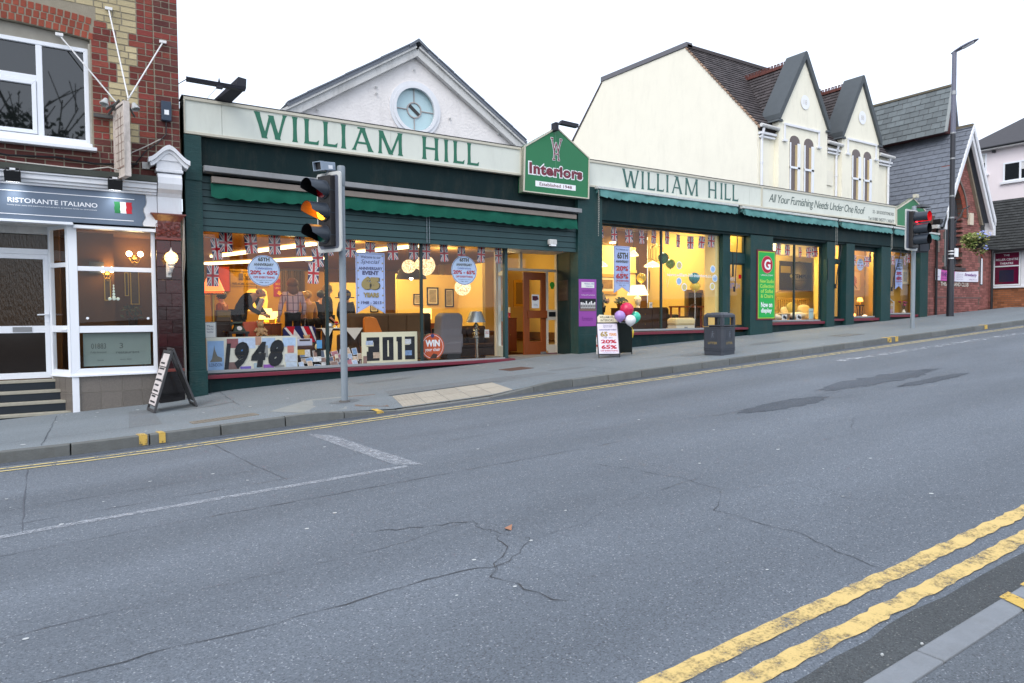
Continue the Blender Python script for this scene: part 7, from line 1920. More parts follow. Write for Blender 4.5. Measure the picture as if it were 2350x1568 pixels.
BROWN_F = mat('brown_fabric',S(98,74,50),.8,.2,var=.15,scale=8); GREY_F = mat('grey_fabric',S(120,116,120),.85,.2,var=.12,scale=30,bump=.2,bscale=90); DKBR = mat('dark_brown_fabric',S(62,44,32),.8,.2,var=.15,scale=6)
# --- left window
t = thing('sofa','long brown sofa back seen behind the 2013 board','sofa',(6.8,16.9,.44)); MB().box(5.75,16.5,.52,7.85,16.75,1.74).build('backrest',BROWN_F,t,bev=.07); MB().box(5.8,16.75,.5,7.8,17.4,.95).build('seat',BROWN_F,t,bev=.05)
for x in (5.72,7.68): MB().box(x,16.55,.5,x + .2,17.4,1.2).build('arm',BROWN_F,t,bev=.06)
for k in range(4): MB().box(5.78 + k * .51,16.47,.7,6.27 + k * .51,16.52,1.70).build('back_panel',BROWN_F,t,bev=.04)
sofa('dark brown sofa behind the silver lamp in the right pane',8.95,10.6,17.2,18.1,.44,.92,DKBR,2)
t = thing('recliner','tall grey recliner chair seen from the back beside the silver lamp','armchair',(8.6,16.5,.5))
b = MB(); b.prism(Fr((8.52,16.42,0),(.97,.1,0),(0,0,1)),[(-.36,.74),(.30,.74),(.40,1.55),(.38,1.68),(.28,1.74),(-.18,1.74),(-.29,1.66),(-.33,1.3)],-.28,.10); b.build('backrest',GREY_F,t,bev=.05)
MB().box(8.16,16.3,.62,8.86,16.95,.98).build('seat',GREY_F,t,bev=.06)
for x in (8.10,8.78): MB().box(x,16.35,.80,x + .14,17.0,1.18).build('arm',GREY_F,t,bev=.05)
MB().lathe([(.26,0),(.24,.05),(.08,.08),(.08,.2)],(8.52,16.55,.44),16).build('swivel_base',WOOD_D,t); MB().box(8.40,16.30,.50,8.80,16.7,.64).build('mechanism',BLACK,t)
t = thing('recliner','black leather recliner partly hidden behind the grey one','armchair',(8.1,17.3,.44)); MB().box(7.85,17.0,.85,8.5,17.6,1.15).build('seat',BLACK,t,bev=.05); MB().box(7.9,17.45,1.1,8.5,17.65,1.75).build('backrest',BLACK,t,bev=.06); MB().lathe([(.25,0),(.06,.06),(.06,.42)],(8.2,17.3,.44),12).build('base',WOOD_D,t)
for x in (7.8,8.5): MB().box(x,17.0,1.1,x + .1,17.5,1.32).build('arm',BLACK,t,bev=.04)
t = thing('lounge_chair','orange leather lounge chair behind the 2013 board','armchair',(6.3,16.2,.44)); OL = mat('orange_leather',S(216,120,30),.45,.4,var=.1)
b = MB(); b.prism(Fr((6.30,16.15,0),(1,0,0),(0,0,1)),[(-.28,.9),(.32,.9),(.20,1.28),(.06,1.60),(-.02,1.645),(-.22,1.655),(-.27,1.6)],-.12,.0); b.build('backrest',OL,t,bev=.03); MB().box(6.02,16.15,.70,6.60,16.7,.92).build('seat',OL,t,bev=.05); MB().lathe([(.24,0),(.05,.05),(.05,.28)],(6.3,16.4,.44),12).build('base',ALU,t)
CHR = mat('chrome',S(200,200,196),.12,.6,metal=.9)
t = thing('display_stand','slim pedestal glass table under the silver lamp','table',(9.36,16.4,.44)); MB().lathe([(.001,.60),(.36,.60),(.36,.615),(.001,.616)],(9.36,16.4,.44),24).build('tabletop',glass_mat('table_glass',(.6,.7,.68),2.0),t); MB().lathe([(.16,0),(.05,.03),(.035,.3),(.05,.6)],(9.36,16.4,.44),12).build('pedestal',CHR,t)
table_lamp('silver table lamp with pleated grey shade in the right pane',9.34,16.4,1.06,.72,.275,.16,.30,CHR,mat('silver_shade',S(150,160,168),.25,.5,metal=.5,var=.3,scale=20,stretch=(4,4,.2)),0,[(.09,0),(.09,.04),(.05,.06),(.11,.11),(.05,.16),(.10,.22),(.05,.27),(.08,.33),(.03,.40)])
t = thing('price_card','small pink and white price card on the glass table','card',(9.55,16.3,1.06)); b = MB(); b.box(9.50,16.2,1.06,9.64,16.212,1.28); b.build('card',PAPER_W,t); b = MB(); b.text('SALE',FY(16.198),9.52,1.16,9.62,1.24,.001); b.build('lettering',INK_R,t)
def pendant(label,x,y,z,r_,m,top=3.72,prof=None,e=0,col=WARM,name='pendant_lamp'):
 t = thing(name,label,'pendant lamp',(x,y,z - r_)); MB().cyl((x,y,z),(x,y,top),.007,n=5).build('cord',BLACK,t)
 if prof: MB().lathe(prof,(x,y,z),22).build('lamp_shade',m,t,smooth=50)
 else: MB().ball((x,y,z),r_,18).build('lamp_shade',m,t,smooth=60)
 MB().ball((x,y,z),r_ * .35 if not prof else .05,8).build('bulb',EM_H,t)
 if e: point('pendant_light',(x,y,z - .02),e,col,.06)
 return t
def lattice(name,col,s):
 m = mat(name,col,.6,emit=(1,.7,.36),estr=s); n = m.node_tree; L = n.links.new; b = n.nodes['Principled BSDF']
 tc = n.nodes.new('ShaderNodeTexCoord'); vo = n.nodes.new('ShaderNodeTexVoronoi'); vo.inputs['Scale'].default_value = 34; L(tc.outputs['Object'],vo.inputs[0])
 mr = n.nodes.new('ShaderNodeMapRange'); mr.inputs[1].default_value = .1; mr.inputs[2].default_value = .6; mr.inputs[3].default_value = s * 1.6; mr.inputs[4].default_value = s * .2; L(vo.outputs['Distance'],mr.inputs[0]); L(mr.outputs[0],b.inputs['Emission Strength']); return m
WK = lattice('wicker_glow',S(200,150,90),1.3)
pendant('smaller lit wicker globe pendant left of the second window post',7.62,17.0,2.99,.19,WK,e=10); pendant('larger lit wicker globe pendant overlapping the second window post',8.10,17.0,3.04,.28,WK,e=10)
pendant('lit beaded shell pendant below the right round sale sign',9.26,17.0,2.46,.23,WK,e=8)
pendant('wide dark slatted pendant shade behind the wicker globes',7.8,17.25,2.70,.2,mat('dark_slat',S(70,52,36),.7,var=.4,scale=30),prof=[(.42,-.02),(.34,.22),(.31,.24)])
f = FY(19.985)
BWART = mat('mono_print',S(150,140,118),.6,var=.85,scale=7)
MNT = mat('mount_cream',S(226,214,178),.7)
picture('picture','small black framed print left of the window post on the cream wall',f,9.10,2.02,9.38,2.37,BLACK,.03,BWART,mount=MNT); picture('picture','largest black framed print on the cream showroom wall',f,9.57,2.02,9.98,2.59,BLACK,.04,BWART,mount=MNT)
picture('picture','black framed print nearest the round sale sign on the cream wall',f,10.22,1.95,10.54,2.55,BLACK,.04,BWART,mount=MNT); picture('picture','narrow black framed print beside the anniversary banner',FY(21.28),8.15,1.80,8.42,2.36,BLACK,.03,BWART,mount=MNT)
table_lamp('small yellow cube lamp glowing on a shelf below the largest framed print',9.35,19.5,1.45,.45,.13,.13,.34,WOOD_D,SHADE_Y,3); cabinet('low wooden cabinet against the cream wall',9.0,9.8,19.3,19.85,.44,1.0,WOOD_O)
# left part of the window
f = FY(21.985)
t = thing('red_wall_panel','large orange red picture panel at the upper left of the left window','picture',(3.65,21.98,2.45)); MB().fbox(f,3.38,2.45,3.98,3.19,0,.03).build('canvas',mat('red_canvas',S(206,60,20),.6,var=.25,scale=3),t); MB().frame(f,3.36,2.43,4.0,3.2,.02,0,.035).build('frame',WOOD_O,t)
t = thing('advisory_sign','cream sign reading FREE HOME ADVISORY SERVICE on the far wall','sign',(4.5,21.98,2.6)); MB().frame(f,4.0,2.60,5.13,3.07,.012,.0,.01).build('frame',mat('sign_line',S(90,70,30),.6),t)
b = MB(); b.text('FREE HOME ADVISORY SERVICE',f,4.05,2.65,5.07,2.72,.004,bold=.02); b.text('Thread and Thrums',f,4.42,2.80,4.75,2.98,.004,bold=.03); b.build('lettering',mat('sign_ink',S(92,64,24),.6),t); MB().fbox(f,4.26,2.80,4.38,3.0,0,.006).build('emblem',mat('sign_ink',S(92,64,24),.6),t)
t = thing('wall_poster','magenta poster with a yellow arrow between the man and the woman','poster',(5.45,21.97,2.3)); MB().fbox(f,5.27,2.30,5.63,2.85,.0,.01).build('panel',mat('magenta_print',S(150,24,60),.5),t)
b = MB(); b.text('BEDS',f,5.33,2.66,5.57,2.73,.013); b.text('UPSTAIRS',f,5.31,2.54,5.59,2.60,.013); b.sheet(f,[(5.40,2.48),(5.50,2.48),(5.50,2.42),(5.55,2.42),(5.45,2.34),(5.35,2.42),(5.40,2.42)],.013); b.build('lettering',mat('poster_gold',S(214,160,40),.5),t)
t = thing('textile_rack','dark panel of hanging fabric samples on the far wall behind the woman','rack',(5.9,21.9,2.5)); b = MB()
for k in range(12): b.fbox(f,5.48 + k * .063,2.45,5.53 + k * .063,3.12,.01,.05 + .02 * (k % 3))
b.build('sample',mat('sample_dark',S(84,60,36),.8,isl_var=.4),t,stuff=True); MB().fbox(f,5.45,3.12,6.25,3.16,.0,.08).build('rail',WOOD_D,t)
# tall lamp at the far left
t = thing('floor_lamp','glowing red fringed lamp over a round table at the left edge of the window','floor lamp',(2.63,16.45,.44)); MB().lathe([(.14,0),(.05,.04),(.03,.3),(.035,1.4),(.05,1.75)],(2.62,16.45,.44),10).build('post',BRASS,t); MB().lathe([(.24,2.25),(.19,2.38),(.09,2.62),(.07,2.64)],(2.63,16.45,0),18).build('lamp_shade',lampmat('shade_red',(1,.16,.04),1.6),t,smooth=50)
MB().lathe([(.001,2.17),(.23,2.17),(.24,2.20),(.20,2.22),(.001,2.22)],(2.64,16.45,0),20).build('tray',BRASS,t); point('lamp_light',(2.63,16.45,2.3),5,(1,.4,.12),.05)
tbl = cabinet('dark wooden cabinet behind the old radio at the left of the window',2.66,3.02,16.5,16.9,.44,1.12,WOOD_D,3,1)
t = thing('radio','old brown wireless set on the dark cabinet','radio',(2.84,16.6,1.56)); MB().box(2.68,16.45,1.56,3.0,16.75,1.82).build('case',mat('bakelite',S(92,64,34),.35,.5),t,bev=.02); MB().rect(FY(16.445),2.71,1.66,2.97,1.79,.002).build('speaker_cloth',mat('speaker_cloth',S(140,110,60),.9),t)
table('black side table holding the telephone',2.86,3.30,16.0,16.4,.44,.90,BLACK)
t = thing('telephone','old green telephone with a round dial on the side table','telephone',(3.1,16.2,1.34)); PH = mat('phone_green',S(40,66,60),.3,.5)
MB().hexa([(2.97,16.1,1.34),(3.25,16.1,1.34),(3.25,16.32,1.34),(2.97,16.32,1.34),(3.03,16.18,1.47),(3.19,16.18,1.47),(3.19,16.28,1.47),(3.03,16.28,1.47)]).build('body',PH,t,bev=.012); MB().tube([(2.95,16.24,1.48),(3.0,16.24,1.53),(3.22,16.24,1.53),(3.27,16.24,1.48)],.026,8).build('handset',PH,t)
q = Fr((3.11,16.13,1.405),(1,0,0),(0,.5,.85)); b = MB(); disc(b,q,0,0,.055,.012); b.build('dial',PAPER_W,t)
t = thing('coral_chair','coral upholstered chair with square back behind the 1948 board','chair',(3.42,16.3,.44)); CO = mat('coral_fabric',S(196,96,72),.8,.2,var=.1)
MB().hexa([(3.22,16.12,.95),(3.55,16.12,.95),(3.55,16.22,.95),(3.22,16.22,.95),(3.19,16.18,1.55),(3.52,16.18,1.56),(3.52,16.27,1.56),(3.19,16.27,1.55)]).build('backrest',CO,t,bev=.03); MB().box(3.2,16.2,.84,3.57,16.7,.96).build('seat',CO,t,bev=.03)
for x in (3.22,3.52):
 for y in (16.2,16.64): MB().box(x,y,.44,x + .04,y + .04,.86).build('leg',WOOD_D,t)
cabinet('pale cabinet carrying the yellow lamp between the man and the woman',3.80,4.32,17.3,17.75,.44,1.06,WOOD_O,2,2)
table_lamp('lit yellow table lamp between the bending man and the woman',3.99,17.42,1.50,.37,.185,.13,.27,BRASS,SHADE_Y,6); table_lamp('second lit yellow lamp, smaller, beside the woman elbow',4.24,17.5,1.50,.30,.08,.07,.18,BRASS,SHADE_Y,3)
pendant('large round yellow lantern hanging behind the table lamp',3.99,18.4,2.12,.27,mat('lantern_yellow',(1,.6,.1),.6,emit=(1,.5,.06),estr=.6),prof=[(.24,-.30),(.27,-.05),(.24,.2),(.18,.26)])
def teddy(label,x,y,z,s,c):
 t = thing('teddy_bear',label,'toy',(x,y,z)); m = mat('teddy_' + c,S(184,150,112),.95,.1,var=.2,scale=40)
 b = MB(); b.ball((x,y,z + .13 * s),.12 * s,10); b.build('body',m,t); b = MB(); b.ball((x,y - .02 * s,z + .31 * s),.095 * s,10); b.ball((x,y - .1 * s,z + .29 * s),.04 * s,7); h_ = b.build('head',m,t)
 for sx in (-1,1):
  MB().ball((x + sx * .075 * s,y,z + .39 * s),.036 * s,7).build('ear',m,t); MB().cyl((x + sx * .09 * s,y,z + .2 * s),(x + sx * .17 * s,y - .08 * s,z + .11 * s),.04 * s,.03 * s,7).build('arm',m,t); MB().cyl((x + sx * .06 * s,y - .06 * s,z + .05 * s),(x + sx * .12 * s,y - .2 * s,z + .04 * s),.05 * s,.045 * s,7).build('leg',m,t)
 return t
table('low wooden table behind the top edge of the 1948 board',3.5,3.95,15.95,16.3,.44,.80,WOOD_D); teddy('fawn teddy bear sitting above the 1948 board',3.55,16.1,1.24,.8,'fawn')
# armchair draped with a Union flag
t = thing('armchair','dark armchair draped with a Union flag blanket, right of the 1948 board','armchair',(4.5,16.2,.44)); MB().box(4.16,15.95,.60,4.86,16.5,.90).build('seat',DKBR,t,bev=.05); MB().box(4.14,16.42,.80,4.88,16.6,1.40).build('backrest',DKBR,t,bev=.06)
for x in (4.08,4.80): MB().box(x,15.95,.6,x + .14,16.5,1.05).build('arm',DKBR,t,bev=.05)
for x in (4.14,4.82): MB().box(x,16.0,.44,x + .05,16.05,.6).build('leg',WOOD_D,t)
t = thing('flag_blanket','red, white and blue Union flag blanket over the armchair back','blanket',(4.5,16.38,1.0)); f = FY(16.40)
b = MB(); b.sheet(f,[(4.13,1.0),(4.90,1.0),(4.90,1.40),(4.82,1.44),(4.2,1.44),(4.13,1.40)],.0,0); b.sheet(f,[(4.15,1.40),(4.35,1.43),(4.62,1.05),(4.45,1.03)],.006,1); b.sheet(f,[(4.19,1.43),(4.40,1.43),(4.36,1.22)],.009,2); b.sheet(f,[(4.60,1.43),(4.72,1.43),(4.88,1.05),(4.78,1.05)],.008,2); b.sheet(f,[(4.54,1.43),(4.60,1.43),(4.78,1.05),(4.70,1.05)],.007,1); b.sheet(f,[(4.74,1.43),(4.80,1.43),(4.90,1.15),(4.90,1.05)],.007,1)
b.build('cloth',[FB,FW,FR],t,recalc=False); teddy('small fawn teddy bear in the flag draped armchair',4.6,16.12,.92,.75,'fawn')
t = thing('white_case','small white vanity case on a brown trunk before the armchair','case',(4.47,15.9,1.0)); MB().box(4.30,15.82,.99,4.64,16.0,1.15).build('body',mat('case_lilac',S(196,200,222),.5),t,bev=.01); MB().box(4.35,15.815,1.10,4.59,15.82,1.14).build('handle',WOOD_D,t)
t = thing('brown_trunk','brown travelling trunk under the small white case','trunk',(4.47,15.9,.5)); MB().box(4.22,15.78,.62,4.68,16.1,.90).build('body',mat('trunk_brown',S(74,46,38),.5,.4),t,bev=.015); MB().box(4.21,15.77,.90,4.69,16.1,.985).build('lid',mat('trunk_brown',S(74,46,38),.5,.4),t,bev=.01); MB().box(4.2,15.8,.44,4.7,16.1,.62).build('plinth',DARK,t)
t = thing('ball','pale yellow ball beside the brown trunk','ball',(4.72,15.75,.88)); MB().ball((4.73,15.74,.96),.07,12,0,(.8,.8,1.1)).build('skin',mat('ball_yellow',S(232,216,150),.4),t,smooth=60); table('tiny stand under the yellow ball',4.66,4.8,15.68,15.82,.44,.44,WOOD_D)
# --- 1948 and 2013 boards and the postcards
PR = []
for k,c in enumerate(((176,190,214),(196,172,150),(120,150,190),(206,208,214),(150,120,110),(90,100,120),(224,214,190),(170,110,120))): PR.append(mat('photo_print%d' % k,S(*c),.5,.3,var=.75,scale=16))
bd = thing('year_board','white collage board with black 1948 numerals at the foot of the left window','display board',(3.27,15.5,.44)); f = FY(15.46)
MB().fbox(f,2.32,.46,4.20,1.235,-.012,0).build('board',mat('collage_cream',S(222,220,206),.6),bd)
rr = random.Random(12)
b = MB(); b.rect(f,2.34,.48,2.66,1.16,.004,0); b.build('poster_print',mat('poster_sky',S(150,184,226),.5,var=.25,scale=4),bd); b = MB(); b.sheet(f,[(2.42,.78),(2.46,.98),(2.47,1.08),(2.48,.98),(2.53,.84),(2.62,.80),(2.62,.72),(2.38,.72)],.007); b.build('skyline_print',mat('skyline',S(120,116,106),.6),bd); MB().text('LONDON',f,2.37,.62,2.62,.69,.007).build('lettering',INK_B,bd)
for k,(x0,z0,x1,z1,c) in enumerate(((2.72,1.0,2.95,1.2,(150,96,100)),(2.95,.98,3.3,1.21,(190,206,232)),(3.30,1.05,3.42,1.23,(190,150,130)),(3.44,.98,3.72,1.2,(176,196,224)),(3.88,1.0,4.16,1.2,(182,206,236)),(3.35,.78,3.56,1.04,(150,150,148)),(3.98,.86,4.12,1.02,(196,130,120)),(3.92,.66,4.18,.84,(196,206,222)),(2.74,.48,2.96,.70,(128,100,96)),(2.98,.48,3.2,.60,(120,100,190)),(3.26,.5,3.40,.66,(170,190,200)),(3.46,.5,3.68,.62,(150,90,180)),(3.70,.48,3.9,.60,(150,150,146)),(3.94,.48,4.18,.65,(200,214,232)),(2.98,.86,3.1,1.02,(70,130,200)),(3.70,.98,3.80,1.1,(170,196,226)))):
 MB().rect(f,x0,z0,x1,z1,.003 + .0007 * k).build('picture_print',mat('collage%d' % k,S(*c),.55,.3,var=.35,scale=14),bd)
for s,x0,x1,z0,z1 in (('1',2.66,2.80,.55,1.10),('9',2.86,3.16,.55,1.13),('4',3.20,3.52,.57,1.12),('8',3.56,3.90,.57,1.16)):
 MB().text(s,f,x0,z0,x1,z1,.018,bold=.075,shear=.22).build('numeral',INK_K,bd)
bd = thing('year_board','cream board with blocky black 2013 numerals at the foot of the window','display board',(6.4,15.5,.44));
MB().fbox(f,5.70,.50,7.13,1.28,-.012,0).build('board',mat('board_cream',S(226,220,190),.6),bd)
def blocks(x0,x1,slits):
 b = MB(); z0,z1 = .60,1.16
 xs = x0
 def cut(x,z): return any(a0 <= x <= a1 and b0 <= z <= b1 for a0,b0,a1,b1 in slits)
 X = sorted({0,1} | {s[0] for s in slits} | {s[2] for s in slits}); Zz = sorted({0,1} | {s[1] for s in slits} | {s[3] for s in slits})
 for i in range(len(X) - 1):
  for j in range(len(Zz) - 1):
   if not cut((X[i] + X[i + 1]) / 2,(Zz[j] + Zz[j + 1]) / 2): b.rect(f,x0 + (x1 - x0) * X[i],z0 + (z1 - z0) * Zz[j],x0 + (x1 - x0) * X[i + 1],z0 + (z1 - z0) * Zz[j + 1],.004)
 b.build('numeral',INK_K,bd)
blocks(5.82,6.14,[(0,.62,.55,.78),(.5,.24,1,.36),(0,.40,.12,.60)]); blocks(6.22,6.50,[(.44,.16,.58,.86)]); blocks(6.58,6.72,[(0,.0,.2,.8)]); blocks(6.80,7.06,[(0,.64,.5,.74),(0,.26,.5,.36),(.0,.74,.3,.84)])
for k,(x0,z0,x1,z1) in enumerate(((5.80,.98,5.98,1.08),(5.98,.66,6.15,.80),(6.80,.70,6.98,.82),(6.80,.98,6.96,1.10),(5.73,.54,5.82,.72))): MB().rect(f,x0,z0,x1,z1,.008 + k * .0008).build('picture_print',PR[k],bd)
rr = random.Random(31)
spots = [(4.28 + (k % 9) * .155 + rr.uniform(-.03,.03),.47 + (k // 9) * .12 + rr.uniform(0,.04)) for k in range(27)]
for k,(x,z) in enumerate(spots):
 if 4.80 < x < 4.9 and z < .5: x += .08
 w,h = rr.choice(((.17,.12),(.12,.17),(.15,.11))); y = 15.42 + (k // 9) * .10 + rr.uniform(0,.03)
 b = MB(); q = Fr((x,y,z),(math.cos(.2 * rr.uniform(-1,1)),rr.uniform(-.2,.2),rr.uniform(-.2,.2)),(0,.35,.94)); q.v = (q.v - q.u * q.v.dot(q.u)).normalized(); q.n = q.u.cross(q.v)
 b.fbox(q,0,0,w,h,-.003,0,0); b.rect(q,.008,.008,w - .008,h - .008,.002,1)
 tag(b.build('postcard',[PAPER_W,PR[k % 8]]),('%s photo card, %s of the heap in the left window' % (('grey blue','tan','blue','pale grey','brown','slate grey','cream','dusky pink')[k % 8],('front row','middle row','back row')[k // 9])),'photo card','photo cards heaped in the left window')
for k in range(10):
 x = 5.0 + k * .075; z = .47 + (k % 3) * .09; b = MB(); b.fbox(FY(15.50 + .02 * (k % 4)),x,z,x + .11,z + .14,-.003,0,0); b.rect(FY(15.495 + .02 * (k % 4)),x + .008,z + .008,x + .102,z + .132,.0,1)
 tag(b.build('postcard',[PAPER_W,PR[(k * 3 + 1) % 8]]),'%s photo card in the row just left of the 2013 board' % ('tan','brown','dusky pink','blue','slate grey','grey blue','pale grey','cream')[k % 8],'photo card','photo cards beside the 2013 board')
MB_ = MB(); MB_.fbox(FY(15.48),4.18,.80,4.37,.92,0,.004); tag(MB_.build('yellow_card',mat('card_yellow',S(206,164,60),.5,var=.3,scale=20)),'yellow picture card beside the right edge of the 1948 board','photo card')
t = thing('blue_book','small bright blue booklet standing by the first window post','book',(4.75,15.6,.96)); MB().box(4.68,15.60,.93,4.80,15.62,1.12).build('cover',mat('book_blue',S(96,166,222),.5),t); MB().box(4.70,15.62,.44,4.78,15.7,.93).build('stand',DARK,t)
t = thing('notice_card','white notice card in a silver frame above the left end of the 1948 board','card',(2.42,15.5,1.23)); MB().fbox(FY(15.5),2.28,1.22,2.53,1.56,-.01,.0).build('frame',ALU,t); MB().rect(FY(15.5),2.30,1.24,2.51,1.54,.003).build('paper',PAPER_W,t)
b = MB()
for k,s in enumerate(('This','Saturday','Sunday')): b.text(s,FY(15.5),2.34,1.45 - k * .06,2.47,1.49 - k * .06,.005)
b.build('lettering',INK_B,t)
table('dark table with a white cloth corner behind the traffic light pole',4.95,5.95,16.1,16.7,.44,.93,WOOD_D)
t = thing('tablecloth','white embroidered tablecloth hanging in points over the dark table','tablecloth',(5.4,16.1,1.37)); b = MB(); b.box(4.94,16.08,1.37,5.96,16.72,1.38); b.face([(4.94,16.078,1.378),(5.22,16.078,1.378),(5.08,16.07,1.10)]); b.face([(5.50,16.078,1.378),(5.96,16.078,1.378),(5.75,16.07,1.09)]); b.build('cloth',mat('cloth_white',S(222,216,206),.8),t,recalc=False)
t = thing('tea_set','silver tea set with a small red cake on the dark table','tea set',(5.3,16.3,1.38)); b = MB(); b.lathe([(.05,0),(.10,.05),(.09,.12),(.03,.16),(.001,.19)],(5.2,16.3,1.38),12); b.tube([(5.29,16.3,1.44),(5.36,16.3,1.5)],.012,6); b.lathe([(.16,.0),(.17,.015)],(5.3,16.3,1.38),16); b.build('teapot',CHR,t); MB().ball((5.38,16.3,1.50),.05,8).build('cake',FR,t); MB().lathe([(.03,.0),(.01,.05),(.01,.1),(.07,.12),(.07,.13)],(5.38,16.3,1.37),10).build('cake_stand',CHR,t)
t = thing('hat_display','navy hat with pale lettering on a stand beside the banner','hat',(5.9,17.2,1.9)); MB().ball((5.9,17.2,2.22),.17,12,0,(1,1,.9)).build('crown',mat('navy_felt',S(30,34,66),.8),t); MB().lathe([(.25,.0),(.25,.015)],(5.9,17.2,2.14),16).build('brim',mat('navy_felt',S(30,34,66),.8),t); MB().cyl((5.9,17.25,.44),(5.9,17.25,2.1),.02).build('stand',BLACK,t); MB().text('less',FY(17.02),5.84,2.20,6.0,2.28,.0,shear=.3).build('lettering',mat('gold_thread',S(214,180,80),.5),t)
balloon(4.98,17.6,2.20,.11,BL('balloon_gold',S(220,160,20)),'gold balloon beside the first window post in the left window',string=(4.98,17.6,1.4),group='balloons inside the shop')
# inside the door
cabinet('small orange wooden cupboard just inside the open door',11.2,11.72,18.0,18.4,.53,1.06,WOOD_O,1,1); t = thing('candle_holder','pink candle holder on the cupboard inside the door','candle',(11.5,18.1,1.6)); MB().lathe([(.06,0),(.02,.05),(.05,.15)],(11.55,18.15,1.6),10).build('stem',mat('pink_glass',S(190,60,100),.2),t); MB().cyl((11.55,18.15,1.75),(11.55,18.15,1.92),.04,n=8).build('candle',PAPER_W,t)
t = thing('wall_mirror','gold framed mirror on the wall seen through the open door','mirror',(12.1,18.6,2)); MB().frame(FY(18.4),11.86,1.95,12.40,2.80,.08,0,.04).build('frame',BRASS,t); MB().rect(FY(18.4),11.94,2.03,12.32,2.72,.01).build('glass',mat('mirror',S(130,110,80),.05,.9,metal=.8),t)
t = thing('door_poster','white notice with a dark red picture on the open wooden door','notice',(11.2,16.25,2.0)); f = FY(16.245); MB().fbox(f,11.10,1.87,11.36,2.26,0,.004).build('paper',PAPER_W,t); b = MB(); b.sheet(f,[(11.12,2.10),(11.22,2.08),(11.34,2.12),(11.30,2.22),(11.12,2.22)],.006); b.build('picture_print',mat('notice_dark',S(80,30,50),.6),t); MB().text('ITIS',f,11.17,1.93,11.30,1.99,.006).build('lettering',mat('notice_grey',S(120,130,150),.6),t)
t = thing('door_sticker','round green sticker on the glass beside the open door','sticker',(11.85,16.24,2.5)); b = MB(); disc(b,FY(16.26),11.84,2.55,.09,0,16); b.build('disc',mat('sticker_green',S(70,160,50),.5),t); MB().rect(FY(16.26),11.79,2.43,11.89,2.50,.002).build('tab',mat('sticker_green',S(70,160,50),.5),t)
for k,(u0,z0,u1,z1,c,lab) in enumerate(((.10,2.3,.45,2.72,(226,214,214),'white poster with dark red print high on the lobby side window'),(.50,1.95,.80,2.38,(230,200,190),'pale pink notice on the lobby side window'),(.10,1.95,.4,2.2,(190,214,226),'pale blue notice on the lobby side window'),(.55,1.5,.80,1.8,(110,170,220),'bright blue leaflet on the lobby side window'))):
 t = thing('window_notice',lab,'notice',fs2(u0,z0,.05)); MB().fbox(fs2,u0,z0,u1,z1,.045,.05).build('paper',mat('notice%d' % k,S(*c),.6,var=.15,scale=12),t)
 b = MB()
 for q in range(3): b.fbox(fs2,u0 + .04,z1 - .10 - q * .08,u1 - .04,z1 - .07 - q * .08,.051,.053)
 b.build('lettering',mat('notice_text',S(150,90,100),.6),t)
# --- second window
def glass_pendant(label,x,y,z,r_,e): return pendant(label,x,y,z,r_,mat('pendant_glass_lit',(1,.86,.55),.3,emit=(1,.74,.34),estr=.9),5.05,[(r_,-.05),(r_ * .95,.0),(r_ * .45,.09),(.03,.14)],e,WARM2)
glass_pendant('lit glass pendant leftmost in the second window',14.32,17,3.27,.22,4); glass_pendant('lit glass pendant right of the sale banner',15.72,17,3.67,.17,4); glass_pendant('widest lit glass pendant, left of the mullion',16.60,17,3.34,.30,4)
t = thing('chandelier','wire chandelier of crystal drops behind the mullion of the second window','chandelier',(16.93,17.2,3.4)); b = MB(); b.cyl((16.95,17.2,3.4),(16.95,17.2,5.0),.008)
for k in range(8): a = k * math.pi / 4; b.tube([(16.95,17.2,4.1),(16.95 + .24 * math.cos(a),17.2 + .24 * math.sin(a),3.95),(16.95 + .28 * math.cos(a),17.2 + .28 * math.sin(a),3.62),(16.95,17.2,3.5)],.007,4); b.ball((16.95 + .28 * math.cos(a),17.2 + .28 * math.sin(a),3.58),.022,5)
b.build('wire_frame',BRASS,t)
sidebd = cabinet('long dark sideboard in the second window under the table lamp',15.0,16.98,16.75,17.3,1.13,.76,WOOD_D,2,3,'sideboard','sideboard')
PORC = mat('porcelain',S(226,216,196),.2,.5,var=.5,scale=9)
table_lamp('porcelain table lamp with a lit cream pleated shade on the sideboard',15.91,17.0,1.89,.76,.36,.22,.33,PORC,SHADE_W,3.5,[(.08,0),(.07,.05),(.05,.08),(.13,.27),(.11,.34),(.04,.40)],WARM2)
t = thing('potted_plant','small green plant in a woven pot at the left end of the sideboard','plant',(15.15,17,1.89)); MB().lathe([(.001,0),(.10,0),(.13,.14),(.12,.14)],(15.15,17,1.89),12).build('pot',WOOD_O,t); b = MB(); tuft(b,120,(15.15,17,2.12),.24,.2,.13,.04,.08); b.build('leaf',mat('plant_green',S(46,74,30),.7,isl_var=.5),t,stuff=True,recalc=False)
t = thing('price_card','white price card standing on the dark sideboard','card',(16.4,16.9,1.89)); MB().box(16.33,16.88,1.89,16.47,16.89,2.08).build('card',PAPER_W,t); b = MB(); b.text('60',FY(16.878),16.36,1.97,16.44,2.03,.0); b.build('lettering',INK_K,t)
f = FY(19.985); picture('picture','gold framed flower painting on the yellow wall behind the banner',f,16.55,2.45,17.62,3.22,mat('frame_gold',S(196,150,60),.4,.5),.12,mat('flower_print',S(150,112,50),.6,var=.9,scale=6),mount=MNT)
t = thing('display_cabinet','lit glass fronted display cabinet at the back of the second window','cabinet',(19.6,19.9,2.6)); MB().frame(FY(19.96),19.30,2.66,19.96,3.40,.06,-.02,.04).build('frame',mat('cab_cream',S(226,206,156),.5),t); MB().rect(FY(19.96),19.36,2.72,19.90,3.34,.0).build('glow_back',lampmat('cab_glow',(1,.74,.34),.9),t)
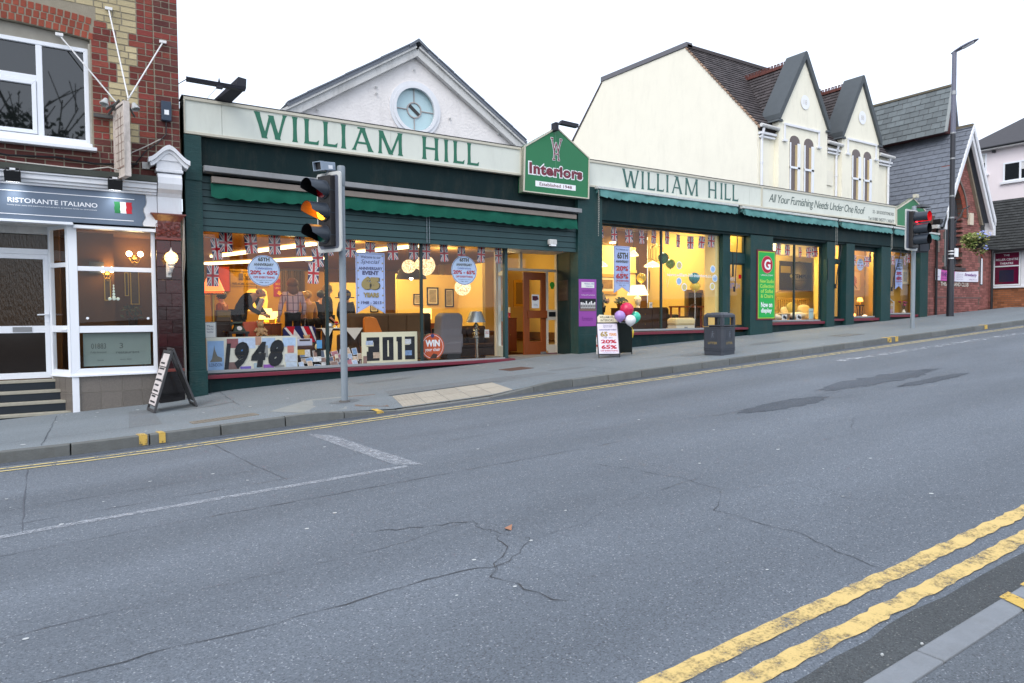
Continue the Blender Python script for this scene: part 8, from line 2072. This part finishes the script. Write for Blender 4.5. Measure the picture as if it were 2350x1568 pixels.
for z in (2.92,3.13): b = MB(); b.fbox(FY(19.96),19.36,z,19.90,z + .02,.0,.05); b.build('shelf',PAPER_W,t)
b = MB()
for k in range(9): b.lathe([(.02,0),(.04,.06),(.015,.1),(.03,.15)],(19.42 + .055 * k,19.92,(2.73,2.94,3.15)[k % 3]),8)
b.build('ornament',PORC,t,stuff=True)
MB().box(17.66,20.0 - .06,3.30,18.7,19.999,3.40).build('picture_rail',WALL_C,None,kind='structure'); MB().box(18.62,19.92,1.1,18.72,20.0,4.3).build('door_jamb',WOOD_D,None,kind='structure')
t = thing('wardrobe','curved orange wooden wardrobe right of the mullion in the second window','wardrobe',(20.0,19.5,1.1)); MB().prism(FY(19.4),[(19.72,1.13),(20.22,1.13),(20.34,2.2),(20.34,3.0),(20.24,3.45),(19.72,3.45)],-.4,0).build('carcass',WOOD_O,t,bev=.02); MB().box(19.68,19.35,3.45,20.38,19.82,3.53).build('cornice',WOOD_O,t); MB().fbox(FY(19.4),20.0,1.3,20.02,3.4,.001,.006).build('door_gap',DARK,t)
sofa('dark sofa on the right of the second window behind the desk',17.3,18.3,17.4,18.1,1.13,.8,mat('dark_sofa',S(58,50,34),.8,.2),1)
table('pale desk under the twin balloons in the second window',17.1,18.7,16.25,16.75,1.13,.82,WOOD_O,'desk','desk')
t = thing('desk_chair','round backed wooden chair tucked at the pale desk','chair',(17.3,16.1,1.13)); MB().box(17.1,15.85,1.55,17.5,16.25,1.60).build('seat',WOOD_D,t); b = MB(); b.tube([(17.12,15.87,1.6),(17.10,15.83,1.85),(17.2,15.81,1.98),(17.4,15.81,1.98),(17.5,15.83,1.85),(17.48,15.87,1.6)],.02,6); b.build('back_hoop',WOOD_D,t)
for x in (17.13,17.45):
 for y in (15.88,16.21): MB().cyl((x,y,1.13),(x,y,1.56),.018,n=6).build('leg',WOOD_D,t)
t = thing('ottoman','cream buttoned footstool on a white drawer base in the second window','footstool',(16.75,15.8,1.13)); MB().box(16.28,15.60,1.30,17.18,16.05,1.55).build('cushion',mat('ottoman_cream',S(216,196,146),.8,var=.08),t,bev=.08); MB().box(16.31,15.63,1.14,17.15,16.02,1.31).build('drawer',mat('drawer_white',S(214,206,184),.6),t); MB().box(16.68,15.61,1.2,16.8,15.63,1.26).build('handle',ALU,t)
BAL_Y = BL('balloon_yellow',S(226,190,30)); BAL_G = BL('balloon_green',S(120,160,40)); BAL_T = BL('balloon_teal',S(40,130,140)); BAL_DG = BL('balloon_dark_green',S(30,100,70))
balloon(16.08,17.0,2.89,.165,BAL_Y,'yellow balloon above the porcelain lamp in the second window',string=(16.1,17.1,1.9),group='balloons inside the shop'); balloon(17.10,17.0,3.60,.19,BAL_DG,'dark green balloon beside the mullion, upper of a pair',string=(17.3,17,2.6),group='balloons inside the shop')
balloon(17.49,17.05,3.42,.17,BAL_G,'lime green balloon below the dark green one by the mullion',string=(17.3,17,2.6),group='balloons inside the shop'); balloon(17.31,15.8,2.86,.185,BAL_T,'teal balloon over a yellow one, covering part of the web address',string=(17.34,15.8,1.3),group='balloons inside the shop'); balloon(17.41,15.85,2.58,.175,BAL_Y,'yellow balloon directly under the teal one in the second window',string=(17.34,15.8,1.3),group='balloons inside the shop')
t = thing('fireplace','dark fireplace surround with a black back at the right of the second window','fireplace',(19.2,17.2,1.13)); MB().frame(FY(17.2),18.45,1.13,19.95,2.55,.10,-.1,.0).build('surround',mat('fire_olive',S(120,100,52),.6),t); MB().rect(FY(17.2),18.55,1.23,19.85,2.45,-.05).build('fire_back',mat('fire_dark',S(36,32,24),.6),t)
t = thing('tall_mirror','tall brown leaf shaped mirror behind the Best of BRITISH door','mirror',(18.6,15.8,1.2)); MB().prism(FY(15.9),[(18.45,1.25),(18.62,1.3),(18.72,1.9),(18.66,2.4),(18.52,2.7),(18.42,2.3),(18.40,1.8)],-.05,0).build('frame',WOOD_D,t,bev=.01); MB().prism(FY(15.9),[(18.48,1.4),(18.58,1.4),(18.65,1.9),(18.60,2.3),(18.52,2.5),(18.47,2.3),(18.46,1.8)],.001,.004).build('glass',mat('mirror',S(130,110,80),.05,.9,metal=.8),t)
MB().box(18.3,16.2,1.1,19.3,16.25,3.3).build('inner_partition',WALL_C,None,kind='structure');
# --- bed window, lamp window, last window
SHEET = mat('bed_linen',S(232,222,196),.8,.2,var=.06,scale=6,bump=.15,bscale=12); BEDW = mat('bed_wood',S(196,166,104),.6,.3,var=.15)
bed = thing('bed','double bed with a slatted headboard and cream linen in the bed window','bed',(24.9,17.2,1.36)); MB().box(23.75,16.75,1.46,25.75,17.62,1.70).build('mattress',SHEET,bed,bev=.06); MB().box(23.75,16.75,1.36,25.75,17.62,1.46).build('base',BEDW,bed)
MB().box(24.0,17.66,2.24,26.4,17.72,2.31).build('headboard',BEDW,bed)
for k in range(17): MB().box(24.02 + k * .143,17.67,1.4,24.06 + k * .143,17.71,2.24).build('slat',BEDW,bed)
for k,(x,z,r_,lab) in enumerate(((24.35,1.80,.2,'upright cream pillow at the left of the bed'),(24.75,1.92,.28,'green grey pillow leaning against the headboard'),(25.45,1.84,.34,'plump cream pillow rightmost on the bed'))):
 b = MB(); b.ball((x,17.42 - .06 * k,z),r_,14,0,(1.25,.4,.62 if k == 2 else .8)); tag(b.build('pillow',SHEET if k != 1 else mat('pillow_green',S(176,170,110),.8),None,smooth=60),lab,'pillow')
b = MB(); b.ball((21.65,15.95,1.54),.33,14,0,(1.3,.6,.35)); tag(b.build('pillow',SHEET,None,smooth=60),'white pillow low at the left corner of the bed window','pillow')
b = MB(); b.ball((23.3,16.1,1.60),.34,14,0,(1.4,.6,.4)); tag(b.build('pillow',SHEET,None,smooth=60),'white pillow low at the right of the bed window mullion','pillow')
t = thing('storage_bench','grey brown upholstered bench in front of the bed','bench',(22.4,16.2,1.36)); MB().box(21.95,16.1,1.50,23.2,16.35,1.68).build('seat',mat('bench_taupe',S(130,110,84),.8),t,bev=.03)
for x in (22.0,23.1): MB().box(x,16.12,1.36,x + .06,16.3,1.5).build('leg',WOOD_D,t)
t = thing('price_board','tilted white price card with red lettering in the bed window','card',(21.0,15.6,1.7)); q = Fr((21.05,15.7,1.82),(1,.0,.1),(.35,.1,.93)); q.v = (q.v - q.u * q.v.dot(q.u)).normalized(); q.n = q.u.cross(q.v); MB().fbox(q,0,0,.27,.42,-.004,0).build('card',PAPER_W,t); b = MB(); b.text('SALE',q,.04,.30,.23,.37,.002); b.text('price',q,.05,.20,.22,.25,.002); b.text('500',q,.05,.06,.22,.15,.002,bold=.03); b.build('lettering',INK_R,t); MB().cyl((21.15,15.75,1.36),(21.18,15.76,1.84),.012,n=5).build('stand',ALU,t)
cabinet('pale wooden bedside chest under the cream lamp',23.2,23.9,17.45,17.9,1.36,1.18,BEDW,3,1,'chest','chest of drawers'); table_lamp('cream bedside lamp with a lit shade in the bed window',23.53,17.55,2.545,.44,.17,.11,.22,PORC,SHADE_W,6)
t = thing('notice_card','pale blue leaflet standing in the right corner of the bed window','card',(23.2,15.45,1.45)); MB().fbox(FY(15.47),23.08,1.46,23.36,1.86,-.004,0).build('card',mat('leaflet_blue',S(176,206,206),.6,var=.2,scale=14),t); b = MB(); b.text('sleep',FY(15.47),23.12,1.70,23.32,1.78,.002); b.build('lettering',INK_B,t)
for k,x in enumerate((21.45,22.30)):
 t = thing('photo_card',('small black and white photo card left of the bed window mullion','small black and white photo card right of the bed window mullion')[k],'card',(x,15.45,1.44)); MB().fbox(FY(15.45),x,1.45,x + .30,1.64,-.004,0).build('card',PAPER_W,t); b = MB(); disc(b,FY(15.45),x + .13,1.55,.06,.002,12); b.sheet(FY(15.45),[(x + .16,1.47),(x + .28,1.47),(x + .27,1.56),(x + .18,1.58)],.002); b.build('picture_print',INK_K,t)
t = thing('headrest_stand','pale blue bed end at the left corner of the bed window','furniture',(20.6,15.7,1.36)); MB().box(20.45,15.6,1.40,20.72,15.7,2.06).build('panel',mat('panel_blue',S(190,206,214),.6),t); MB().box(20.43,15.58,2.06,20.74,15.72,2.10).build('cap',PAPER_W,t); MB().box(20.47,15.6,1.36,20.70,15.7,1.40).build('foot',PAPER_W,t)
f = FY(16.585); picture('picture','white framed dahlia print in the narrow lamp window',f,27.48,2.60,28.32,3.50,WALL_C,.05,mat('dahlia_ground',S(238,214,168),.6),mount=None)
t = thing('dahlia_print','pink dahlia flower on the white framed print','picture',(27.9,16.57,2.7)); b = MB()
for k in range(14): a = k * 2 * math.pi / 14; b.sheet(FY(16.56),[(27.83,3.05),(27.83 + .19 * math.cos(a - .16),3.05 + .19 * math.sin(a - .16)),(27.83 + .22 * math.cos(a),3.05 + .22 * math.sin(a)),(27.83 + .19 * math.cos(a + .16),3.05 + .19 * math.sin(a + .16))],.0 + k * .0006)
b.build('petal',mat('dahlia_pink',S(196,120,110),.6,isl_var=.3),t); MB().cyl((27.86,16.54,2.86),(28.02,16.54,2.72),.012,n=5).build('stem',mat('stem_green',S(90,90,50),.7),t)
t = thing('plant_stand','small dark carved table under the orange lamp','table',(27.25,15.95,1.47)); MB().lathe([(.001,.50),(.17,.50),(.17,.54),(.001,.541)],(27.25,15.95,1.47),16).build('tabletop',WOOD_D,t); MB().lathe([(.13,.12),(.14,.14)],(27.25,15.95,1.47),12).build('shelf',WOOD_D,t)
for k in range(4): a = k * math.pi / 2 + .4; MB().tube([(27.25 + .12 * math.cos(a),15.95 + .12 * math.sin(a),1.98),(27.25 + .08 * math.cos(a),15.95 + .08 * math.sin(a),1.7),(27.25 + .13 * math.cos(a),15.95 + .13 * math.sin(a),1.47)],.017,6).build('leg',WOOD_D,t)
table_lamp('tiny orange glowing lamp on the dark carved table',27.25,15.95,2.01,.30,.12,.08,.15,BRASS,SHADE_O,2.5,None,(1,.5,.16))
for k,(x,y,z,m,lab) in enumerate(((26.35,15.65,1.58,SHADE_O,'small heart shaped orange light at the foot of the lamp window'),(27.05,15.62,1.54,SHADE_W,'glowing white candle bowl at the foot of the carved table'))):
 t = thing('candle_light',lab,'candle',(x,y,z)); MB().ball((x,y,z + .02),.07,10,0,(1.2 + k,.8,.9 - .2 * k)).build('glow',m,t); MB().lathe([(.05,-.08),(.05,-.05)],(x,y,z),10).build('saucer',PAPER_W,t)
MB().fbox(FY(15.48),25.42,1.52,25.58,1.95,0,.004); t = thing('photo_card','black and white photo card at the left of the lamp window','card',(25.5,15.48,1.5)); MB().fbox(FY(15.48),25.42,1.56,25.60,1.98,0,.004).build('card',PAPER_W,t); MB().fbox(FY(15.48),25.45,1.70,25.57,1.94,.005,.007).build('picture_print',INK_K,t)
f = FY(15.775); picture('picture','pale framed print behind the banner in the last window',f,30.12,2.92,30.66,3.54,mat('frame_pale',S(226,200,150),.6),.06,BWART,mount=MNT); picture('picture','narrow yellow framed print at the left of the last window',f,28.72,3.0,28.92,3.6,mat('frame_gold',S(196,150,60),.4,.5),.04,MNT)
t = thing('daybed','white iron bed end with curved rail in the last window','bed',(28.9,15.62,1.6)); WI = mat('white_iron',S(220,220,216),.5); b = MB(); b.tube([(28.5,15.62,1.62),(28.5,15.62,2.3),(28.66,15.62,2.42),(29.12,15.62,2.16),(29.22,15.62,2.15),(29.22,15.62,1.62)],.02,6); b.tube([(28.5,15.62,2.0),(29.22,15.62,2.0)],.012,5)
for k in range(6): b.tube([(28.58 + k * .11,15.62,1.7),(28.58 + k * .11,15.62,2.1)],.008,4)
b.build('bed_end',WI,t); MB().box(28.45,15.64,1.62,29.2,15.76,1.85).build('mattress',mat('lilac_cover',S(170,120,150),.8),t,bev=.03)
t = thing('flower_vase','spray of dark pink flowers in a vase in the last window','flowers',(29.9,15.6,1.6)); MB().lathe([(.001,0),(.06,0),(.08,.1),(.04,.2),(.05,.22)],(29.98,15.6,1.6),10).build('vase',PORC,t); b = MB(); rr = random.Random(2)
for k in range(7): p = (29.98 + rr.uniform(-.25,.25),15.6 + rr.uniform(-.1,.1),2.0 + rr.uniform(0,.2)); b.cyl((29.98,15.6,1.8),p,.007,n=4)
b.build('stem',mat('stem_dark',S(60,66,36),.7),t,stuff=True); b = MB(); rr = random.Random(2)
for k in range(7): p = (29.98 + rr.uniform(-.25,.25),15.6 + rr.uniform(-.1,.1),2.0 + rr.uniform(0,.2)); b.ball(p,.06,7,0,(1,1,.7))
b.build('bloom',mat('bloom_pink',S(150,50,70),.7,isl_var=.4),t,stuff=True)
t = thing('door_notice','white and red notice at the top of the narrow poster door','notice',(24.4,15.5,3.7)); MB().fbox(FY(15.40),24.12,3.76,24.60,4.22,0,.004).build('paper',PAPER_W,t); MB().fbox(FY(15.395),24.12,3.86,24.60,3.96,.001,.003).build('red_band',INK_R,t)
t = thing('door_notice','pale blue poster filling the narrow door','notice',(24.4,15.7,1.6)); MB().fbox(FY(15.75),24.12,1.5,24.78,3.4,0,.004).build('paper',mat('poster_pale',S(196,212,226),.6,var=.1,scale=4),t); b = MB()
for k in range(5): b.text('information',FY(15.745),24.2,3.2 - k * .12,24.7,3.25 - k * .12,.001)
b.build('lettering',INK_B,t)
# ---------------------------------------------------------------- people
def skin_mesh(name,V,E,rad,m,par,root=0,sub=2):
 me = bpy.data.meshes.new(name); me.from_pydata([tuple(v) for v in V],E,[]); me.materials.append(m)
 o = bpy.data.objects.new(name,me); COL.objects.link(o); o.parent = par
 sk = o.modifiers.new('skin','SKIN'); sk.use_smooth_shade = True
 lay_ = me.skin_vertices[0] if len(me.skin_vertices) else None
 if lay_ is None:
  bmn = bmesh.new(); bmn.from_mesh(me); bmn.verts.layers.skin.verify(); bmn.to_mesh(me); bmn.free(); lay_ = me.skin_vertices[0]
 for i,r_ in enumerate(rad):
  lay_.data[i].radius = (r_,r_) if not isinstance(r_,tuple) else r_; lay_.data[i].use_root = (i == root)
 sb = o.modifiers.new('smooth','SUBSURF'); sb.levels = sub; sb.render_levels = sub
 ORG[o.name] = Vector()
 return o
SKIN = mat('skin',S(212,156,126),.55,.3,var=.06)
def person(label,loc,rz,J,top_m,bottom_m,hair_m,hair='short',coat_r=1.0,skirt=False,scale=1.0):
 """J: joint name -> (x, y, z), figure facing -Y"""
 t = thing('person',label,'person',loc,rz)
 g = lambda n: Vector(J[n])
 V = [g('pelvis'),g('spine'),g('chest'),g('neck'),g('chin'),g('head'),g('crown')]; rad = [(.125,.10),(.12,.095),(.135,.10),.055,.062,(.082,.10),.07]
 E = [(0,1),(1,2),(2,3),(3,4),(4,5),(5,6)]
 fdir = (g('face') - g('head')).normalized()
 V.append(g('head') + fdir * .115 - (g('crown') - g('head')).normalized() * .01); rad.append(.014); E.append((5,7))
 for s in ('l','r'):
  i = len(V); V += [g('sho_' + s),g('elb_' + s),g('wri_' + s),g('han_' + s)]; rad += [.058,.042,.028,(.036,.02)]; E += [(2,i),(i,i + 1),(i + 1,i + 2),(i + 2,i + 3)]
  d = (g('han_' + s) - g('wri_' + s)).normalized(); sd_ = d.cross(Vector((0,1,.2))).normalized()
  for k in range(4):
   V.append(g('han_' + s) + d * (.075 + (.012 if k in (1,2) else 0)) + sd_ * (.026 * (k - 1.5))); rad.append(.009); E.append((i + 3,len(V) - 1))
  V.append(g('wri_' + s) + d * .06 + sd_ * .06); rad.append(.010); E.append((i + 2,len(V) - 1))
  i = len(V); V += [g('hip_' + s),g('kne_' + s),g('ank_' + s),g('toe_' + s)]; rad += [.085,.058,.04,.036]; E += [(0,i),(i,i + 1),(i + 1,i + 2),(i + 2,i + 3)]
 body = skin_mesh('body',V,E,rad,SKIN,t)
 V = [g('pelvis') - Vector((0,0,.03)),g('spine'),g('chest'),g('chest').lerp(g('neck'),.55)]; rad = [(.155 * coat_r,.128 * coat_r),(.150 * coat_r,.125 * coat_r),(.165 * coat_r,.128 * coat_r),(.075,.07)]; E = [(0,1),(1,2),(2,3)]
 for s in ('l','r'):
  i = len(V); V += [g('sho_' + s),g('elb_' + s),g('wri_' + s)]; rad += [.078,.060,.046]; E += [(2,i),(i,i + 1),(i + 1,i + 2)]
 skin_mesh('jacket',V,E,rad,top_m,t)
 V = [g('pelvis')]; rad = [(.145,.118)]; E = []
 for s in ('l','r'):
  i = len(V); V += [g('hip_' + s),g('kne_' + s),g('ank_' + s)]; rad += [.108,.080,.062]; E += [(0,i),(i,i + 1),(i + 1,i + 2)]
 skin_mesh('trousers',V,E,rad,bottom_m,t)
 for s in ('l','r'):
  b = MB(); a,q = g('ank_' + s),g('toe_' + s); b.cyl((a.x,a.y + .03,.04),(q.x,q.y - .03,.035),.045,.04,8); b.build('shoe',BLACK,t,local=True)
 c = g('head'); upv = (g('crown') - c).normalized(); b = MB(); q = c + upv * .035 - fdir * .018
 if hair == 'bald': b.ball(c + upv * .0 - fdir * .045,.093,10,0,(1.0,.9,.75))
 else: b.ball(q,.118 if hair == 'short' else .135,12,0,(1,1,.95))
 if hair == 'long': b.ball(c - upv * .12 - fdir * .06,.125,10,0,(1.05,.7,1.3))
 b.build('hair',hair_m,t,local=True,smooth=60)
 for sx in (-1,1):
  side_ = fdir.cross(upv).normalized(); MB().ball(c + side_ * sx * .09 - upv * .0,.022,6,0,(.5,1,1.3)).build('ear',SKIN,t,local=True)
  MB().ball(c + side_ * sx * .034 + fdir * .092 + upv * .012,.012,6).build('eye',INK_K,t,local=True)
 MB().ball(c + fdir * .088 - upv * .055,.02,6,0,(1.2,.8,.4)).build('mouth',mat('lip',S(170,90,84),.5),t,local=True)
 t.scale = (scale,) * 3
 return t
ST = dict(pelvis=(0,0,.93),spine=(0,0,1.13),chest=(0,.01,1.33),neck=(0,.01,1.48),chin=(0,-.01,1.54),head=(0,-.015,1.61),crown=(0,-.01,1.69),face=(0,-.12,1.60),
   sho_l=(.18,.01,1.40),sho_r=(-.18,.01,1.40),elb_l=(.25,.02,1.12),elb_r=(-.25,.02,1.12),wri_l=(.24,-.10,.90),wri_r=(-.24,-.10,.90),han_l=(.235,-.13,.84),han_r=(-.235,-.13,.84),
   hip_l=(.09,0,.90),hip_r=(-.09,0,.90),kne_l=(.10,-.02,.49),kne_r=(-.10,-.02,.49),ank_l=(.10,.02,.09),ank_r=(-.10,.02,.09),toe_l=(.12,-.12,.05),toe_r=(-.12,-.12,.05))
PLAID = mat('plaid_shirt',S(206,170,176),.8,.2,var=.08,scale=10)
def plaid(m):
 n = m.node_tree; L = n.links.new; b = n.nodes['Principled BSDF']; tc = n.nodes.new('ShaderNodeTexCoord'); sp = n.nodes.new('ShaderNodeSeparateXYZ'); L(tc.outputs['Object'],sp.inputs[0])
 prev = b.inputs['Base Color'].links[0].from_socket
 for ax,per,w,dk in ((0,.115,.16,(.07,.03,.07)),(2,.17,.10,(.22,.10,.14))):
  mu = n.nodes.new('ShaderNodeMath'); mu.operation = 'DIVIDE'; mu.inputs[1].default_value = per; L(sp.outputs[ax],mu.inputs[0]); fr_ = n.nodes.new('ShaderNodeMath'); fr_.operation = 'FRACT'; L(mu.outputs[0],fr_.inputs[0]); lt = n.nodes.new('ShaderNodeMath'); lt.operation = 'LESS_THAN'; lt.inputs[1].default_value = w; L(fr_.outputs[0],lt.inputs[0])
  mx = n.nodes.new('ShaderNodeMix'); mx.data_type = 'RGBA'; L(lt.outputs[0],mx.inputs[0]); L(prev,mx.inputs[6]); mx.inputs[7].default_value = (*dk,1); prev = mx.outputs[2]
 L(prev,b.inputs['Base Color'])
plaid(PLAID)
SUIT = mat('black_suit',S(22,22,26),.75,.2); TROU = mat('dark_trousers',S(20,20,26),.8,.2)
HB = mat('hair_brown',S(112,66,36),.6,.3,var=.3,scale=30); HBL = mat('hair_blonde',S(176,136,76),.6,.3,var=.3,scale=30); HG = mat('hair_grey',S(150,136,124),.6,.3); HD = mat('hair_dark',S(30,22,20),.5,.4,var=.3,scale=30)
J = dict(ST); J.update(elb_l=(.27,.03,1.13),elb_r=(-.26,.02,1.13),wri_l=(.29,-.02,.90),wri_r=(-.26,-.12,.93),han_l=(.30,-.04,.84),han_r=(-.25,-.17,.89),face=(.02,-.12,1.59))
MBH = person('woman with brown hair in a pink plaid shirt, seen from behind in the left window',(4.52,17.0,.72),R(176),J,PLAID,TROU,HB,'long',1.06,scale=1.065)
JB = dict(ST); JB.update(pelvis=(0,.14,.92),spine=(0,.03,1.10),chest=(0,-.16,1.25),neck=(0,-.29,1.33),chin=(0,-.35,1.31),head=(0,-.40,1.355),crown=(0,-.43,1.43),face=(0,-.49,1.29),sho_l=(.18,-.18,1.30),sho_r=(-.18,-.18,1.30),elb_l=(.22,-.26,1.02),elb_r=(-.22,-.26,1.02),wri_l=(.14,-.42,.88),wri_r=(-.12,-.44,.90),han_l=(.11,-.48,.86),han_r=(-.08,-.50,.88),hip_l=(.09,.14,.90),hip_r=(-.09,.14,.90),kne_l=(.1,.06,.48),kne_r=(-.1,.06,.48),ank_l=(.1,.12,.09),ank_r=(-.1,.12,.09))
man = person('older man in a black suit and pale tie bending over beside the lit table lamp',(3.42,17.15,.74),R(52),JB,SUIT,TROU,HG,'bald',1.12,scale=1.10)
b = MB(); b.prism(Fr((0,-.27,1.02),(1,0,0),(0,-.45,.9)),[(-.06,.0),(.06,.0),(.075,.26),(-.075,.26)],.02,.05); b.build('shirt_front',PAPER_W,man,local=True)
b = MB(); b.prism(Fr((0,-.31,1.0),(1,0,0),(0,-.40,.9)),[(-.03,-.08),(.03,-.08),(.02,.24),(-.02,.24)],.03,.06); b.build('tie',mat('tie_pink',S(206,170,170),.6),man,local=True)
person('blonde woman in a dark jacket, between window post and traffic light pole',(5.42,17.1,.66),R(60),J,mat('dark_jacket',S(30,26,26),.8),TROU,HBL,'short',1.1,scale=1.04)
person('person in black with their back turned, far behind the plaid shirt woman',(5.9,19.2,.62),R(170),ST,SUIT,TROU,HD,'short',scale=1.02)
person('person in a mustard top standing behind the lamp and plaid shirt woman',(5.35,18.6,.62),R(200),ST,mat('mustard_top',S(180,130,50),.8),TROU,HBL,'short',scale=1.0)
person('person in dark clothes half hidden by the banner in the left window',(6.05,17.5,.6),R(20),ST,mat('dark_jacket',S(30,26,26),.8),TROU,HD,'short',scale=1.0)
person('person with dark hair in an orange jumper near the left edge of the window',(3.02,17.7,.55),R(240),ST,mat('orange_jumper',S(150,80,40),.8),TROU,HD,'short',scale=1.0)
JW = dict(ST); JW.update(elb_l=(.24,-.08,1.14),elb_r=(-.24,-.08,1.14),wri_l=(.10,-.24,1.10),wri_r=(-.10,-.24,1.16),han_l=(.05,-.28,1.12),han_r=(-.05,-.28,1.18),face=(.02,-.12,1.58))
wm = person('woman with long dark hair in a green jacket, at the left of the second window',(14.27,17.0,.98),R(25),JW,mat('green_jacket',S(60,64,40),.8),TROU,HD,'long',scale=.98)
b = MB(); b.prism(Fr((0,-.12,.95),(1,0,0),(0,0,1)),[(-.05,0),(-.01,0),(.0,.42),(-.04,.42)],.02,.05); b.build('scarf',mat('scarf_cream',S(226,206,170),.8),wm,local=True)
# ================================================================ across the road: what the windows mirror
def tree(label,x,y,h,sp,seed,leafy=True):
 rr = random.Random(seed); t = thing('tree',label,'tree',(x,y,gx(x)),group='trees across the road')
 b = MB(); tips = []
 def grow(p,d,ln,r_,lev):
  q = p + d * ln; b.cyl(p,q,r_,r_ * .68,6 if lev < 2 else 4,cap=False)
  if lev == 4 or r_ < .015: tips.append(q); return
  for k in range(3 if lev < 3 else 2):
   a = rr.uniform(0,6.28); u = Vector((math.cos(a),math.sin(a),0)); nd = (d * .8 + u * rr.uniform(.35,.75) + Vector((0,0,.12))).normalized(); grow(q - d * ln * rr.uniform(0,.3),nd,ln * rr.uniform(.62,.85),r_ * .62,lev + 1)
  tips.append(q)
 grow(Vector((x,y,gx(x) - .2)),Vector((rr.uniform(-.05,.05),0,1)),h * .30,.22,0)
 b.build('trunk',mat('bark',S(70,62,54),.9,.1,var=.3),t,recalc=False)
 if leafy:
  b = MB()
  for q in tips:
   for k in range(14):
    p = q + Vector((rr.gauss(0,.5),rr.gauss(0,.5),rr.gauss(0,.4))); a = Vector((rr.uniform(-1,1),rr.uniform(-1,1),rr.uniform(-1,1))).normalized() * .16; e = a.orthogonal().normalized() * .10; b.face([p - a,p + e,p + a,p - e])
  b.build('crown',mat('evergreen_leaf',S(44,56,40),.8,.2,isl_var=.5),t,stuff=True,recalc=False)
 return t
tree('tall leafy evergreen tree across the road, mirrored in the upstairs window',-3.6,-9,17,3,1); tree('bare winter tree across the road, mirrored in the upstairs window',-1.2,-8,17,3,3,False)
tree('leafy evergreen tree across the road, farther left',-8,-10,15,3,4)
hw = thing('roadside_house','plain brick house across the road with a slate roof, mirrored in the windows','house',(-12,-16,-.6)); MB().box(-18,-22,-2,-8,-14,6).build('wall',MORTAR_D,hw); MB().prism(Fr((-18,0,0),(0,-1,0),(0,0,1)),[(13.5,6),(22.5,6),(18,10)],0,10.3).build('roof',TILE_DK,hw)
wl = thing('boundary_wall','long dark garden wall across the road behind the near pavement','wall',(10,-5.8,0)); MB().hexa([(-30,-6.0,gx(-30) - .5),(60,-6.0,gx(60) - .5),(60,-5.7,gx(60) - .5),(-30,-5.7,gx(-30) - .5),(-30,-6.0,gx(-30) + 1.0),(60,-6.0,gx(60) + 1.0),(60,-5.7,gx(60) + 1.0),(-30,-5.7,gx(-30) + 1.0)]).build('wall',MORTAR_D,wl)
